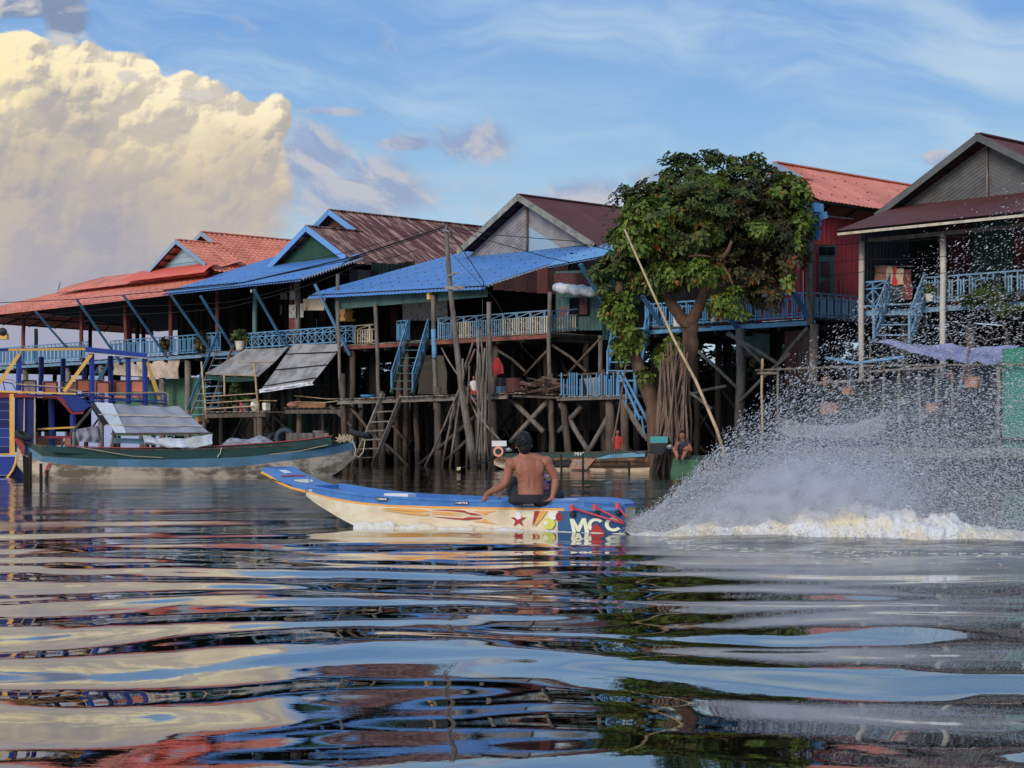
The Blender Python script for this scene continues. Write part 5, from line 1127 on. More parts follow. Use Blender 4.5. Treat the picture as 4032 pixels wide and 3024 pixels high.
for i, q in enumerate(PL):
    d = -2.0 + R.uniform(-.5, .3); m = MB(); P = [PF(a, b, d) for a, b in q]; Q = []
    for k in range(len(P) - 1):
        for j in range(3): Q.append(P[k].lerp(P[k + 1], j / 3) + V((R.uniform(-.025, .025), 0, 0)))
    Q.append(P[-1]); Q.append(P[-1] - z3 * .5); r = R.uniform(.035, .055); m.tube(Q, [lerp(r * .8, r * 1.25, k / (len(Q) - 1)) for k in range(len(Q))], 6)
    m.build('mooring_pole', R.choice(('wood_grey', 'stick', 'wood_grey')), label='thin crooked wooden pole in the clump standing in the water before the blue porch house', cat='pole', group='crooked poles planted before the porch', smooth=True)
pb = thing('pole_bundle', 'thick upright bundle of thin dry sticks tied against the forked tree', 'bundle', PY(2650, 1858, 56))
for i in range(74):
    t = R.random(); xb = lerp(2566, 2722, t) + R.uniform(-4, 4); xt = lerp(2600, 2712, R.random()); yt = R.uniform(1330, 1520) if R.random() < .6 else R.uniform(1420, 1640); dy = R.uniform(-.7, .4)
    A = PY(xb, 1874, 55.9 + dy); B = PY(xt, yt, 55.9 + dy * .5); md = A.lerp(B, .5) + V((R.uniform(-.12, .12), R.uniform(-.1, .1), 0)); r = R.uniform(.022, .045)
    m = MB(); m.tube([A, A.lerp(md, .5) + V((R.uniform(-.05, .05), 0, 0)), md, md.lerp(B, .5) + V((R.uniform(-.05, .05), 0, 0)), B], [r * 1.1, r, r, r * .85, r * .6], 5); m.build('stick', 'stick', pb)
bp_ = MB(); bp_.tube([PY(2459, 903, 54.6), PY(2560, 1130, 54.6), PY(2650, 1330, 54.5), PY(2740, 1500, 54.4), PY(2822, 1690, 54.3), PY(2880, 1880, 54.2)], [.03, .035, .045, .05, .055, .06], 7); bp_.build('bamboo_pole', 'bamboo', label='long slanting bamboo pole leaning up through the tree crown', cat='pole', smooth=True)
m = MB(); m.tube([PY(2465, 1430, 60.2), PY(2440, 1600, 60.1), PY(2418, 1720, 60), PY(2405, 1850, 60)], [.03, .035, .04, .045], 6); m.build('mooring_pole', 'stick', label='single thin bent stick in front of the slatted landing', cat='pole', smooth=True)
# ---- right side, seen through the spray
rf = thing('fish_pen', 'rickety pole framed landing with net and plank floor behind the spray', 'landing', PF(3400, 1800, -3))
for a, b, r in (((3002, 1412), (2995, 1890), .045), ((3063, 1445), (3060, 1890), .045), ((3480, 1405), (3480, 1800), .05), ((3620, 1430), (3625, 1830), .05), ((3690, 1440), (3690, 1840), .05), ((3930, 1420), (3930, 1860), .06), ((3540, 1450), (3545, 1830), .05), ((3426, 1340), (3430, 1560), .03), ((3750, 1470), (3750, 1600), .05)):
    pole(rf, [PF(b[0], b[1] + 40, -3.2), PF(a[0], a[1], -3.2)], r, 'bamboo' if a[0] < 3050 else 'wood_grey', 'pole')
for a, b, r in (((2975, 1458), (3440, 1440), .035), ((3440, 1440), (4032, 1435), .035), ((3200, 1510), (3440, 1495), .05), ((3400, 1465), (3720, 1445), .045), ((3830, 1330), (3770, 1560), .04), ((2985, 1470), (3060, 1470), .05)):
    pole(rf, [PF(a[0], a[1], -3.25), PF(b[0], b[1], -3.25)], r, 'wood_grey', 'cross_pole')
pole(rf, [PF(3250, 1408, -3.3), PF(3370, 1430, -3.3), PF(3560, 1405, -3.3)], .05, 'blue_paint', 'blue_pipe')
for y, d in ((1775, -3.4), (1795, -3.4)): beam(rf, PF(3050, y - 5, d), PF(4100, y, d), .08, .14, 'wood_grey', 'floor_beam')
cloth((PF(3060, 1700, -2.9), PF(3470, 1690, -2.9), PF(3060, 1640, -2.9), PF(3470, 1635, -2.9)), 'net_white', 'net', rf, amp=.05, hang=.3, seed=31)
for i in range(22): 
    s = lerp(sx(3050, -3.3), sx(4100, -3.3), i / 21); m = MB(); m.box(W(s, -2.2, 1.12), u3 * .2, v3 * 1.1, z3 * .02); m.build('plank', 'wood_brown', rf)
wall_quad(rf, PF(3945, 1800, -3.0), PF(4120, 1795, -3.0), 3.1, 'green_wall_cloth', rib=.3)
wall_boards(rf, PF(3060, 1780, -.6), PF(3980, 1780, -.6), 2.3, 'shade_black', mats=('shade_black', 'wood_dark', 'wood_dark'), w=.4)
cloth((PF(3660, 1408, -3.3), PF(3930, 1428, -3.4), PF(3415, 1332, -1.8), PF(4010, 1368, -1.8)), 'tarp_purple', 'tarpaulin', label='sagging purple blue tarpaulin behind the spray on the right', cat='tarpaulin', amp=.05, hang=.06, seed=33)
for (x, y, w, h, m_, lb, ct, nm) in ((3830, 1505, .34, .24, 'wood_orange', 'orange and white carton on the shelf beside the green wall', 'box', 'carton'), (3680, 1605, .34, .22, 'wood_orange', 'tan carton behind the spray left of the person in blue', 'box', 'carton'), (3555, 1580, .2, .12, 'cement', 'small pale box behind the spray near the middle pole', 'box', 'carton'), (3340, 1535, .2, .22, 'terracotta', 'pinkish bag hanging behind the spray', 'bag', 'hanging_bag'), (3255, 1502, .07, .22, 'terracotta', 'pink bottle hanging from the cross pole', 'bottle', 'hanging_bottle'), (3270, 1610, .5, .25, 'terracotta', 'red brown crate low behind the spray on the left', 'crate', 'crate')):
    m = MB(); c = PF(x, y, -2.9 if nm != 'hanging_bottle' else -3.2); m.box(c, u3 * w / 1.6, v3 * .12, z3 * h / 1.6)
    t = m.build(nm, m_, label=lb, cat=ct)
# laundry on the right hand balcony
ldr = thing('clothes_rack', 'rack crowded with red and cream laundry at the right hand stair head', 'laundry', PF(3530, 1190, .6))
pole(ldr, [PF(3440, 1050, .8), PF(3600, 1048, .8)], .02, 'metal_grey', 'rail')
for i, (x0, x1, y0, y1, mt) in enumerate(((3445, 3500, 1045, 1110, 'terracotta'), (3492, 3520, 1048, 1118, 'cream_cloth'), (3515, 3535, 1050, 1130, 'red_cloth'), (3530, 3560, 1058, 1120, 'cream_cloth'), (3555, 3590, 1062, 1180, 'wall_brown_light'), (3502, 3560, 1125, 1180, 'wall_slate'))):
    cloth((PF(x0, y1, .75 - i * .03), PF(x1, y1, .75 - i * .03), PF(x0 + 3, y0, .8 - i * .03), PF(x1 - 3, y0, .8 - i * .03)), mt, 'garment', ldr, amp=.04, seed=60 + i, nx=6, ny=6)
# ------------------------------------------------------------------ boats
class Hull:
    """hull lofted over stations; (px, half beam, [gunwale y, ..., bottom y]) read along the near side, whose widest part lies on a vertical plane"""
    def __init__(s, Pa, Pb, bmax):
        s.P0 = V((Pa.x, Pa.y, 0)); s.e = V((Pb.x - Pa.x, Pb.y - Pa.y, 0)).normalized(); s.n = V((-s.e.y, s.e.x, 0))
        if s.n.y < 0: s.n = -s.n
        s.bm = bmax
    def near(s, px, py, off=0.):
        """point on the near side plane shifted away by off"""
        k = (px - 2016) / F; # (k*Y, Y) . n = P0.n + off
        Y = (s.P0.dot(s.n) + off) / (k * s.n.x + s.n.y); return V((k * Y, Y, HC + (HY - py) / F * Y))
    def loft(s, st, bands, mats, parent, names, inset=None, inner='hull_blue', deckless=True, floor=.0):
        rows = []
        for px, b, ys in st:
            c = []
            for j, y in enumerate(ys):
                ins = (inset[j] if inset else 0) * b
                p = s.near(px, y, (s.bm - b) + ins); c.append(p)
            ctr = s.near(px, ys[0], s.bm - b) + s.n * b
            far = [V((2 * (p - ctr).dot(s.n) * -s.n.x + p.x, 2 * (p - ctr).dot(s.n) * -s.n.y + p.y, p.z)) for p in c]
            rows.append((c, far, ctr))
        s.rows = rows; nb = len(st[0][2]); out = []
        for j in range(nb - 1):
            m = MB()
            m.grid([[r[0][j], r[0][j + 1]] for r in rows]); m.grid([[r[1][j + 1], r[1][j]] for r in rows])
            for idx, flip in ((0, 1), (-1, 0)):
                r = rows[idx]; m.add([r[0][j], r[0][j + 1], r[1][j + 1], r[1][j]], [(0, 1, 2, 3)])
            out.append(m.build(names[j], mats[j], parent))
        m = MB(); m.grid([[r[0][-1], r[1][-1]] for r in rows]); m.build('keel', mats[-1], parent)
        # inner skin and gunwale cap
        m = MB(); t = .035
        for a, sg in ((0, 1), (1, -1)):
            m.grid([[r[a][0] + z3 * .012 - s.n * sg * .012, r[a][0] + z3 * .012 + s.n * sg * t, V((r[a][0] + s.n * sg * t).to_tuple()) - z3 * min(.3, max(.02, (r[0][0].z - r[0][-1].z) * .7))] for r in rows])
            m.grid([[r[a][0] + z3 * .012 - s.n * sg * .012, r[a][0] - z3 * .02 - s.n * sg * .012] for r in rows])
        m.build('gunwale', inner, parent)
        m = MB(); m.grid([[r[0][0] + s.n * t - z3 * min(.3, max(.02, (r[0][0].z - r[0][-1].z) * .7)), r[1][0] - s.n * t - z3 * min(.3, max(.02, (r[0][0].z - r[0][-1].z) * .7))] for r in rows]); m.build('floor', inner, parent)
        return out
# ---- long moored boat, left
PA = PY(170, 1880, 47.5); PB = PY(1400, 1870, 51.5); lb = thing('longboat', 'long moored wooden boat, dark green over blue over bare planks, with a grey tarpaulin roof', 'boat', (PA + PB) / 2 * 1.0)
H1 = Hull(PA, PB, .85)
st = [(72, .10, (1722, 1740, 1765, 1800, 1835)), (100, .16, (1742, 1752, 1790, 1830, 1868)), (125, .3, (1748, 1768, 1805, 1852, 1892)), (165, .45, (1755, 1795, 1818, 1872, 1925)), (230, .6, (1762, 1800, 1826, 1882, 1935)), (320, .72, (1768, 1806, 1834, 1888, 1935)), (450, .82, (1770, 1808, 1838, 1890, 1935)), (700, .85, (1770, 1809, 1842, 1888, 1930)), (950, .85, (1762, 1800, 1836, 1882, 1925)), (1150, .75, (1752, 1782, 1812, 1868, 1915)), (1280, .55, (1742, 1766, 1796, 1840, 1890)), (1345, .4, (1736, 1752, 1782, 1815, 1850)), (1400, .22, (1728, 1738, 1765, 1780, 1800))]
H1.loft(st, None, ('boat_green', 'boat_blue', 'boat_bottom', 'boat_bottom'), lb, ('upper_strake', 'blue_strake', 'bottom_planking', 'bottom_planking'), inset=(0, 0, .03, .12, .35), inner='wood_brown', floor=.1)
# raised coaming and rail
m = MB(); m.grid([[H1.near(px, y, .12), H1.near(px, y2, .1)] for px, y, y2 in ((180, 1752, 1775), (260, 1760, 1785), (500, 1766, 1790), (800, 1762, 1790), (1050, 1745, 1782), (1200, 1732, 1766), (1305, 1718, 1755))]); m.build('coaming', 'boat_green', lb)
m = MB(); m.tube([H1.near(px, y, .1) for px, y in ((270, 1757), (500, 1764), (800, 1760), (1050, 1744), (1200, 1731), (1308, 1716))], .016, 6); m.build('rub_rail', 'boat_red', lb)
m = MB(); m.prism([H1.near(62, 1722, .5), H1.near(88, 1738, .5), H1.near(98, 1760, .5), H1.near(95, 1795, .5)], H1.n * .3); m.build('bow_tip', 'boat_red', lb)
m = MB(); m.prism([H1.near(168, 1870, .34), H1.near(190, 1823, .34), H1.near(202, 1824, .34), H1.near(180, 1862, .34)], H1.n * -.02); m.build('bow_mark', 'boat_red', lb)
m = MB(); m.tube([H1.near(320, 1762, .08), H1.near(400, 1776, -.03), H1.near(520, 1796, -.04), H1.near(640, 1802, -.04)], .012, 5); m.build('rope', 'rope', lb)
m = MB(); m.tube([H1.near(1060, 1790, -.03), H1.near(1180, 1776, -.03), H1.near(1290, 1752, -.03)], .01, 5); m.build('rope', 'rope', lb)
m = MB(); m.tube([H1.near(872, 1762, -.02), H1.near(868, 1782, -.04), H1.near(856, 1800, -.04)], .012, 5); m.build('rope', 'rope', lb)
for px in (1175, 1230, 1290): m = MB(); m.bar(H1.near(px, 1722, .2), H1.near(px, 1722, .2) + H1.n * 1.0, .06, .25, up=z3); m.build('thwart', 'wood_grey', lb)
# canopy: a tarpaulin over a sloping frame
def HN(px, py, off): return H1.near(px, py, off)
cp = [HN(455, 1709, .1), HN(832, 1706, .1), HN(372, 1586, 1.25), HN(705, 1600, 1.25)]
cloth(cp, 'tarp_boat', 'canopy', lb, amp=.02, hang=.02, seed=71, nx=24); 
m = MB(); m.grid([[HN(455, 1706, .07), HN(500, 1708, .07)], [HN(372, 1584, 1.22), HN(444, 1588, 1.22)]]); m.build('canopy_band', 'tarp_white', lb)
for k in (.28, .62): m = MB(); m.bar(cp[0].lerp(cp[2], k) - H1.n * .05 - H1.e * .12, cp[1].lerp(cp[3], k) - H1.n * .05, .03, .03); m.build('batten', 'cream_paint', lb)
m = MB(); m.bar(HN(438, 1708, .08), HN(834, 1706, .08), .06, .05); m.build('canopy_beam', 'wood_brown', lb)
slab(lb, (HN(355, 1600, 1.2), HN(405, 1676, .5), HN(432, 1676, .5), HN(372, 1588, 1.2)), .03, 'rubber', 'canopy_end')
for x0, y0, x1, y1, o, m_ in ((438, 1765, 447, 1712, .15, 'wood_grey'), (290, 1758, 292, 1700, .2, 'wood_grey'), (305, 1758, 290, 1704, .3, 'wood_grey'), (275, 1712, 362, 1608, .3, 'wood_brown'), (575, 1765, 572, 1715, .15, 'wood_grey')):
    m = MB(); m.bar(HN(x0, y0, o), HN(x1, y1, o), .06, .06); m.build('canopy_post', m_, lb)
cloth([HN(574, 1740, -.02), HN(832, 1752, -.02), HN(562, 1712, .05), HN(838, 1706, .05)], 'tarp_white', 'canopy_skirt', lb, amp=.05, hang=.12, seed=72, nx=20)
slab(lb, (HN(446, 1745, .3), HN(570, 1748, .3), HN(570, 1728, .3), HN(446, 1724, .3)), .02, 'blue_paint_faded', 'side_board')
cloth([HN(300, 1738, .8), HN(400, 1745, .8), HN(300, 1690, .8), HN(395, 1674, .8)], 'tarp_boat', 'side_cloth', lb, amp=.03, seed=73)
# nets heaped in the boat, tyre, ropes
P = []
for j in range(9):
    row = []
    for i in range(26):
        px = lerp(835, 1195, i / 25.); o = lerp(.12, 1.2, j / 8.); hgt = math.sin(math.pi * j / 8.) * (.20 + .22 * math.exp(-((px - 990) / 90.) ** 2) + .08 * math.sin(px * .05) + R.uniform(-.02, .02)) * min(1, (1200 - px) / 60.) * min(1, (px - 825) / 60.)
        p = HN(px, 1762, o); p.z = H1.near(px, 1772, .3).z + hgt * .9; row.append(p)
    P.append(row)
m = MB(); m.grid(P); m.build('fishing_net', 'net_white', label='pale heap of fishing net lying in the long green and blue boat', cat='fishing net', smooth=True)
def torus(c, Rr, r, rot, mat, label, cat='tyre', name='tyre', ns=20, nr=8):
    m = MB(); P = []
    for i in range(ns + 1):
        a = 2 * math.pi * i / ns; P.append([V(c) + rot @ V(((Rr + r * math.cos(b)) * math.cos(a), (Rr + r * math.cos(b)) * math.sin(a), r * math.sin(b))) for b in [2 * math.pi * k / nr for k in range(nr + 1)]])
    m.grid(P); return m.build(name, mat, label=label, cat=cat, smooth=True)
torus(H1.near(92, 1716, .6), .19, .07, Matrix.Rotation(.5, 3, 'Y') @ Matrix.Rotation(.15, 3, 'X'), 'rubber', 'black tyre resting on the red bow tip of the long moored boat')
rt = Matrix.Rotation(math.pi / 2, 3, 'X') @ Matrix.Rotation(.2, 3, 'Y')
torus(PF(1122, 1726, -1.6), .36, .13, Matrix.Rotation(-.3, 3, 'Z') @ rt, 'rubber_blue', 'upright blue grey tyre under the plant landing, right one of the pair')
torus(PF(1080, 1738, -1.6), .30, .12, Matrix.Rotation(.5, 3, 'Z') @ rt, 'rubber', 'darker tyre leaning at the left of the blue grey one')
torus(H1.near(1415, 1710, .1), .24, .08, Matrix.Rotation(.25, 3, 'Y'), 'rubber', 'dark tyre hung at the right hand end of the long moored boat')
for k in range(4):
    m = MB(); Pn = [H1.near(1330 + 60 * i / 14. + R.uniform(-8, 8), 1722 + 14 * math.sin(i * 1.7 + k) + k * 3, .1) for i in range(15)]; m.tube(Pn, .016, 5)
    m.build('rope_coil', 'rope', label='tan rope looped over the right hand end of the long moored boat', cat='rope', group='ropes on the moored boat')
m = MB(); m.tube([H1.near(x, y, -.05) for x, y in ((1388, 1735), (1402, 1770), (1396, 1792), (1412, 1800), (1430, 1780), (1440, 1715))], .015, 5); m.build('rope', 'rope', label='slack rope loop hanging from the end of the long moored boat to the ladder', cat='rope')
for i, (x0, y0, x1, y1, Y) in enumerate(((95, 1795, 101, 1900, 45.8), (107, 1800, 106, 1900, 45.8), (120, 1780, 118, 1905, 45.7), (161, 1825, 162, 1910, 45.6), (186, 1850, 180, 1905, 45.6))):
    m = MB(); m.tube([PY(x1, y1 + 40, Y), PY(x0, y0, Y)], [.05, .04], 6); m.build('mooring_stake', 'wood_dark', label='short dark stake in the water at the bow of the long moored boat', cat='stake', group='stakes at the bow')
# ---- tour boat
TB = thing('tour_boat', 'dark blue two deck tour boat with yellow trim and orange seats at the left edge', 'boat', PY(100, 1900, 49))
QA = PY(-500, 1900, 49.5); QB = PY(1100, 1880, 52.5); H2 = Hull(QA, QB, 1.2)
def HT(px, py, o=0.): return H2.near(px, py, o)
def tpan(pts, mat, name, o=0., th=.06): m = MB(); m.prism([HT(x, y, o) for x, y in pts], H2.n * th); return m.build(name, mat, TB)
for k in range(7):
    y0 = 1548 + k * 35; y1 = y0 + 34
    tpan([(-420, y1), (38, y1), (37, y0), (-420, y0)], 'tour_blue_bright' if k in (4, 5) else 'tour_blue', 'hull_board', o=.0 if k % 2 else .015)
tpan([(38, 1790), (59, 1790), (54, 1550), (37, 1552)], 'yellow_paint', 'corner_post', -.05, .1); tpan([(0, 1792), (68, 1790), (68, 1784), (0, 1786), (-420, 1790), (-420, 1796)], 'yellow_paint', 'rub_rail', -.06, .05)
tpan([(-420, 1875), (40, 1870), (58, 1838), (66, 1798), (-420, 1800)], 'tour_blue_bright', 'lower_hull', .02)
m = MB(); m.tube([HT(x, y, -.06) for x, y in ((66, 1796), (62, 1822), (50, 1852), (30, 1880), (15, 1896))], .035, 6); m.build('stem_trim', 'yellow_paint', TB)
tpan([(-420, 1935), (140, 1930), (150, 1850), (64, 1800), (58, 1838), (40, 1872), (-420, 1876)], 'tour_blue', 'lower_hull', .12)
tpan([(57, 1780), (144, 1776), (136, 1562), (58, 1562)], 'tour_blue', 'side_panel', .06); tpan([(133, 1780), (140, 1780), (139, 1564), (134, 1564)], 'bamboo', 'trim_strip', .02, .04); tpan([(91, 1700), (97, 1700), (98, 1568), (94, 1568)], 'cream_paint', 'paddle', -.02, .04)
tpan([(140, 1560), (230, 1560), (240, 1558), (285, 1622), (330, 1620), (328, 1630), (282, 1632), (220, 1564), (-420, 1568), (-420, 1548), (40, 1543)], 'tour_red', 'fascia', -.02, .05)
tpan([(232, 1552), (305, 1555), (358, 1596), (330, 1618), (288, 1620)], 'tour_blue_bright', 'prow_panel', -.01, .05)
tpan([(-420, 1538), (0, 1538), (300, 1548), (300, 1553), (0, 1545), (-420, 1546)], 'yellow_paint', 'deck_edge', -.05, .06)
m = MB(); m.prism([HT(-420, 1546, 0), HT(330, 1554, 0), HT(330, 1554, 2.4), HT(-420, 1546, 2.4)], z3 * -.06); m.build('upper_deck', 'tour_blue', TB)
m = MB(); m.prism([HT(330, 1554, 0), HT(660, 1590, 0), HT(660, 1590, 2.2), HT(330, 1554, 2.2)], z3 * -.05); m.build('upper_deck', 'tour_blue', TB)
m = MB(); m.prism([HT(-300, 1388, -.05), HT(335, 1376, -.05), HT(335, 1376, 2.3), HT(-300, 1388, 2.3)], z3 * .07); m.build('roof', 'tour_blue', TB)
m = MB(); m.prism([HT(335, 1376, -.05), HT(580, 1402, -.05), HT(580, 1402, 2.3), HT(335, 1376, 2.3)], z3 * .08); m.build('roof', 'tour_blue_bright', TB)
tpan([(33, 1382), (336, 1378), (336, 1369), (33, 1373)], 'yellow_paint', 'roof_edge', -.09, .04); tpan([(336, 1386), (580, 1410), (580, 1398), (336, 1374)], 'tour_blue_bright', 'roof_edge', -.09, .04); tpan([(336, 1390), (580, 1413), (580, 1409), (336, 1386)], 'cream_paint', 'roof_edge', -.10, .04)
for x, y0, y1, o in ((75, 1394, 1538, .05), (163, 1405, 1540, 1.9), (249, 1412, 1545, 1.9), (333, 1410, 1550, 1.9), (361, 1392, 1590, .05), (434, 1402, 1592, 1.), (504, 1406, 1592, .05), (570, 1410, 1600, .05)):
    m = MB(); m.bar(HT(x + (3 if y1 > 1580 else -2), y1, o), HT(x, y0, o), .11, .11); m.build('roof_post', 'tour_blue_bright', TB)
for a, b, o in (((76, 1394), (-10, 1520), -.02), ((360, 1394), (252, 1542), -.02), ((574, 1412), (630, 1576), .05)): m = MB(); m.bar(HT(*a, o), HT(*b, o), .05, .10); m.build('roof_brace', 'yellow_paint', TB)
for pts, mt in ((((-100, 1495), (20, 1492), (50, 1497), (65, 1512), (110, 1515), (250, 1527), (330, 1546)), 'bamboo'), (((-100, 1505), (10, 1503), (48, 1510), (62, 1535)), 'tour_blue_bright'), (((330, 1546), (520, 1548), (640, 1544), (662, 1550), (662, 1590)), 'bamboo'), (((300, 1552), (520, 1556), (640, 1550), (655, 1556), (660, 1592)), 'tour_blue_bright'), (((62, 1520), (120, 1522), (240, 1527)), 'tour_blue_bright'), (((330, 1580), (500, 1578), (650, 1576)), 'tour_blue_bright')):
    m = MB(); m.tube([HT(x, y, -.02) for x, y in pts], .018, 6); m.build('guard_rail', mt, TB)
for x in (12, 112, 138, 330, 380, 430, 520, 545, 590, 610, 630, 648): m = MB(); y0 = 1502 if x < 60 else (1520 if x < 200 else 1550); m.tube([HT(x, y0, -.02), HT(x + 8, y0 + 36, -.02)], .015, 5); m.build('guard_post', 'tour_blue_bright', TB)
def seat(x, y, o, mt, w=.44):
    c = HT(x, y, o); e = H2.e; m = MB(); b = MB()
    m.box(c + z3 * .0, e * w / 2, H2.n * .03 + z3 * .0, z3 * .17); o1 = m.build('seat_back', mt, TB)
    b.tube([c + e * -w * .42 - z3 * .5 - H2.n * .05, c + e * -w * .42 + z3 * .12 - H2.n * .05, c + e * -w * .36 + z3 * .15 - H2.n * .05, c + e * w * .36 + z3 * .15 - H2.n * .05, c + e * w * .42 + z3 * .12 - H2.n * .05, c + e * w * .42 - z3 * .5 - H2.n * .05], .018, 5); b.build('seat_frame', 'metal_dark', TB)
    q = MB(); q.box(c - z3 * .32 - H2.n * .25, e * w / 2, H2.n * .24, z3 * .04); q.build('seat_cushion', mt, TB)
for x, y, o, mt in ((115, 1519, 1.5, 'seat_pink'), (198, 1524, .9, 'seat_orange'), (275, 1526, 1.6, 'seat_pink'), (327, 1516, 1.3, 'seat_orange'), (375, 1519, 1.6, 'seat_orange'), (404, 1524, .8, 'seat_orange'), (478, 1520, 1.0, 'seat_orange'), (540, 1519, .9, 'seat_orange')): seat(x, y, o, mt)
for x, y0, y1 in ((205, 1565, 1775), (290, 1632, 1775)): m = MB(); m.bar(HT(x, y1, .6), HT(x - 4, y0, .6), .16, .1); m.build('cabin_post', 'tour_blue_bright', TB)
m = MB(); m.prism([HT(140, 1700, 2.3), HT(360, 1700, 2.3), HT(360, 1566, 2.3), HT(140, 1566, 2.3)], H2.n * .05); m.build('cabin_wall', 'shade_black', TB)
m = MB(); m.bar(HT(146, 1690, .3), HT(300, 1682, .3), .04, .05); m.build('hand_rail', 'yellow_paint', TB); m = MB(); m.bar(HT(146, 1722, .3), HT(300, 1720, .3), .05, .06); m.build('hand_rail', 'tour_red', TB)
for x0 in (148, 200, 262): m = MB(); m.box(HT(x0 + 22, 1735, .9), H2.e * .2, H2.n * .04, z3 * .14); m.build('seat_back', 'seat_orange', TB)
for x in (152, 185, 272): m = MB(); m.bar(HT(x, 1720, 2.6), HT(x, 1645, 2.6), .12, .12); m.build('jetty_post', 'wood_grey', TB)
m = MB(); m.bar(HT(140, 1647, 2.55), HT(285, 1643, 2.55), .12, .16); m.build('jetty_rail', 'wood_grey', TB)
ol = thing('outdoor_lamp', 'small yellow signboard end poking in at the left edge', 'sign', PY(5, 1330, 60)); m = MB(); m.prism([PY(-60, 1337, 60), PY(27, 1335, 60), PY(24, 1310, 60), PY(-60, 1322, 60)], V((0, .3, 0))); m.build('board', 'yellow_paint', ol); m = MB(); m.ell(PY(10, 1306, 60), (.16, .12, .14), 8, 6); m.build('lamp_head', 'metal_dark', ol)
# ---- boats moored in the middle, behind the man
MBT = thing('longboat', 'narrow moored boat with green rail, blue and bare varnished planks behind the sitting man', 'boat', PY(2300, 1845, 58))
H3 = Hull(PY(1990, 1840, 61.0), PY(2560, 1840, 58.5), .55)
st = [(1945, .12, (1788, 1797, 1812, 1830)), (2030, .35, (1787, 1803, 1828, 1866)), (2140, .5, (1783, 1804, 1838, 1878)), (2300, .55, (1780, 1802, 1843, 1885)), (2450, .55, (1778, 1800, 1845, 1888)), (2560, .45, (1775, 1798, 1840, 1888)), (2620, .3, (1770, 1795, 1830, 1875))]
H3.loft(st, None, ('boat_green', 'wood_orange', 'boat_bottom'), MBT, ('upper_strake', 'varnished_planking', 'bottom_planking'), inset=(0, 0, .08, .4), inner='wood_brown', floor=.1)
m = MB(); m.prism([H3.near(2340, 1808, -.02), H3.near(2540, 1798, -.02), H3.near(2540, 1778, -.02), H3.near(2400, 1790, -.02)], H3.n * .02); m.build('blue_strake', 'boat_blue', MBT)
m = MB(); m.prism([H3.near(2100, 1836, -.03), H3.near(2180, 1836, -.03), H3.near(2200, 1812, -.03), H3.near(2240, 1806, -.03), H3.near(2250, 1831, -.03), H3.near(2190, 1833, -.03)], H3.n * .02); m.build('dark_mark', 'hull_dark', MBT)
m = MB(); m.prism([H3.near(2240, 1846, -.05), H3.near(2310, 1847, -.05), H3.near(2345, 1806, -.05), H3.near(2255, 1808, -.05)], H3.n * .03); m.build('painted_patch', 'terracotta', MBT)
m = MB(); m.tube([H3.near(2105, 1812, -.03), H3.near(2350, 1818, -.03), H3.near(2540, 1815, -.03)], .015, 5); m.build('plank_seam', 'hull_dark', MBT)
m = MB(); m.tube([H3.near(2105, 1833, -.03), H3.near(2350, 1836, -.03), H3.near(2540, 1833, -.03)], .012, 5); m.build('plank_seam', 'hull_dark', MBT)
def text_obj(txt, origin, e, h, mat, parent, name='lettering', ext=.004, bold=0., up=z3, shear=0.):
    cu = bpy.data.curves.new(name, 'FONT'); cu.body = txt; cu.size = h * 1.38; cu.extrude = ext; cu.offset = bold; cu.shear = shear
    tmp = bpy.data.objects.new('tmp', cu); COL.objects.link(tmp); bpy.context.view_layer.update()
    me = bpy.data.meshes.new_from_object(tmp.evaluated_get(bpy.context.evaluated_depsgraph_get())); bpy.data.objects.remove(tmp)
    me.materials.clear(); me.materials.append(MT(mat)); e = V(e).normalized(); up = (V(up) - e * V(up).dot(e)).normalized(); M3 = Matrix((e, up, e.cross(up))).transposed()
    me.transform(M3.to_4x4()); return link(name, me, V(origin), parent)
text_obj('MC', H3.near(2258, 1838, -.07), H3.e, .26, 'metal_grey', MBT, shear=.3); text_obj('MHC', H3.near(2262, 1794, -.04), H3.e, .12, 'paint_white', MBT)
for x in (2211, 2296, 2478): m = MB(); m.tube([PY(x, 1910, 57.0), PY(x - 1, 1790 + (x > 2400) * 30, 57.)], .04, 6); m.build('mooring_stake', 'wood_dark', label='thin dark stake standing in the water before the varnished boat', cat='stake', group='stakes before the varnished boat')
def engine(name, label, c, e, n, body, top, sc=1.0):
    t = thing(name, label, 'engine', c); c = V(c)
    m = MB(); m.box(c + z3 * .16 * sc, e * .22 * sc, n * .16 * sc, z3 * .14 * sc); m.build('engine_block', 'metal_dark', t)
    m = MB(); m.tube([c + z3 * .16 * sc - n * .17 * sc, c + z3 * .16 * sc - n * .27 * sc], .17 * sc, 16); m.build('fan_housing', body, t)
    m = MB(); m.tube([c + z3 * .16 * sc - n * .272 * sc, c + z3 * .16 * sc - n * .285 * sc], .10 * sc, 12); m.build('fan_grille', 'metal_dark', t)
    m = MB(); m.tube([c + z3 * .36 * sc + e * .05 * sc - e * .22 * sc, c + z3 * .36 * sc + e * .3 * sc], .01 * sc, 4); m.box(c + z3 * .42 * sc + e * .03, e * .24 * sc, n * .16 * sc, z3 * .09 * sc); m.build('fuel_tank', top, t)
    m = MB(); m.tube([c + z3 * .52 * sc, c + z3 * .57 * sc], .05 * sc, 10); m.build('tank_cap', 'metal_dark', t)
    m = MB(); m.tube([c + e * .2 * sc + z3 * .2 * sc, c + e * .36 * sc + z3 * .22 * sc, c + e * .42 * sc + z3 * .18 * sc], [.07 * sc, .08 * sc, .05 * sc], 8); m.build('exhaust', 'metal_grey', t)
    return t
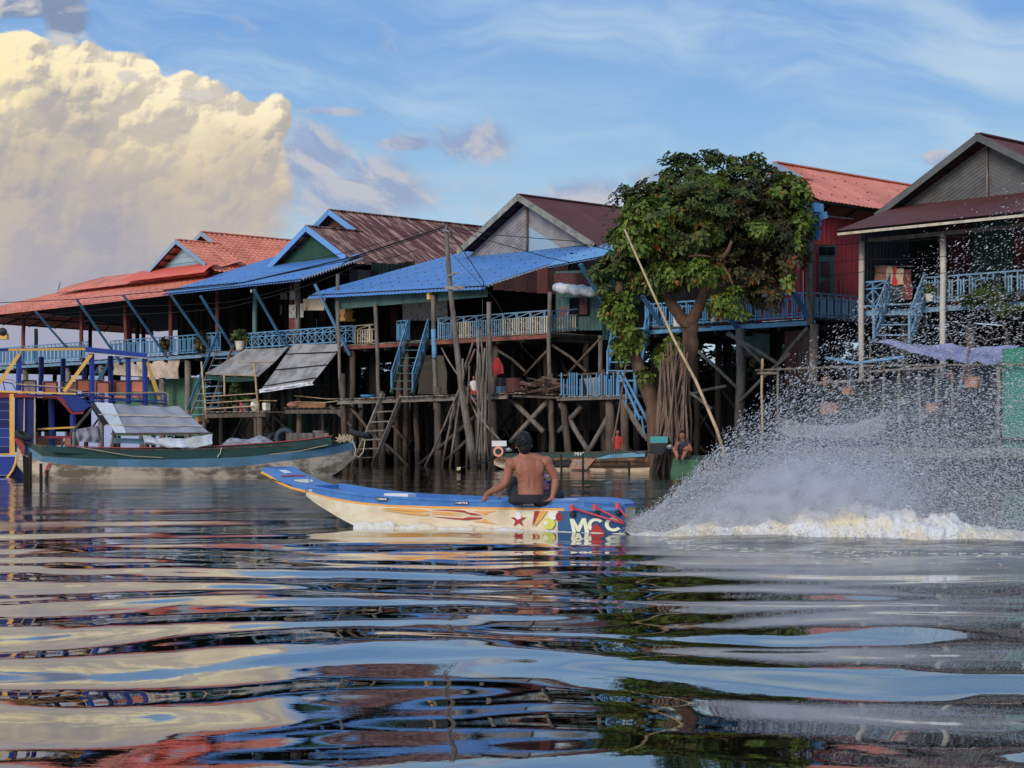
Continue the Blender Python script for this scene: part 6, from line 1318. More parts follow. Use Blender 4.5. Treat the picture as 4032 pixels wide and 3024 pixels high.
en = engine('boat_engine', 'small boat engine with white tank and pinkish fan housing beside the sitting man', PY(1962, 1797, 58), V((1, 0, 0)), V((0, 1, 0)), 'engine_pink', 'engine_white')
m = MB(); m.tube([PY(1955, 1800, 58), PY(1900, 1822, 57.5), PY(1810, 1843, 57)], [.03, .022, .02], 6); m.build('propeller_shaft', 'metal_dark', en); m = MB(); m.tube([PY(1860, 1784, 58), PY(1955, 1800, 58)], .015, 5); m.build('tiller', 'metal_dark', en); m = MB(); m.box(PY(1806, 1845, 57), (.06, 0, .01), (0, .02, 0), (0, 0, .05)); m.build('propeller', 'rope', en)
en2 = engine('boat_engine', 'teal boat engine with boxy teal tank against the tree trunk', PY(2590, 1790, 54.9), V((1, 0, 0)), V((0, 1, 0)), 'metal_dark', 'teal_engine', 1.1)
m = MB(); m.tube([PY(2560, 1780, 54.9), PY(2510, 1785, 54.8), PY(2470, 1765, 54.7)], .02, 5); m.build('tiller', 'metal_dark', en2)
bgb = thing('longboat', 'green bowed boat carrying the crouching child beside the tree', 'boat', PY(2800, 1850, 56))
H4 = Hull(PY(2640, 1840, 54.8), PY(3150, 1840, 54.8), .45)
st = [(2655, .2, (1800, 1815, 1850, 1880)), (2720, .35, (1795, 1815, 1855, 1890)), (2790, .45, (1796, 1815, 1855, 1890)), (2900, .45, (1797, 1816, 1852, 1890)), (3000, .4, (1797, 1815, 1845, 1885)), (3080, .2, (1792, 1805, 1825, 1850))]
H4.loft(st, None, ('boat_green', 'wood_orange', 'boat_bottom'), bgb, ('upper_strake', 'planking', 'bottom_planking'), inset=(0, 0, .1, .4), inner='boat_green', floor=.1)
m = MB(); m.prism([H4.near(2640, 1870, -.02), H4.near(2745, 1872, -.02), H4.near(2770, 1812, -.02), H4.near(2650, 1806, -.02)], H4.n * .03); m.build('bow_board', 'wall_green_low', bgb)
# ------------------------------------------------------------------ the speedboat
S0 = PY(2460, 2100, 20.9); S1 = PY(1200, 2050, 23.0); HS = Hull(S0, S1, .52); SN = lambda px, py, o=0.: HS.near(px, py, o)
sb_ = thing('speedboat', 'slim blue and cream painted speedboat with upturned bow plate racing to the left', 'boat', SN(1850, 2080, .5))
st = [(2462, .15, (1988, 2000, 2008, 2060, 2126)), (2400, .30, (1979, 2001, 2009, 2060, 2126)), (2300, .45, (1972, 2003, 2011, 2060, 2126)), (2200, .51, (1970, 2001, 2010, 2058, 2126)), (2007, .52, (1973, 1998, 2008, 2055, 2122)), (1850, .52, (1971, 1996, 2005, 2050, 2114)), (1700, .52, (1965, 1993, 2002, 2045, 2106)), (1530, .50, (1957, 1988, 1996, 2036, 2100)), (1420, .48, (1947, 1977, 1986, 2022, 2080)), (1390, .47, (1943, 1973, 1982, 2016, 2068)), (1360, .46, (1939, 1968, 1977, 2010, 2052)), (1330, .45, (1934, 1963, 1972, 2000, 2036)), (1300, .43, (1929, 1958, 1966, 1990, 2018)), (1272, .43, (1924, 1951, 1958, 1979, 2001)), (1245, .42, (1919, 1944, 1951, 1968, 1984)), (1205, .40, (1913, 1930, 1937, 1944, 1952))]
HS.loft(st, None, ('hull_blue', 'paint_gold', 'hull_cream', 'hull_cream'), sb_, ('blue_strake', 'rubbing_strip', 'hull_side', 'hull_side'), inset=(0, 0, 0, .02, .06), inner='hull_blue', floor=.15)
for nm in ('x',):
    m = MB(); m.grid([[SN(px, y, -.006), SN(px, (y + yb) / 2, -.008), SN(px, yb, .0)] for px, y, yb in ((2196, 2012, 2122), (2215, 2012, 2122), (2300, 2012, 2122), (2400, 2010, 2122), (2462, 2009, 2122))]); m.build('stern_panel', 'hull_blue_dark', sb_)
    m = MB(); m.grid([[SN(px, y, -.009 + (max(0, .52 - b))), SN(px, yb, -.012 + (max(0, .52 - b)))] for px, y, yb, b in ((2221, 1998, 2012, .52), (2300, 1999, 2013, .49), (2400, 1997, 2012, .46), (2462, 1996, 2011, .44))]); m.build('stern_strip', 'hull_blue', sb_)
# bow plate
c0, f0 = HS.rows[-1][0], HS.rows[-1][1]
bt = [(1205, .40, 1913, 1936), (1150, .395, 1896, 1922), (1100, .39, 1874, 1900), (1060, .385, 1852, 1874), (1032, .38, 1834, 1860)]
top = []; bot = []
for px, b, y0, y1 in bt:
    a = SN(px, y0 + 6, .52 - b); d_ = SN(px, y1, .52 - b); top.append([a, a + HS.n * b - z3 * .02, a + HS.n * 2 * b + HS.e * .03]); bot.append([d_, d_ + HS.n * 2 * b])
m = MB(); m.grid(top); m.build('bow_plate', 'hull_blue', sb_)
m = MB(); m.grid([[t[0], b_[0]] for t, b_ in zip(top, bot)]); m.grid([[t[2], b_[1]] for t, b_ in zip(top, bot)]); m.grid(bot); m.add([top[-1][0], top[-1][2], bot[-1][1], bot[-1][0]], [(0, 1, 2, 3)]); m.build('bow_plate_edge', 'hull_blue', sb_)
m = MB(); m.tube([b_[0] - HS.n * .01 for b_ in bot], .018, 6); m.build('rubbing_strip', 'paint_gold', sb_)
def on_plate(pts, mat, name):
    q = []
    for px, t in pts:    # px along, t across (0 near, 1 far)
        for i in range(len(bt) - 1):
            if bt[i + 1][0] <= px <= bt[i][0] or i == len(bt) - 2:
                k = (bt[i][0] - px) / (bt[i][0] - bt[i + 1][0]); q.append(top[i][0].lerp(top[i + 1][0], k).lerp(top[i][2].lerp(top[i + 1][2], k), t) + z3 * .006 - z3 * .02 * (1 - abs(2 * t - 1))); break
    m = MB(); m.prism(q, z3 * .004); return m.build(name, mat, sb_)
on_plate([(1092, .1), (1084, .3), (1080, .5), (1084, .7), (1092, .9), (1098, .8), (1092, .6), (1094, .5), (1092, .4), (1098, .2)], 'paint_red', 'bow_emblem'); on_plate([(1132, .2), (1122, .3), (1116, .5), (1122, .7), (1132, .8), (1142, .7), (1148, .5), (1142, .3)], 'paint_cream', 'bow_emblem'); on_plate([(1048, .4), (1048, .62), (1068, .66), (1068, .44)], 'paint_white', 'bow_sticker')
m = MB(); c = top[1][1] + z3 * .01; m.tube([c - HS.e * .0, c + z3 * .12, c + z3 * .15 - HS.e * .03, c + z3 * .12 - HS.e * .07, c - HS.e * .07], .008, 6); m.build('mooring_ring', 'metal_grey', sb_)
# painted designs on the near side
def decal(pts, mat, name='painted_design', o=-.006):
    m = MB(); m.prism([SN(x, y, o) for x, y in pts], HS.n * .004); return m.build(name, mat, sb_)
zb = lambda x, y: (1700 + x * .3617, 1680 + y * .3617)
za = lambda x, y: (950 + x * .3617, 1780 + y * .3617)
# flames: gold and red licks
decal([za(1500, 605), za(1750, 612), za(1990, 625), za(2060, 650), za(1900, 650), za(1700, 632)], 'paint_gold'); decal([za(1500, 625), za(1720, 640), za(2060, 678), za(2000, 692), za(1800, 672)], 'paint_gold')
decal([zb(0, 905), zb(150, 903), zb(350, 912), zb(400, 935), zb(480, 945), zb(545, 968), zb(430, 962), zb(350, 935), zb(200, 918)], 'paint_red'); decal([zb(0, 978), zb(200, 990), zb(340, 998), zb(400, 985), zb(550, 990), zb(530, 1003), zb(380, 1018), zb(250, 1008), zb(100, 992)], 'paint_red')
decal([zb(0, 945), zb(180, 950), zb(340, 972), zb(200, 964), zb(0, 955)], 'paint_gold'); decal([zb(0, 922), zb(200, 930), zb(360, 952), zb(180, 944), zb(0, 934)], 'paint_gold')
decal([zb(440, 918), zb(700, 920), zb(620, 938), zb(577, 966), zb(545, 945)], 'paint_gold'); decal([zb(577, 1000), zb(620, 1035), zb(725, 1062), zb(640, 1050), zb(450, 1030), zb(545, 1025)], 'paint_gold')
st5 = []
for k in range(10):
    a = math.pi / 2 + k * math.pi / 5; r = 84 if k % 2 == 0 else 33; st5.append(zb(942 + r * 1.05 * math.cos(a), 1008 - r * math.sin(a) + 6))
decal(st5, 'paint_red', 'painted_star')
decal([zb(x, y) for x, y in ((925, 935), (955, 925), (978, 960), (970, 1000), (930, 1012), (908, 990), (918, 960))], 'paint_white', 'painted_blot', -.009)
decal([zb(1118, 918), zb(1172, 918), zb(1092, 1092)], 'paint_red', 'painted_wedge'); decal([zb(1180, 918), zb(1262, 918), zb(1200, 1000), zb(1112, 1094)], 'paint_gold', 'painted_wedge')
rb = random.Random(4)
decal([zb(1275 + 72 * math.cos(a) * rb.uniform(.86, 1.08), 1055 + 66 * math.sin(a) * rb.uniform(.86, 1.08)) for a in [i * math.pi / 8 for i in range(16)]], 'paint_lime', 'painted_blot', -.008)
decal([zb(1240 + 30 * math.cos(a), 1045 + 26 * math.sin(a)) for a in [i * math.pi / 5 for i in range(10)]], 'paint_cream', 'painted_blot', -.011)
decal([zb(1320 + 56 * math.cos(a) * rb.uniform(.85, 1.1), 968 + 44 * math.sin(a) * rb.uniform(.85, 1.1)) for a in [i * math.pi / 7 for i in range(14)]], 'paint_white', 'painted_blot', -.010)
decal([zb(1385 + 38 * math.cos(a), 982 + 50 * math.sin(a)) for a in [i * math.pi / 8 for i in range(16)]], 'paint_red', 'painted_disc', -.013)
for a in range(6): decal([zb(1385 + 22 * math.cos(a * 1.05) + 6 * math.cos(b), 982 + 30 * math.sin(a * 1.05) + 8 * math.sin(b)) for b in [i * math.pi / 3 for i in range(6)]], 'hull_dark', 'painted_dot', -.018)
# letters MCC and a red fin shape
def LN(px, py): return SN(px, py, -.02)
decal([zb(x, y - 14) for x, y in ((1500, 1018), (1545, 1016), (1592, 1100), (1634, 1012), (1676, 1010), (1712, 1164), (1668, 1166), (1650, 1070), (1612, 1158), (1582, 1158), (1540, 1068), (1572, 1162), (1532, 1162))], 'paint_cream', 'painted_letter', -.018)
for cx, cy, rx, ry in ((1788, 1074, 92, 78), (1978, 1064, 94, 76)):
    ang = [math.radians(38 + i * 284 / 22.) for i in range(23)]
    for i in range(22):
        q = [(cx + rx * math.cos(a), cy - ry * math.sin(a)) for a in (ang[i], ang[i + 1])] + [(cx + rx * .56 * math.cos(a), cy - ry * .60 * math.sin(a)) for a in (ang[i + 1], ang[i])]
        if i == 0: mm_ = MB()
        mm_.prism([SN(*zb(x, y), -.019) for x, y in q], HS.n * .004)
    mm_.build('painted_letter', 'paint_cream', sb_)
decal([zb(1770, 1062), zb(1800, 1060), zb(1885, 1150), zb(1870, 1170), zb(1760, 1168), zb(1726, 1140), zb(1740, 1100)], 'paint_red', 'painted_fin', -.028)
def sticker(x, y, w, h, txt, shear=0., par=None, o=-.012):
    m = MB(); m.prism([SN(x, y + h, o), SN(x + w, y + h + 1, o), SN(x + w, y + 1, o), SN(x, y, o)], HS.n * .004); s_ = m.build('sticker', 'paint_black', sb_)
    L = (SN(x + w, y, o) - SN(x, y, o)).length; t = text_obj(txt, SN(x + w * .2, y + h * .80, o - .003), -HS.e, (h * .62) / F * 22, 'paint_white', s_, bold=.0008, shear=shear)
    bb = [V(c_) for c_ in t.bound_box]; wd = max((b_ - bb[0]).dot(-HS.e) for b_ in bb) or .1; k_ = L * .62 / wd; a = -HS.e
    t.data.transform((Matrix.Identity(3) + Matrix([[a[i] * a[j] * (k_ - 1) for j in range(3)] for i in range(3)])).to_4x4())
    for xx in (.06, .86): 
        for yy in (.25, .5, .75): q = MB(); q.prism([SN(x + w * xx, y + h * (yy + .08), o - .004), SN(x + w * (xx + .08), y + h * (yy + .08), o - .004), SN(x + w * (xx + .08), y + h * (yy - .04), o - .004), SN(x + w * xx, y + h * (yy - .04), o - .004)], HS.n * .002); q.build('sticker_bar', 'paint_white', s_)
sticker(1790, 1974, 54, 12, 'MOTUL', .3); sticker(2046, 1980, 58, 13, 'YAMAHA', .2); sticker(1480, 1958, 44, 13, 'YAMAHA', .1); sticker(1208, 1923, 38, 14, 'SUZUKI', .1, o=.115)
# stern gear: red rods, deck
for a, b in (((2252, 2000), (2455, 2062)), ((2343, 1997), (2458, 2056)), ((2432, 1992), (2470, 2040))):
    A = SN(a[0], a[1], -.06); B = SN(b[0], b[1], -.12); m = MB(); m.tube([A, B], .013, 7); m.build('steering_rod', 'red_rod', sb_, smooth=True)
    m = MB(); m.tube([A - z3 * .03, A + z3 * .035], [.035, .03], 8); m.build('rod_bracket', 'red_rod', sb_); m = MB(); m.ell(A - z3 * .08 + HS.n * .02, (.04, .04, .035), 8, 5); m.build('rod_mount', 'metal_dark', sb_)
m = MB(); m.grid([[r[0][0] + HS.n * .02 + z3 * .008, r[1][0] - HS.n * .02 + z3 * .008] for r in HS.rows[:5]]); m.build('stern_deck', 'hull_blue', sb_)
m = MB(); m.box(SN(2235, 1968, .25), HS.e * .14, HS.n * .06, z3 * .012); m.build('sandal', 'paint_white', label='pale flip flop on the stern deck beside the hand', cat='sandal')
m = MB(); m.tube([SN(1960, 1972, .4), SN(1975, 1946, .5), SN(2010, 1944, .6), SN(2030, 1968, .6)], .012, 6); m.build('steering_loop', 'bamboo', sb_)
m = MB(); m.box(SN(1575, 1952, .45), HS.e * .18, HS.n * .10, z3 * .03); m.build('folded_cloth', 'paint_white', label='folded white cloth lying inside the speedboat forward of the man', cat='cloth')
m = MB(); m.tube([SN(1070, 1886, .1), SN(1120, 1905, .12), SN(1180, 1922, .14), SN(1240, 1925, .3)], .007, 5); m.build('bow_line', 'wire_black', sb_)
# motor at the stern, mostly inside the spray
# ------------------------------------------------------------------ people
def flesh(name, mb, mat, parent, voxel=.012, it=6, label=None, cat=None):
    o = mb.build(name, mat, parent, label=label, cat=cat, smooth=True)
    md = o.modifiers.new('remesh', 'REMESH'); md.mode = 'VOXEL'; md.voxel_size = voxel; md.use_smooth_shade = True
    if it: ms = o.modifiers.new('smooth', 'SMOOTH'); ms.factor = .5; ms.iterations = it
    return o
MY = 21.42
def MP(px, py, dy=0.): return PY(px, py, MY + dy)
man = thing('person', 'bare backed man in dark shorts sitting on the speedboat gunwale, seen from behind', 'person', MP(2095, 1972))
b = MB(); X1, Y1 = V((1, 0, 0)), V((0, 1, 0))
def ring_loft(b, secs, n=18):
    """sections: (centre, half width, half depth)"""
    P = []
    for c, w, d in secs:
        P.append([c + V((w * math.cos(a) * (1 if abs(math.cos(a)) > 0 else 1), d * math.sin(a), 0)) for a in [2 * math.pi * k / n for k in range(n + 1)]])
    b.grid(P); o = len(b.v)
    for idx in (0, -1): b.add(P[idx][:-1], [tuple(range(n))])
# torso, leaning slightly to the right in the picture
ring_loft(b, [(MP(2088, 1966), .15, .10), (MP(2088, 1945), .165, .115), (MP(2089, 1925), .155, .105), (MP(2090, 1900), .155, .10), (MP(2088, 1875), .17, .11), (MP(2086, 1850), .185, .115), (MP(2084, 1828), .20, .11), (MP(2080, 1812), .185, .10), (MP(2074, 1800), .12, .075), (MP(2068, 1790), .065, .06), (MP(2064, 1775), .055, .058)])
for x, y in ((2052, 1845), (2120, 1842)): b.ell(MP(x, y, -.075), (.07, .030, .10), 12, 8)          # shoulder blades
for x, y, r in ((2014, 1828, .078), (2150, 1820, .080)): b.ell(MP(x, y), (r, r * .95, r), 12, 8)
b.tube([MP(2070, 1796), MP(2040, 1812), MP(2014, 1824)], [.055, .06, .06], 10); b.tube([MP(2074, 1796), MP(2112, 1806), MP(2148, 1818)], [.055, .06, .06], 10)
for x in (2078, 2098): b.tube([MP(x, 1950, -.075), MP(x, 1900, -.078), MP(x - 2, 1850, -.082), MP(x - 4, 1825, -.07)], [.028, .032, .03, .02], 8)
# arms
b.tube([MP(2012, 1826), MP(2000, 1865), MP(1990, 1902, -.02), MP(1978, 1914, -.03)], [.062, .058, .05, .047], 10); b.tube([MP(1986, 1908, -.02), MP(1955, 1926, -.06), MP(1925, 1940, -.1), MP(1914, 1950, -.12)], [.047, .046, .034, .030], 10)
b.tube([MP(2152, 1822), MP(2170, 1850), MP(2186, 1882, .0), MP(2188, 1890, 0)], [.064, .058, .05, .045], 10); b.tube([MP(2187, 1880), MP(2185, 1915, -.02), MP(2178, 1945, -.04), MP(2174, 1960, -.05)], [.046, .045, .034, .03], 10)
# hands: palm and five fingers each
b.ell(MP(1910, 1958, -.13), (.028, .035, .045), 10, 7)
for k, (dx, ln) in enumerate(((-9, 11), (-4, 15), (1, 16), (5, 14))): b.tube([MP(1908 + dx * .7, 1962, -.14), MP(1907 + dx, 1968, -.15), MP(1908 + dx, 1960 + ln, -.13)], [.012, .010, .008], 6)
b.tube([MP(1918, 1956, -.13), MP(1922, 1964, -.14), MP(1921, 1970, -.14)], [.013, .011, .009], 6)
b.ell(MP(2170, 1966, -.06), (.045, .035, .024), 10, 7)
for k, (dx, dy) in enumerate(((-24, 4), (-23, 7), (-19, 9), (-14, 10))): b.tube([MP(2163 + k * 2, 1968, -.07), MP(2163 + dx * .6 + k * 2, 1970 + dy * .3, -.08 - k * .015), MP(2163 + dx + k * 2, 1971 + dy * .2, -.09 - k * .02)], [.012, .010, .008], 6)
b.tube([MP(2180, 1964, -.06), MP(2190, 1969, -.08), MP(2194, 1972, -.08)], [.013, .011, .009], 6)
# head, ears
b.ell(MP(2062, 1743), (.082, .10, .118), 16, 12); b.ell(MP(2058, 1765, .03), (.06, .075, .06), 12, 8); b.ell(MP(2032, 1758), (.012, .022, .032), 8, 6); b.ell(MP(2093, 1756), (.010, .022, .032), 8, 6)
b.tube([MP(2064, 1800), MP(2063, 1765)], [.062, .056], 10)
b.ell(MP(2055, 1750, .105), (.016, .03, .02), 8, 6)
flesh('body', b, 'skin', man, .008, 4)
h = MB(); h.ell(MP(2063, 1738, -.012), (.095, .112, .118), 18, 12); h.ell(MP(2066, 1762, -.045), (.075, .065, .085), 14, 9); h.ell(MP(2064, 1712, .02), (.07, .08, .045), 12, 8)
for i in range(190):
    a = R.uniform(0, 6.28); e_ = R.uniform(-.5, 1.4); d_ = V((math.cos(a) * math.cos(e_), math.sin(a) * math.cos(e_), math.sin(e_))); c = MP(2063, 1738, -.012); p = c + V((d_.x * .095, d_.y * .112, d_.z * .118)); h.tube([p - d_ * .01, p + d_ * .02 + V((R.uniform(-.02, .02), 0, -.014))], [.009, .003], 5)
flesh('hair', h, 'hair', man, .007, 1)
s = MB(); ring_loft(s, [(MP(2090, 1980), .18, .13), (MP(2089, 1965), .185, .135), (MP(2089, 1950), .178, .125), (MP(2089, 1946), .172, .118)])
s.tube([MP(2050, 1962), MP(2030, 1930, .18), MP(2016, 1896, .34)], [.10, .095, .085], 12); s.tube([MP(2016, 1896, .34), MP(2020, 1930, .40), MP(2022, 1950, .42)], [.08, .08, .075], 12)
s.tube([MP(2120, 1965), MP(2165, 1958, .22), MP(2200, 1952, .42)], [.105, .095, .08], 12); s.ell(MP(2035, 1968, .02), (.11, .12, .07), 12, 8); s.ell(MP(2140, 1970, .02), (.11, .12, .07), 12, 8)
flesh('shorts', s, 'shorts', man, .010, 3)
g = MB(); g.tube([MP(2022, 1948, .42), MP(2030, 1985, .36), MP(2035, 2010, .34)], [.06, .05, .04], 10); g.tube([MP(2200, 1952, .42), MP(2205, 1990, .42), MP(2206, 2010, .4)], [.06, .05, .04], 10); g.ell(MP(2035, 2012, .42), (.04, .12, .03), 10, 6); g.ell(MP(2206, 2012, .48), (.04, .12, .03), 10, 6)
flesh('lower_leg', g, 'skin', man, .010, 3)
# child in a flowered shirt beyond him
kid = thing('person', 'small passenger in a bright flowered shirt, nearly hidden beyond the bare backed man', 'person', MP(2150, 1975, .6))
k = MB(); ring_loft(k, [(MP(2146, 1960, .55), .13, .10), (MP(2146, 1910, .55), .12, .09), (MP(2140, 1875, .55), .13, .09), (MP(2130, 1862, .55), .06, .05)]); k.tube([MP(2160, 1872, .5), MP(2172, 1900, .48)], [.045, .05], 8)
flesh('shirt', k, 'floral', kid, .012, 2)
k = MB(); k.tube([MP(2130, 1866, .55), MP(2112, 1845, .55)], [.045, .045], 8); k.ell(MP(2098, 1835, .56), (.07, .08, .09), 12, 8); k.tube([MP(2172, 1900, .48), MP(2176, 1940, .46), MP(2178, 1960, .46)], [.034, .03, .025], 8); k.ell(MP(2178, 1966, .46), (.025, .03, .03), 8, 6); flesh('body', k, 'skin', kid, .012, 3)
k = MB(); k.ell(MP(2098, 1828, .57), (.078, .088, .085), 12, 8); flesh('hair', k, 'hair', kid, .012, 1)
k = MB(); k.tube([MP(2140, 1965, .6), MP(2190, 1955, .75), MP(2208, 1962, .9)], [.08, .07, .06], 10); flesh('shorts', k, 'wall_slate', kid, .012, 2)
# crouching child by the tree
CY = 54.9
def CP(px, py, dy=0.): return PY(px, py, CY + dy)
ch = thing('person', 'child in a dark checked shirt crouching on the green bowed boat beside the tree', 'person', CP(2680, 1802))
k = MB(); k.ell(CP(2687, 1714), (.095, .11, .125), 14, 10); k.tube([CP(2688, 1725), CP(2692, 1740)], [.05, .05], 8); k.ell(CP(2685, 1718, -.11), (.018, .03, .022), 8, 6)
k.tube([CP(2665, 1750, -.05), CP(2652, 1775, -.2), CP(2668, 1762, -.35)], [.05, .045, .035], 8); k.ell(CP(2668, 1750, -.36), (.05, .05, .06), 8, 6)
for j in range(5): k.tube([CP(2660 + j * 4, 1748, -.38), CP(2659 + j * 4, 1741, -.40), CP(2661 + j * 4, 1738, -.36)], [.013, .012, .009], 5)
k.tube([CP(2712, 1750, -.05), CP(2722, 1775, -.2), CP(2690, 1768, -.35)], [.05, .045, .035], 8)
k.tube([CP(2668, 1795, .1), CP(2656, 1768, -.25), CP(2668, 1800, -.3), CP(2664, 1806, -.42)], [.09, .075, .055, .045], 10); k.tube([CP(2708, 1795, .1), CP(2704, 1765, -.25), CP(2690, 1800, -.3), CP(2686, 1806, -.42)], [.09, .075, .055, .045], 10)
flesh('body', k, 'skin', ch, .016, 3)
k = MB(); k.ell(CP(2688, 1707, .02), (.105, .115, .105), 14, 10); flesh('hair', k, 'hair', ch, .016, 1)
k = MB(); ring_loft(k, [(CP(2690, 1790, .08), .15, .13), (CP(2690, 1765, .05), .16, .13), (CP(2690, 1745, 0), .17, .11), (CP(2690, 1736, 0), .09, .07)]); k.tube([CP(2672, 1745), CP(2656, 1768, -.12)], [.07, .06], 8); k.tube([CP(2710, 1745), CP(2724, 1770, -.12)], [.07, .06], 8); flesh('shirt', k, 'plaid_cloth', ch, .016, 2)
k = MB(); k.ell(CP(2690, 1796, .1), (.17, .17, .09), 12, 8); flesh('shorts', k, 'wall_slate', ch, .016, 1)
for e_ in (-.035, .035): k = MB(); k.ell(CP(2687, 1712, -.108) + V((e_, 0, 0)), (.014, .01, .009), 6, 4); k.build('eye', 'hair', ch)
k = MB(); k.ell(CP(2687, 1724, -.105), (.028, .01, .009), 6, 4); k.build('mouth', 'terracotta', ch)
def figure(label, px, yfoot, yhead, Y, top_mat, bottom_mat, sit=False):
    sc = (yfoot - yhead) / F * Y; t = thing('person', label, 'person', PY(px, yfoot, Y)); P = lambda x, z, d=0.: PY(px, yfoot, Y) + V((x * sc, d * sc, z * sc))
    k = MB(); k.ell(P(0, .93), (.05 * sc, .06 * sc, .07 * sc), 10, 8); k.tube([P(0, .88), P(0, .82)], .032 * sc, 8)
    for sg in (-1, 1):
        k.tube([P(.10 * sg, .80), P(.115 * sg, .64), P(.08 * sg, .5, -.12)], [.032 * sc, .026 * sc, .02 * sc], 8); k.ell(P(.078 * sg, .48, -.13), (.02 * sc, .03 * sc, .03 * sc), 7, 5); k.tube([P(.05 * sg, .48), P(.055 * sg, .25), P(.055 * sg, .03)], [.055 * sc, .04 * sc, .025 * sc], 8); k.ell(P(.055 * sg, .02, -.04), (.03 * sc, .07 * sc, .02 * sc), 7, 5)
    flesh('body', k, 'skin', t, .02, 2); k = MB(); k.ell(P(0, .95, .012), (.057 * sc, .063 * sc, .062 * sc), 10, 8); k.build('hair', 'hair', t, smooth=True)
    k = MB(); ring_loft(k, [(P(0, .5), .1 * sc, .07 * sc), (P(0, .62), .09 * sc, .065 * sc), (P(0, .78), .115 * sc, .07 * sc), (P(0, .835), .05 * sc, .04 * sc)], 12)
    for sg in (-1, 1): k.tube([P(.1 * sg, .80), P(.112 * sg, .67)], [.042 * sc, .04 * sc], 8)
    flesh('shirt', k, top_mat, t, .02, 2); k = MB(); ring_loft(k, [(P(0, .42), .1 * sc, .08 * sc), (P(0, .52), .1 * sc, .075 * sc)], 12)
    for sg in (-1, 1): k.tube([P(.05 * sg, .5), P(.055 * sg, .12)], [.062 * sc, .045 * sc], 8)
    flesh('trousers', k, bottom_mat, t, .02, 2); return t
figure('person in a dark blue shirt standing behind the spray under the purple tarpaulin', 3742, 1790, 1452, 57.0, 'blue_cloth', 'wall_slate')
figure('person in a red top half hidden behind the moored boat and landing posts', 2432, 1850, 1690, 63.0, 'red_cloth', 'wall_slate')
figure('person in a white shirt sitting low behind the clump of poles on the long landing', 1866, 1600, 1478, 71.8, 'white_cloth', 'red_cloth')
# ------------------------------------------------------------------ spray, foam
def droplets(name, label, P, r, mat, stretch=None, seed=0, tet=False, vel=None):
    n = len(P); rs = np.random.RandomState(seed)
    ax = np.array([[1, 0, 0], [-.5, .87, 0], [-.5, -.87, 0], [0, 0, 1], [0, 0, -1.]])
    fc = np.array([[0, 1, 3], [1, 2, 3], [2, 0, 3], [1, 0, 4], [2, 1, 4], [0, 2, 4]])
    if tet: ax = np.array([[1, 1, 1], [1, -1, -1], [-1, 1, -1], [-1, -1, 1.]]) * .75; fc = np.array([[0, 1, 2], [0, 3, 1], [0, 2, 3], [1, 3, 2]])
    K = len(ax); q = rs.normal(size=(n, 4)); q /= np.linalg.norm(q, axis=1)[:, None]; w, x, y, z = q.T
    Rm = np.stack([1 - 2 * (y * y + z * z), 2 * (x * y - z * w), 2 * (x * z + y * w), 2 * (x * y + z * w), 1 - 2 * (x * x + z * z), 2 * (y * z - x * w), 2 * (x * z - y * w), 2 * (y * z + x * w), 1 - 2 * (x * x + y * y)], 1).reshape(n, 3, 3)
    sc = np.stack([np.ones(n), np.ones(n), 1 + 1.3 * rs.rand(n) ** 2], 1)
    v = np.einsum('nij,nkj->nki', Rm, ax[None] * sc[:, None, :]) * r[:, None, None]
    if vel is not None: v = v + (v @ vel[:, :, None]) * vel[:, None, :] * (1.2 + 1.6 * rs.rand(n))[:, None, None]
    v = v + P[:, None, :]
    v = v.reshape(-1, 3); f = (fc[None] + np.arange(n)[:, None, None] * K).reshape(-1, 3)
    o0 = np.array([v[:, 0].mean(), v[:, 1].mean(), 0.]); me = bpy.data.meshes.new(name); me.vertices.add(len(v)); me.vertices.foreach_set('co', (v - o0).astype(np.float32).ravel())
    me.loops.add(f.size); me.loops.foreach_set('vertex_index', f.astype(np.int32).ravel()); me.polygons.add(len(f)); me.polygons.foreach_set('loop_start', np.arange(len(f), dtype=np.int32) * 3)
    me.polygons.foreach_set('use_smooth', np.ones(len(f), dtype=bool)); me.update(calc_edges=True); me.materials.append(MT(mat)); return link(name, me, tuple(o0), None, label, 'spray', None, 'stuff')
def white_mat(name, rgb, rough=.35, trans=.35):
    m = bpy.data.materials.new(name); m.use_nodes = True; g = NT(m.node_tree); b_ = g.n['Principled BSDF']; b_.inputs['Base Color'].default_value = lin(rgb) + (1,); b_.inputs['Roughness'].default_value = rough
    tr = g.n.new('ShaderNodeBsdfTranslucent'); tr.inputs[0].default_value = lin(rgb) + (1,); mx = g.n.new('ShaderNodeMixShader'); mx.inputs[0].default_value = trans
    g.l.new(b_.outputs[0], mx.inputs[1]); g.l.new(tr.outputs[0], mx.inputs[2]); g.l.new(mx.outputs[0], g.n['Material Output'].inputs[0]); MATS[name] = m
white_mat('spray_drops', (238, 242, 248)); white_mat('spray_fine', (250, 251, 254), .6, .5)
EX = 1.52
def wy(x): return 21.4 - .42 * (x - .2) + .03 * np.maximum(0, x - 1.5) ** 2
rs = np.random.RandomState(5)
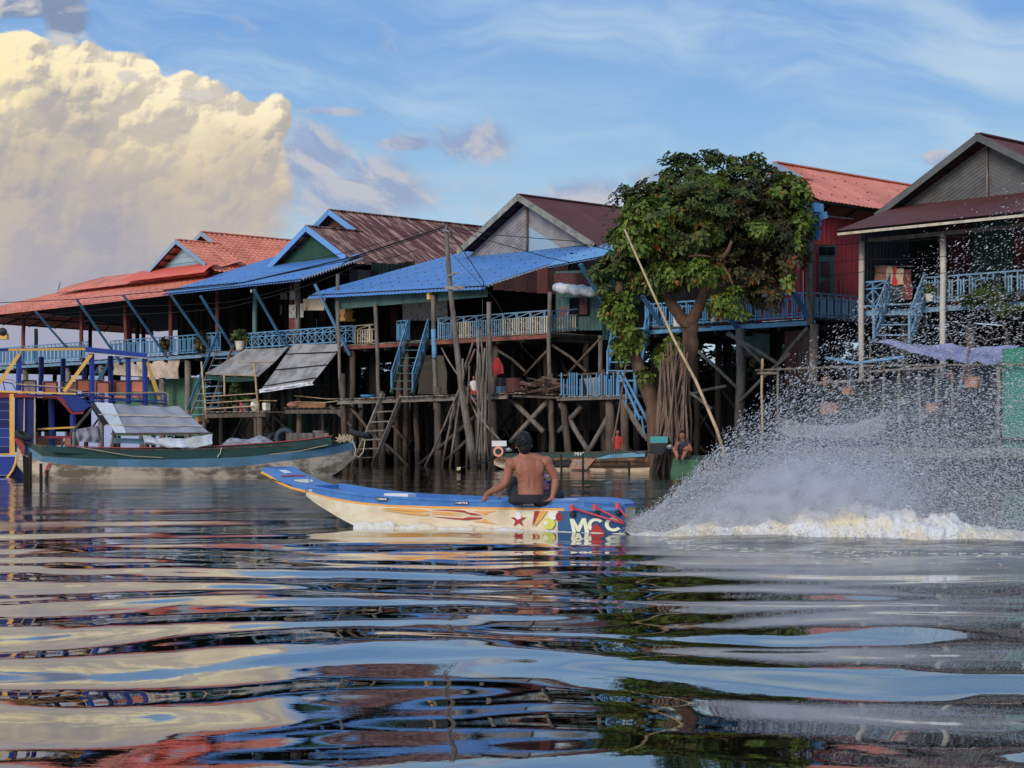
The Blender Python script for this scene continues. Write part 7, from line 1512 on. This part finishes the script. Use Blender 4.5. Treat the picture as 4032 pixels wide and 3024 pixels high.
def spray(n, th0, th1, v0, v1, tmin=0., jit=.05, side=.10, seed=0, pw=1.0, tp=1.0):
    rr = np.random.RandomState(seed); K_ = 420; jet = rr.randint(0, K_, n); jm = rr.rand(n) < .55; jt = rr.rand(K_) ** pw; jv = rr.rand(K_); jn = rr.normal(size=n)
    th = np.radians(th0 + (th1 - th0) * np.where(jm, np.clip(jt[jet] + jn * .006, 0, 1), rr.rand(n) ** pw)); v = v0 + (v1 - v0) * np.where(jm, np.clip(jv[jet] + rr.normal(size=n) * .02, 0, 1), rr.rand(n))
    tf = 2 * v * np.sin(th) / 9.81; t = tf * (tmin + (1 - tmin) * rr.rand(n) ** tp)
    x = EX + v * np.cos(th) * t + rr.normal(size=n) * jit * (.4 + t); z = .03 + v * np.sin(th) * t - 4.905 * t * t + np.abs(rr.normal(size=n)) * jit * (.3 + t)
    y = wy(x) + .3 * np.minimum(1, t * 3) + rr.normal(size=n) * (.06 + side * t * 1.6)
    # water torn into ropes and gaps: pull drops towards a few ballistic sheets
    vv = np.stack([v * np.cos(th), rr.normal(size=n) * .8, v * np.sin(th) - 9.81 * t], 1); vv /= np.linalg.norm(vv, axis=1)[:, None]
    return np.stack([x, y, np.maximum(z, .01)], 1), vv
P, t = spray(200000, 6, 53, 2.5, 13.5, seed=1, jit=.07, tp=.85, side=.30)
m_ = (P[:, 0] < 8.5); P = P[m_]; t = t[m_]; nv = len(P); droplets('spray', 'tall fan of water drops thrown up behind the racing speedboat', P, np.clip(np.random.RandomState(2).lognormal(-5.95, .42, len(P)), .0016, .009), 'spray_drops', seed=3, tet=True, vel=t)
P, t = spray(240000, 2, 40, 1.5, 9.0, seed=11, jit=.16, tp=1.6, side=.25, pw=1.2)
droplets('spray', 'dense low white spray right behind the speedboat stern', P, np.random.RandomState(4).uniform(.0018, .0042, len(P)), 'spray_fine', seed=6, tet=True, vel=t)
P, t = spray(12000, 5, 60, .8, 4.0, seed=21, jit=.10, side=.5); P[:, 0] += rs.rand(len(P)) * 4.2; P[:, 1] = wy(P[:, 0]) + rs.normal(size=len(P)) * .35
droplets('spray', 'loose drops splashing up along the foam ridge of the wake', P, np.random.RandomState(7).uniform(.003, .010, len(P)), 'spray_drops', seed=9)
# foam ridge
from mathutils import noise as NZ
def foam_mat():
    m = bpy.data.materials.new('foam'); m.use_nodes = True; g = NT(m.node_tree); b_ = g.n['Principled BSDF']; geo = g.n.new('ShaderNodeNewGeometry')
    n1 = g.noise(geo.outputs['Position'], 2.6, 5, .6); n2 = g.noise(geo.outputs['Position'], 26, 5, .7)
    c = g.mix(g.mr(n1, .4, .62, 0, 1, True), lin((232, 234, 238)), lin((232, 220, 190))); c = g.mix(g.mr(n2, .3, .55, .45, 0), c, lin((176, 174, 170)))
    g.l.new(c, b_.inputs['Base Color']); b_.inputs['Roughness'].default_value = .6; bp = g.n.new('ShaderNodeBump'); bp.inputs['Strength'].default_value = .8; bp.inputs['Distance'].default_value = .03; g.l.new(n2, bp.inputs['Height']); g.l.new(bp.outputs[0], b_.inputs['Normal']); MATS['foam'] = m
foam_mat()
def foam(label, xs, cy, w, hfun, seed, ny=26, rag=.5):
    P = []
    for x in xs:
        row = []
        for j in range(ny + 1):
            a = -1 + 2 * j / ny; y = cy(x) + a * w; q = V((x * 3.2, y * 3.2, seed)); nz = NZ.noise(q) * .5 + NZ.noise(q * 2.3) * .32 + NZ.noise(q * 5.1) * .2 + NZ.noise(q * 11.) * .12
            z = hfun(x) * max(0, 1 - a * a) ** .6 * (1 + rag * 1.5 * nz) - .05 * (a * a) + .02 * nz
            row.append(V((x + .04 * NZ.noise(q * 4 + V((7, 0, 0))), y + .05 * NZ.noise(q * 4), z)))
        P.append(row)
    m = MB(); m.grid(P); return m.build('foam', 'foam', label=label, cat='foam', kind='stuff', smooth=True)
foam('thick cream foam ridge of the wake running right from the speedboat', [EX - .16 + i * .022 for i in range(372)], lambda x: float(wy(x)) - .12, .45, lambda x: .31 * math.exp(-((x - 4.1) / 1.15) ** 2) + .07 * math.exp(-((x - 2.4) / .9) ** 2) + .045 * min(1, max(.2, (x - EX + .16) / .5)), 2.0)
foam('thin foam line along the waterline of the speedboat', [-2.0 + i * .02 for i in range(170)], lambda x: (HS.P0 + HS.e * ((HS.P0.x - x) / -HS.e.x)).y - .05, .07, lambda x: .045 - .028 * min(1, max(0, x + .2)) + .03 * math.exp(-((x + 1.5) / .5) ** 2), 5.0, ny=8, rag=1.0)

# foam flecks and scum drifting beside the wake
fr_ = np.random.RandomState(44); m = MB()
for i in range(3200):
    x = EX + .1 + fr_.rand() ** .8 * 7.0; y = float(wy(x)) - .35 - abs(fr_.normal()) * (.9 + .12 * x)
    if fr_.rand() < .12: y = float(wy(x)) + .5 + fr_.rand() * 1.0
    a, b_ = .006 + .035 * fr_.rand() ** 3, .004 + .018 * fr_.rand() ** 2; z = water_z(x, y) * (1 - .55 * min(1, max(0, (y - 11) / 12))) + .012; n_ = 6
    m.prism([V((x + a * math.cos(t_) * (1 + .4 * fr_.rand()), y + b_ * math.sin(t_), z)) for t_ in [k_ * 6.283 / n_ for k_ in range(n_)]], z3 * .004)
m.build('foam', 'foam', label='scattered foam flecks drifting on the churned water in front of the wake', cat='foam', kind='stuff')
# fine mist hanging over the wake, an uneven cloud of vapour
def mist():
    m = MB(); P = []
    for i in range(15):
        x = EX - .12 + i * .34; hh = .12 + 2.3 * (1 - math.exp(-i * .16)); row = []
        for j in range(14):
            a = 2 * math.pi * j / 13; row.append(V((x, float(wy(x)) + (.15 + .55 * min(1, i / 5.)) * math.cos(a), hh * .5 + .02 + hh * .5 * math.sin(a))))
        P.append(row)
    m.grid(P); o = len(m.v)
    for idx, fl in ((0, 1), (-1, 0)): m.add(P[idx][:-1], [tuple(range(13))[::-1 if fl else 1]])
    mt = bpy.data.materials.new('spray_mist'); mt.use_nodes = True; g = NT(mt.node_tree); g.n.remove(g.n['Principled BSDF']); vs = g.n.new('ShaderNodeVolumePrincipled'); vs.inputs['Color'].default_value = (.93, .95, 1, 1); vs.inputs['Anisotropy'].default_value = .1
    geo = g.n.new('ShaderNodeNewGeometry'); sp = g.n.new('ShaderNodeSeparateXYZ'); g.l.new(geo.outputs['Position'], sp.inputs[0]); x, y, z = sp.outputs
    yl = g.add(21.4, g.mul(g.sub(x, .2), -.42)); dy = g.mul(g.m('ABSOLUTE', g.sub(y, yl)), 2.2); top = g.add(.12, g.mul(g.mr(x, EX - .1, EX + 1.6), .85)); zn = g.m('DIVIDE', z, top)
    nz = g.noise(g.vm('MULTIPLY', geo.outputs['Position'], (1.0, 1, 1.4)), 4.5, 5, .65)
    haze_ = g.mul(g.mr(g.m('DIVIDE', z, g.add(.12, g.mul(g.sub(x, EX - .12), .95))), .3, 1.0, 1, 0, True), g.mr(x, EX + .1, EX + 4.2, 1., .12), g.mr(x, EX + 4.2, EX + 4.6, 1, 0), g.mr(nz, .3, .7, .3, 1.3), .42)
    dn = g.add(haze_, g.mul(g.mr(zn, .1, 1.0, 1, 0), g.mr(dy, .4, 1.2, 1, 0), g.mr(nz, .34, .66, .05, 1.7), g.mr(x, EX + .2, EX + 3.2, 1, .0), g.mr(x, EX - .12, EX + .1, 0, 1), 14.))
    g.l.new(dn, vs.inputs['Density']); g.l.new(vs.outputs[0], g.n['Material Output'].inputs[1]); MATS['spray_mist'] = mt; mt.cycles.volume_step_rate = .6 if hasattr(mt.cycles, 'volume_step_rate') else 1
    m.build('spray_mist', 'spray_mist', label='fine white mist hanging just behind the speedboat stern', cat='spray', kind='stuff')
mist()
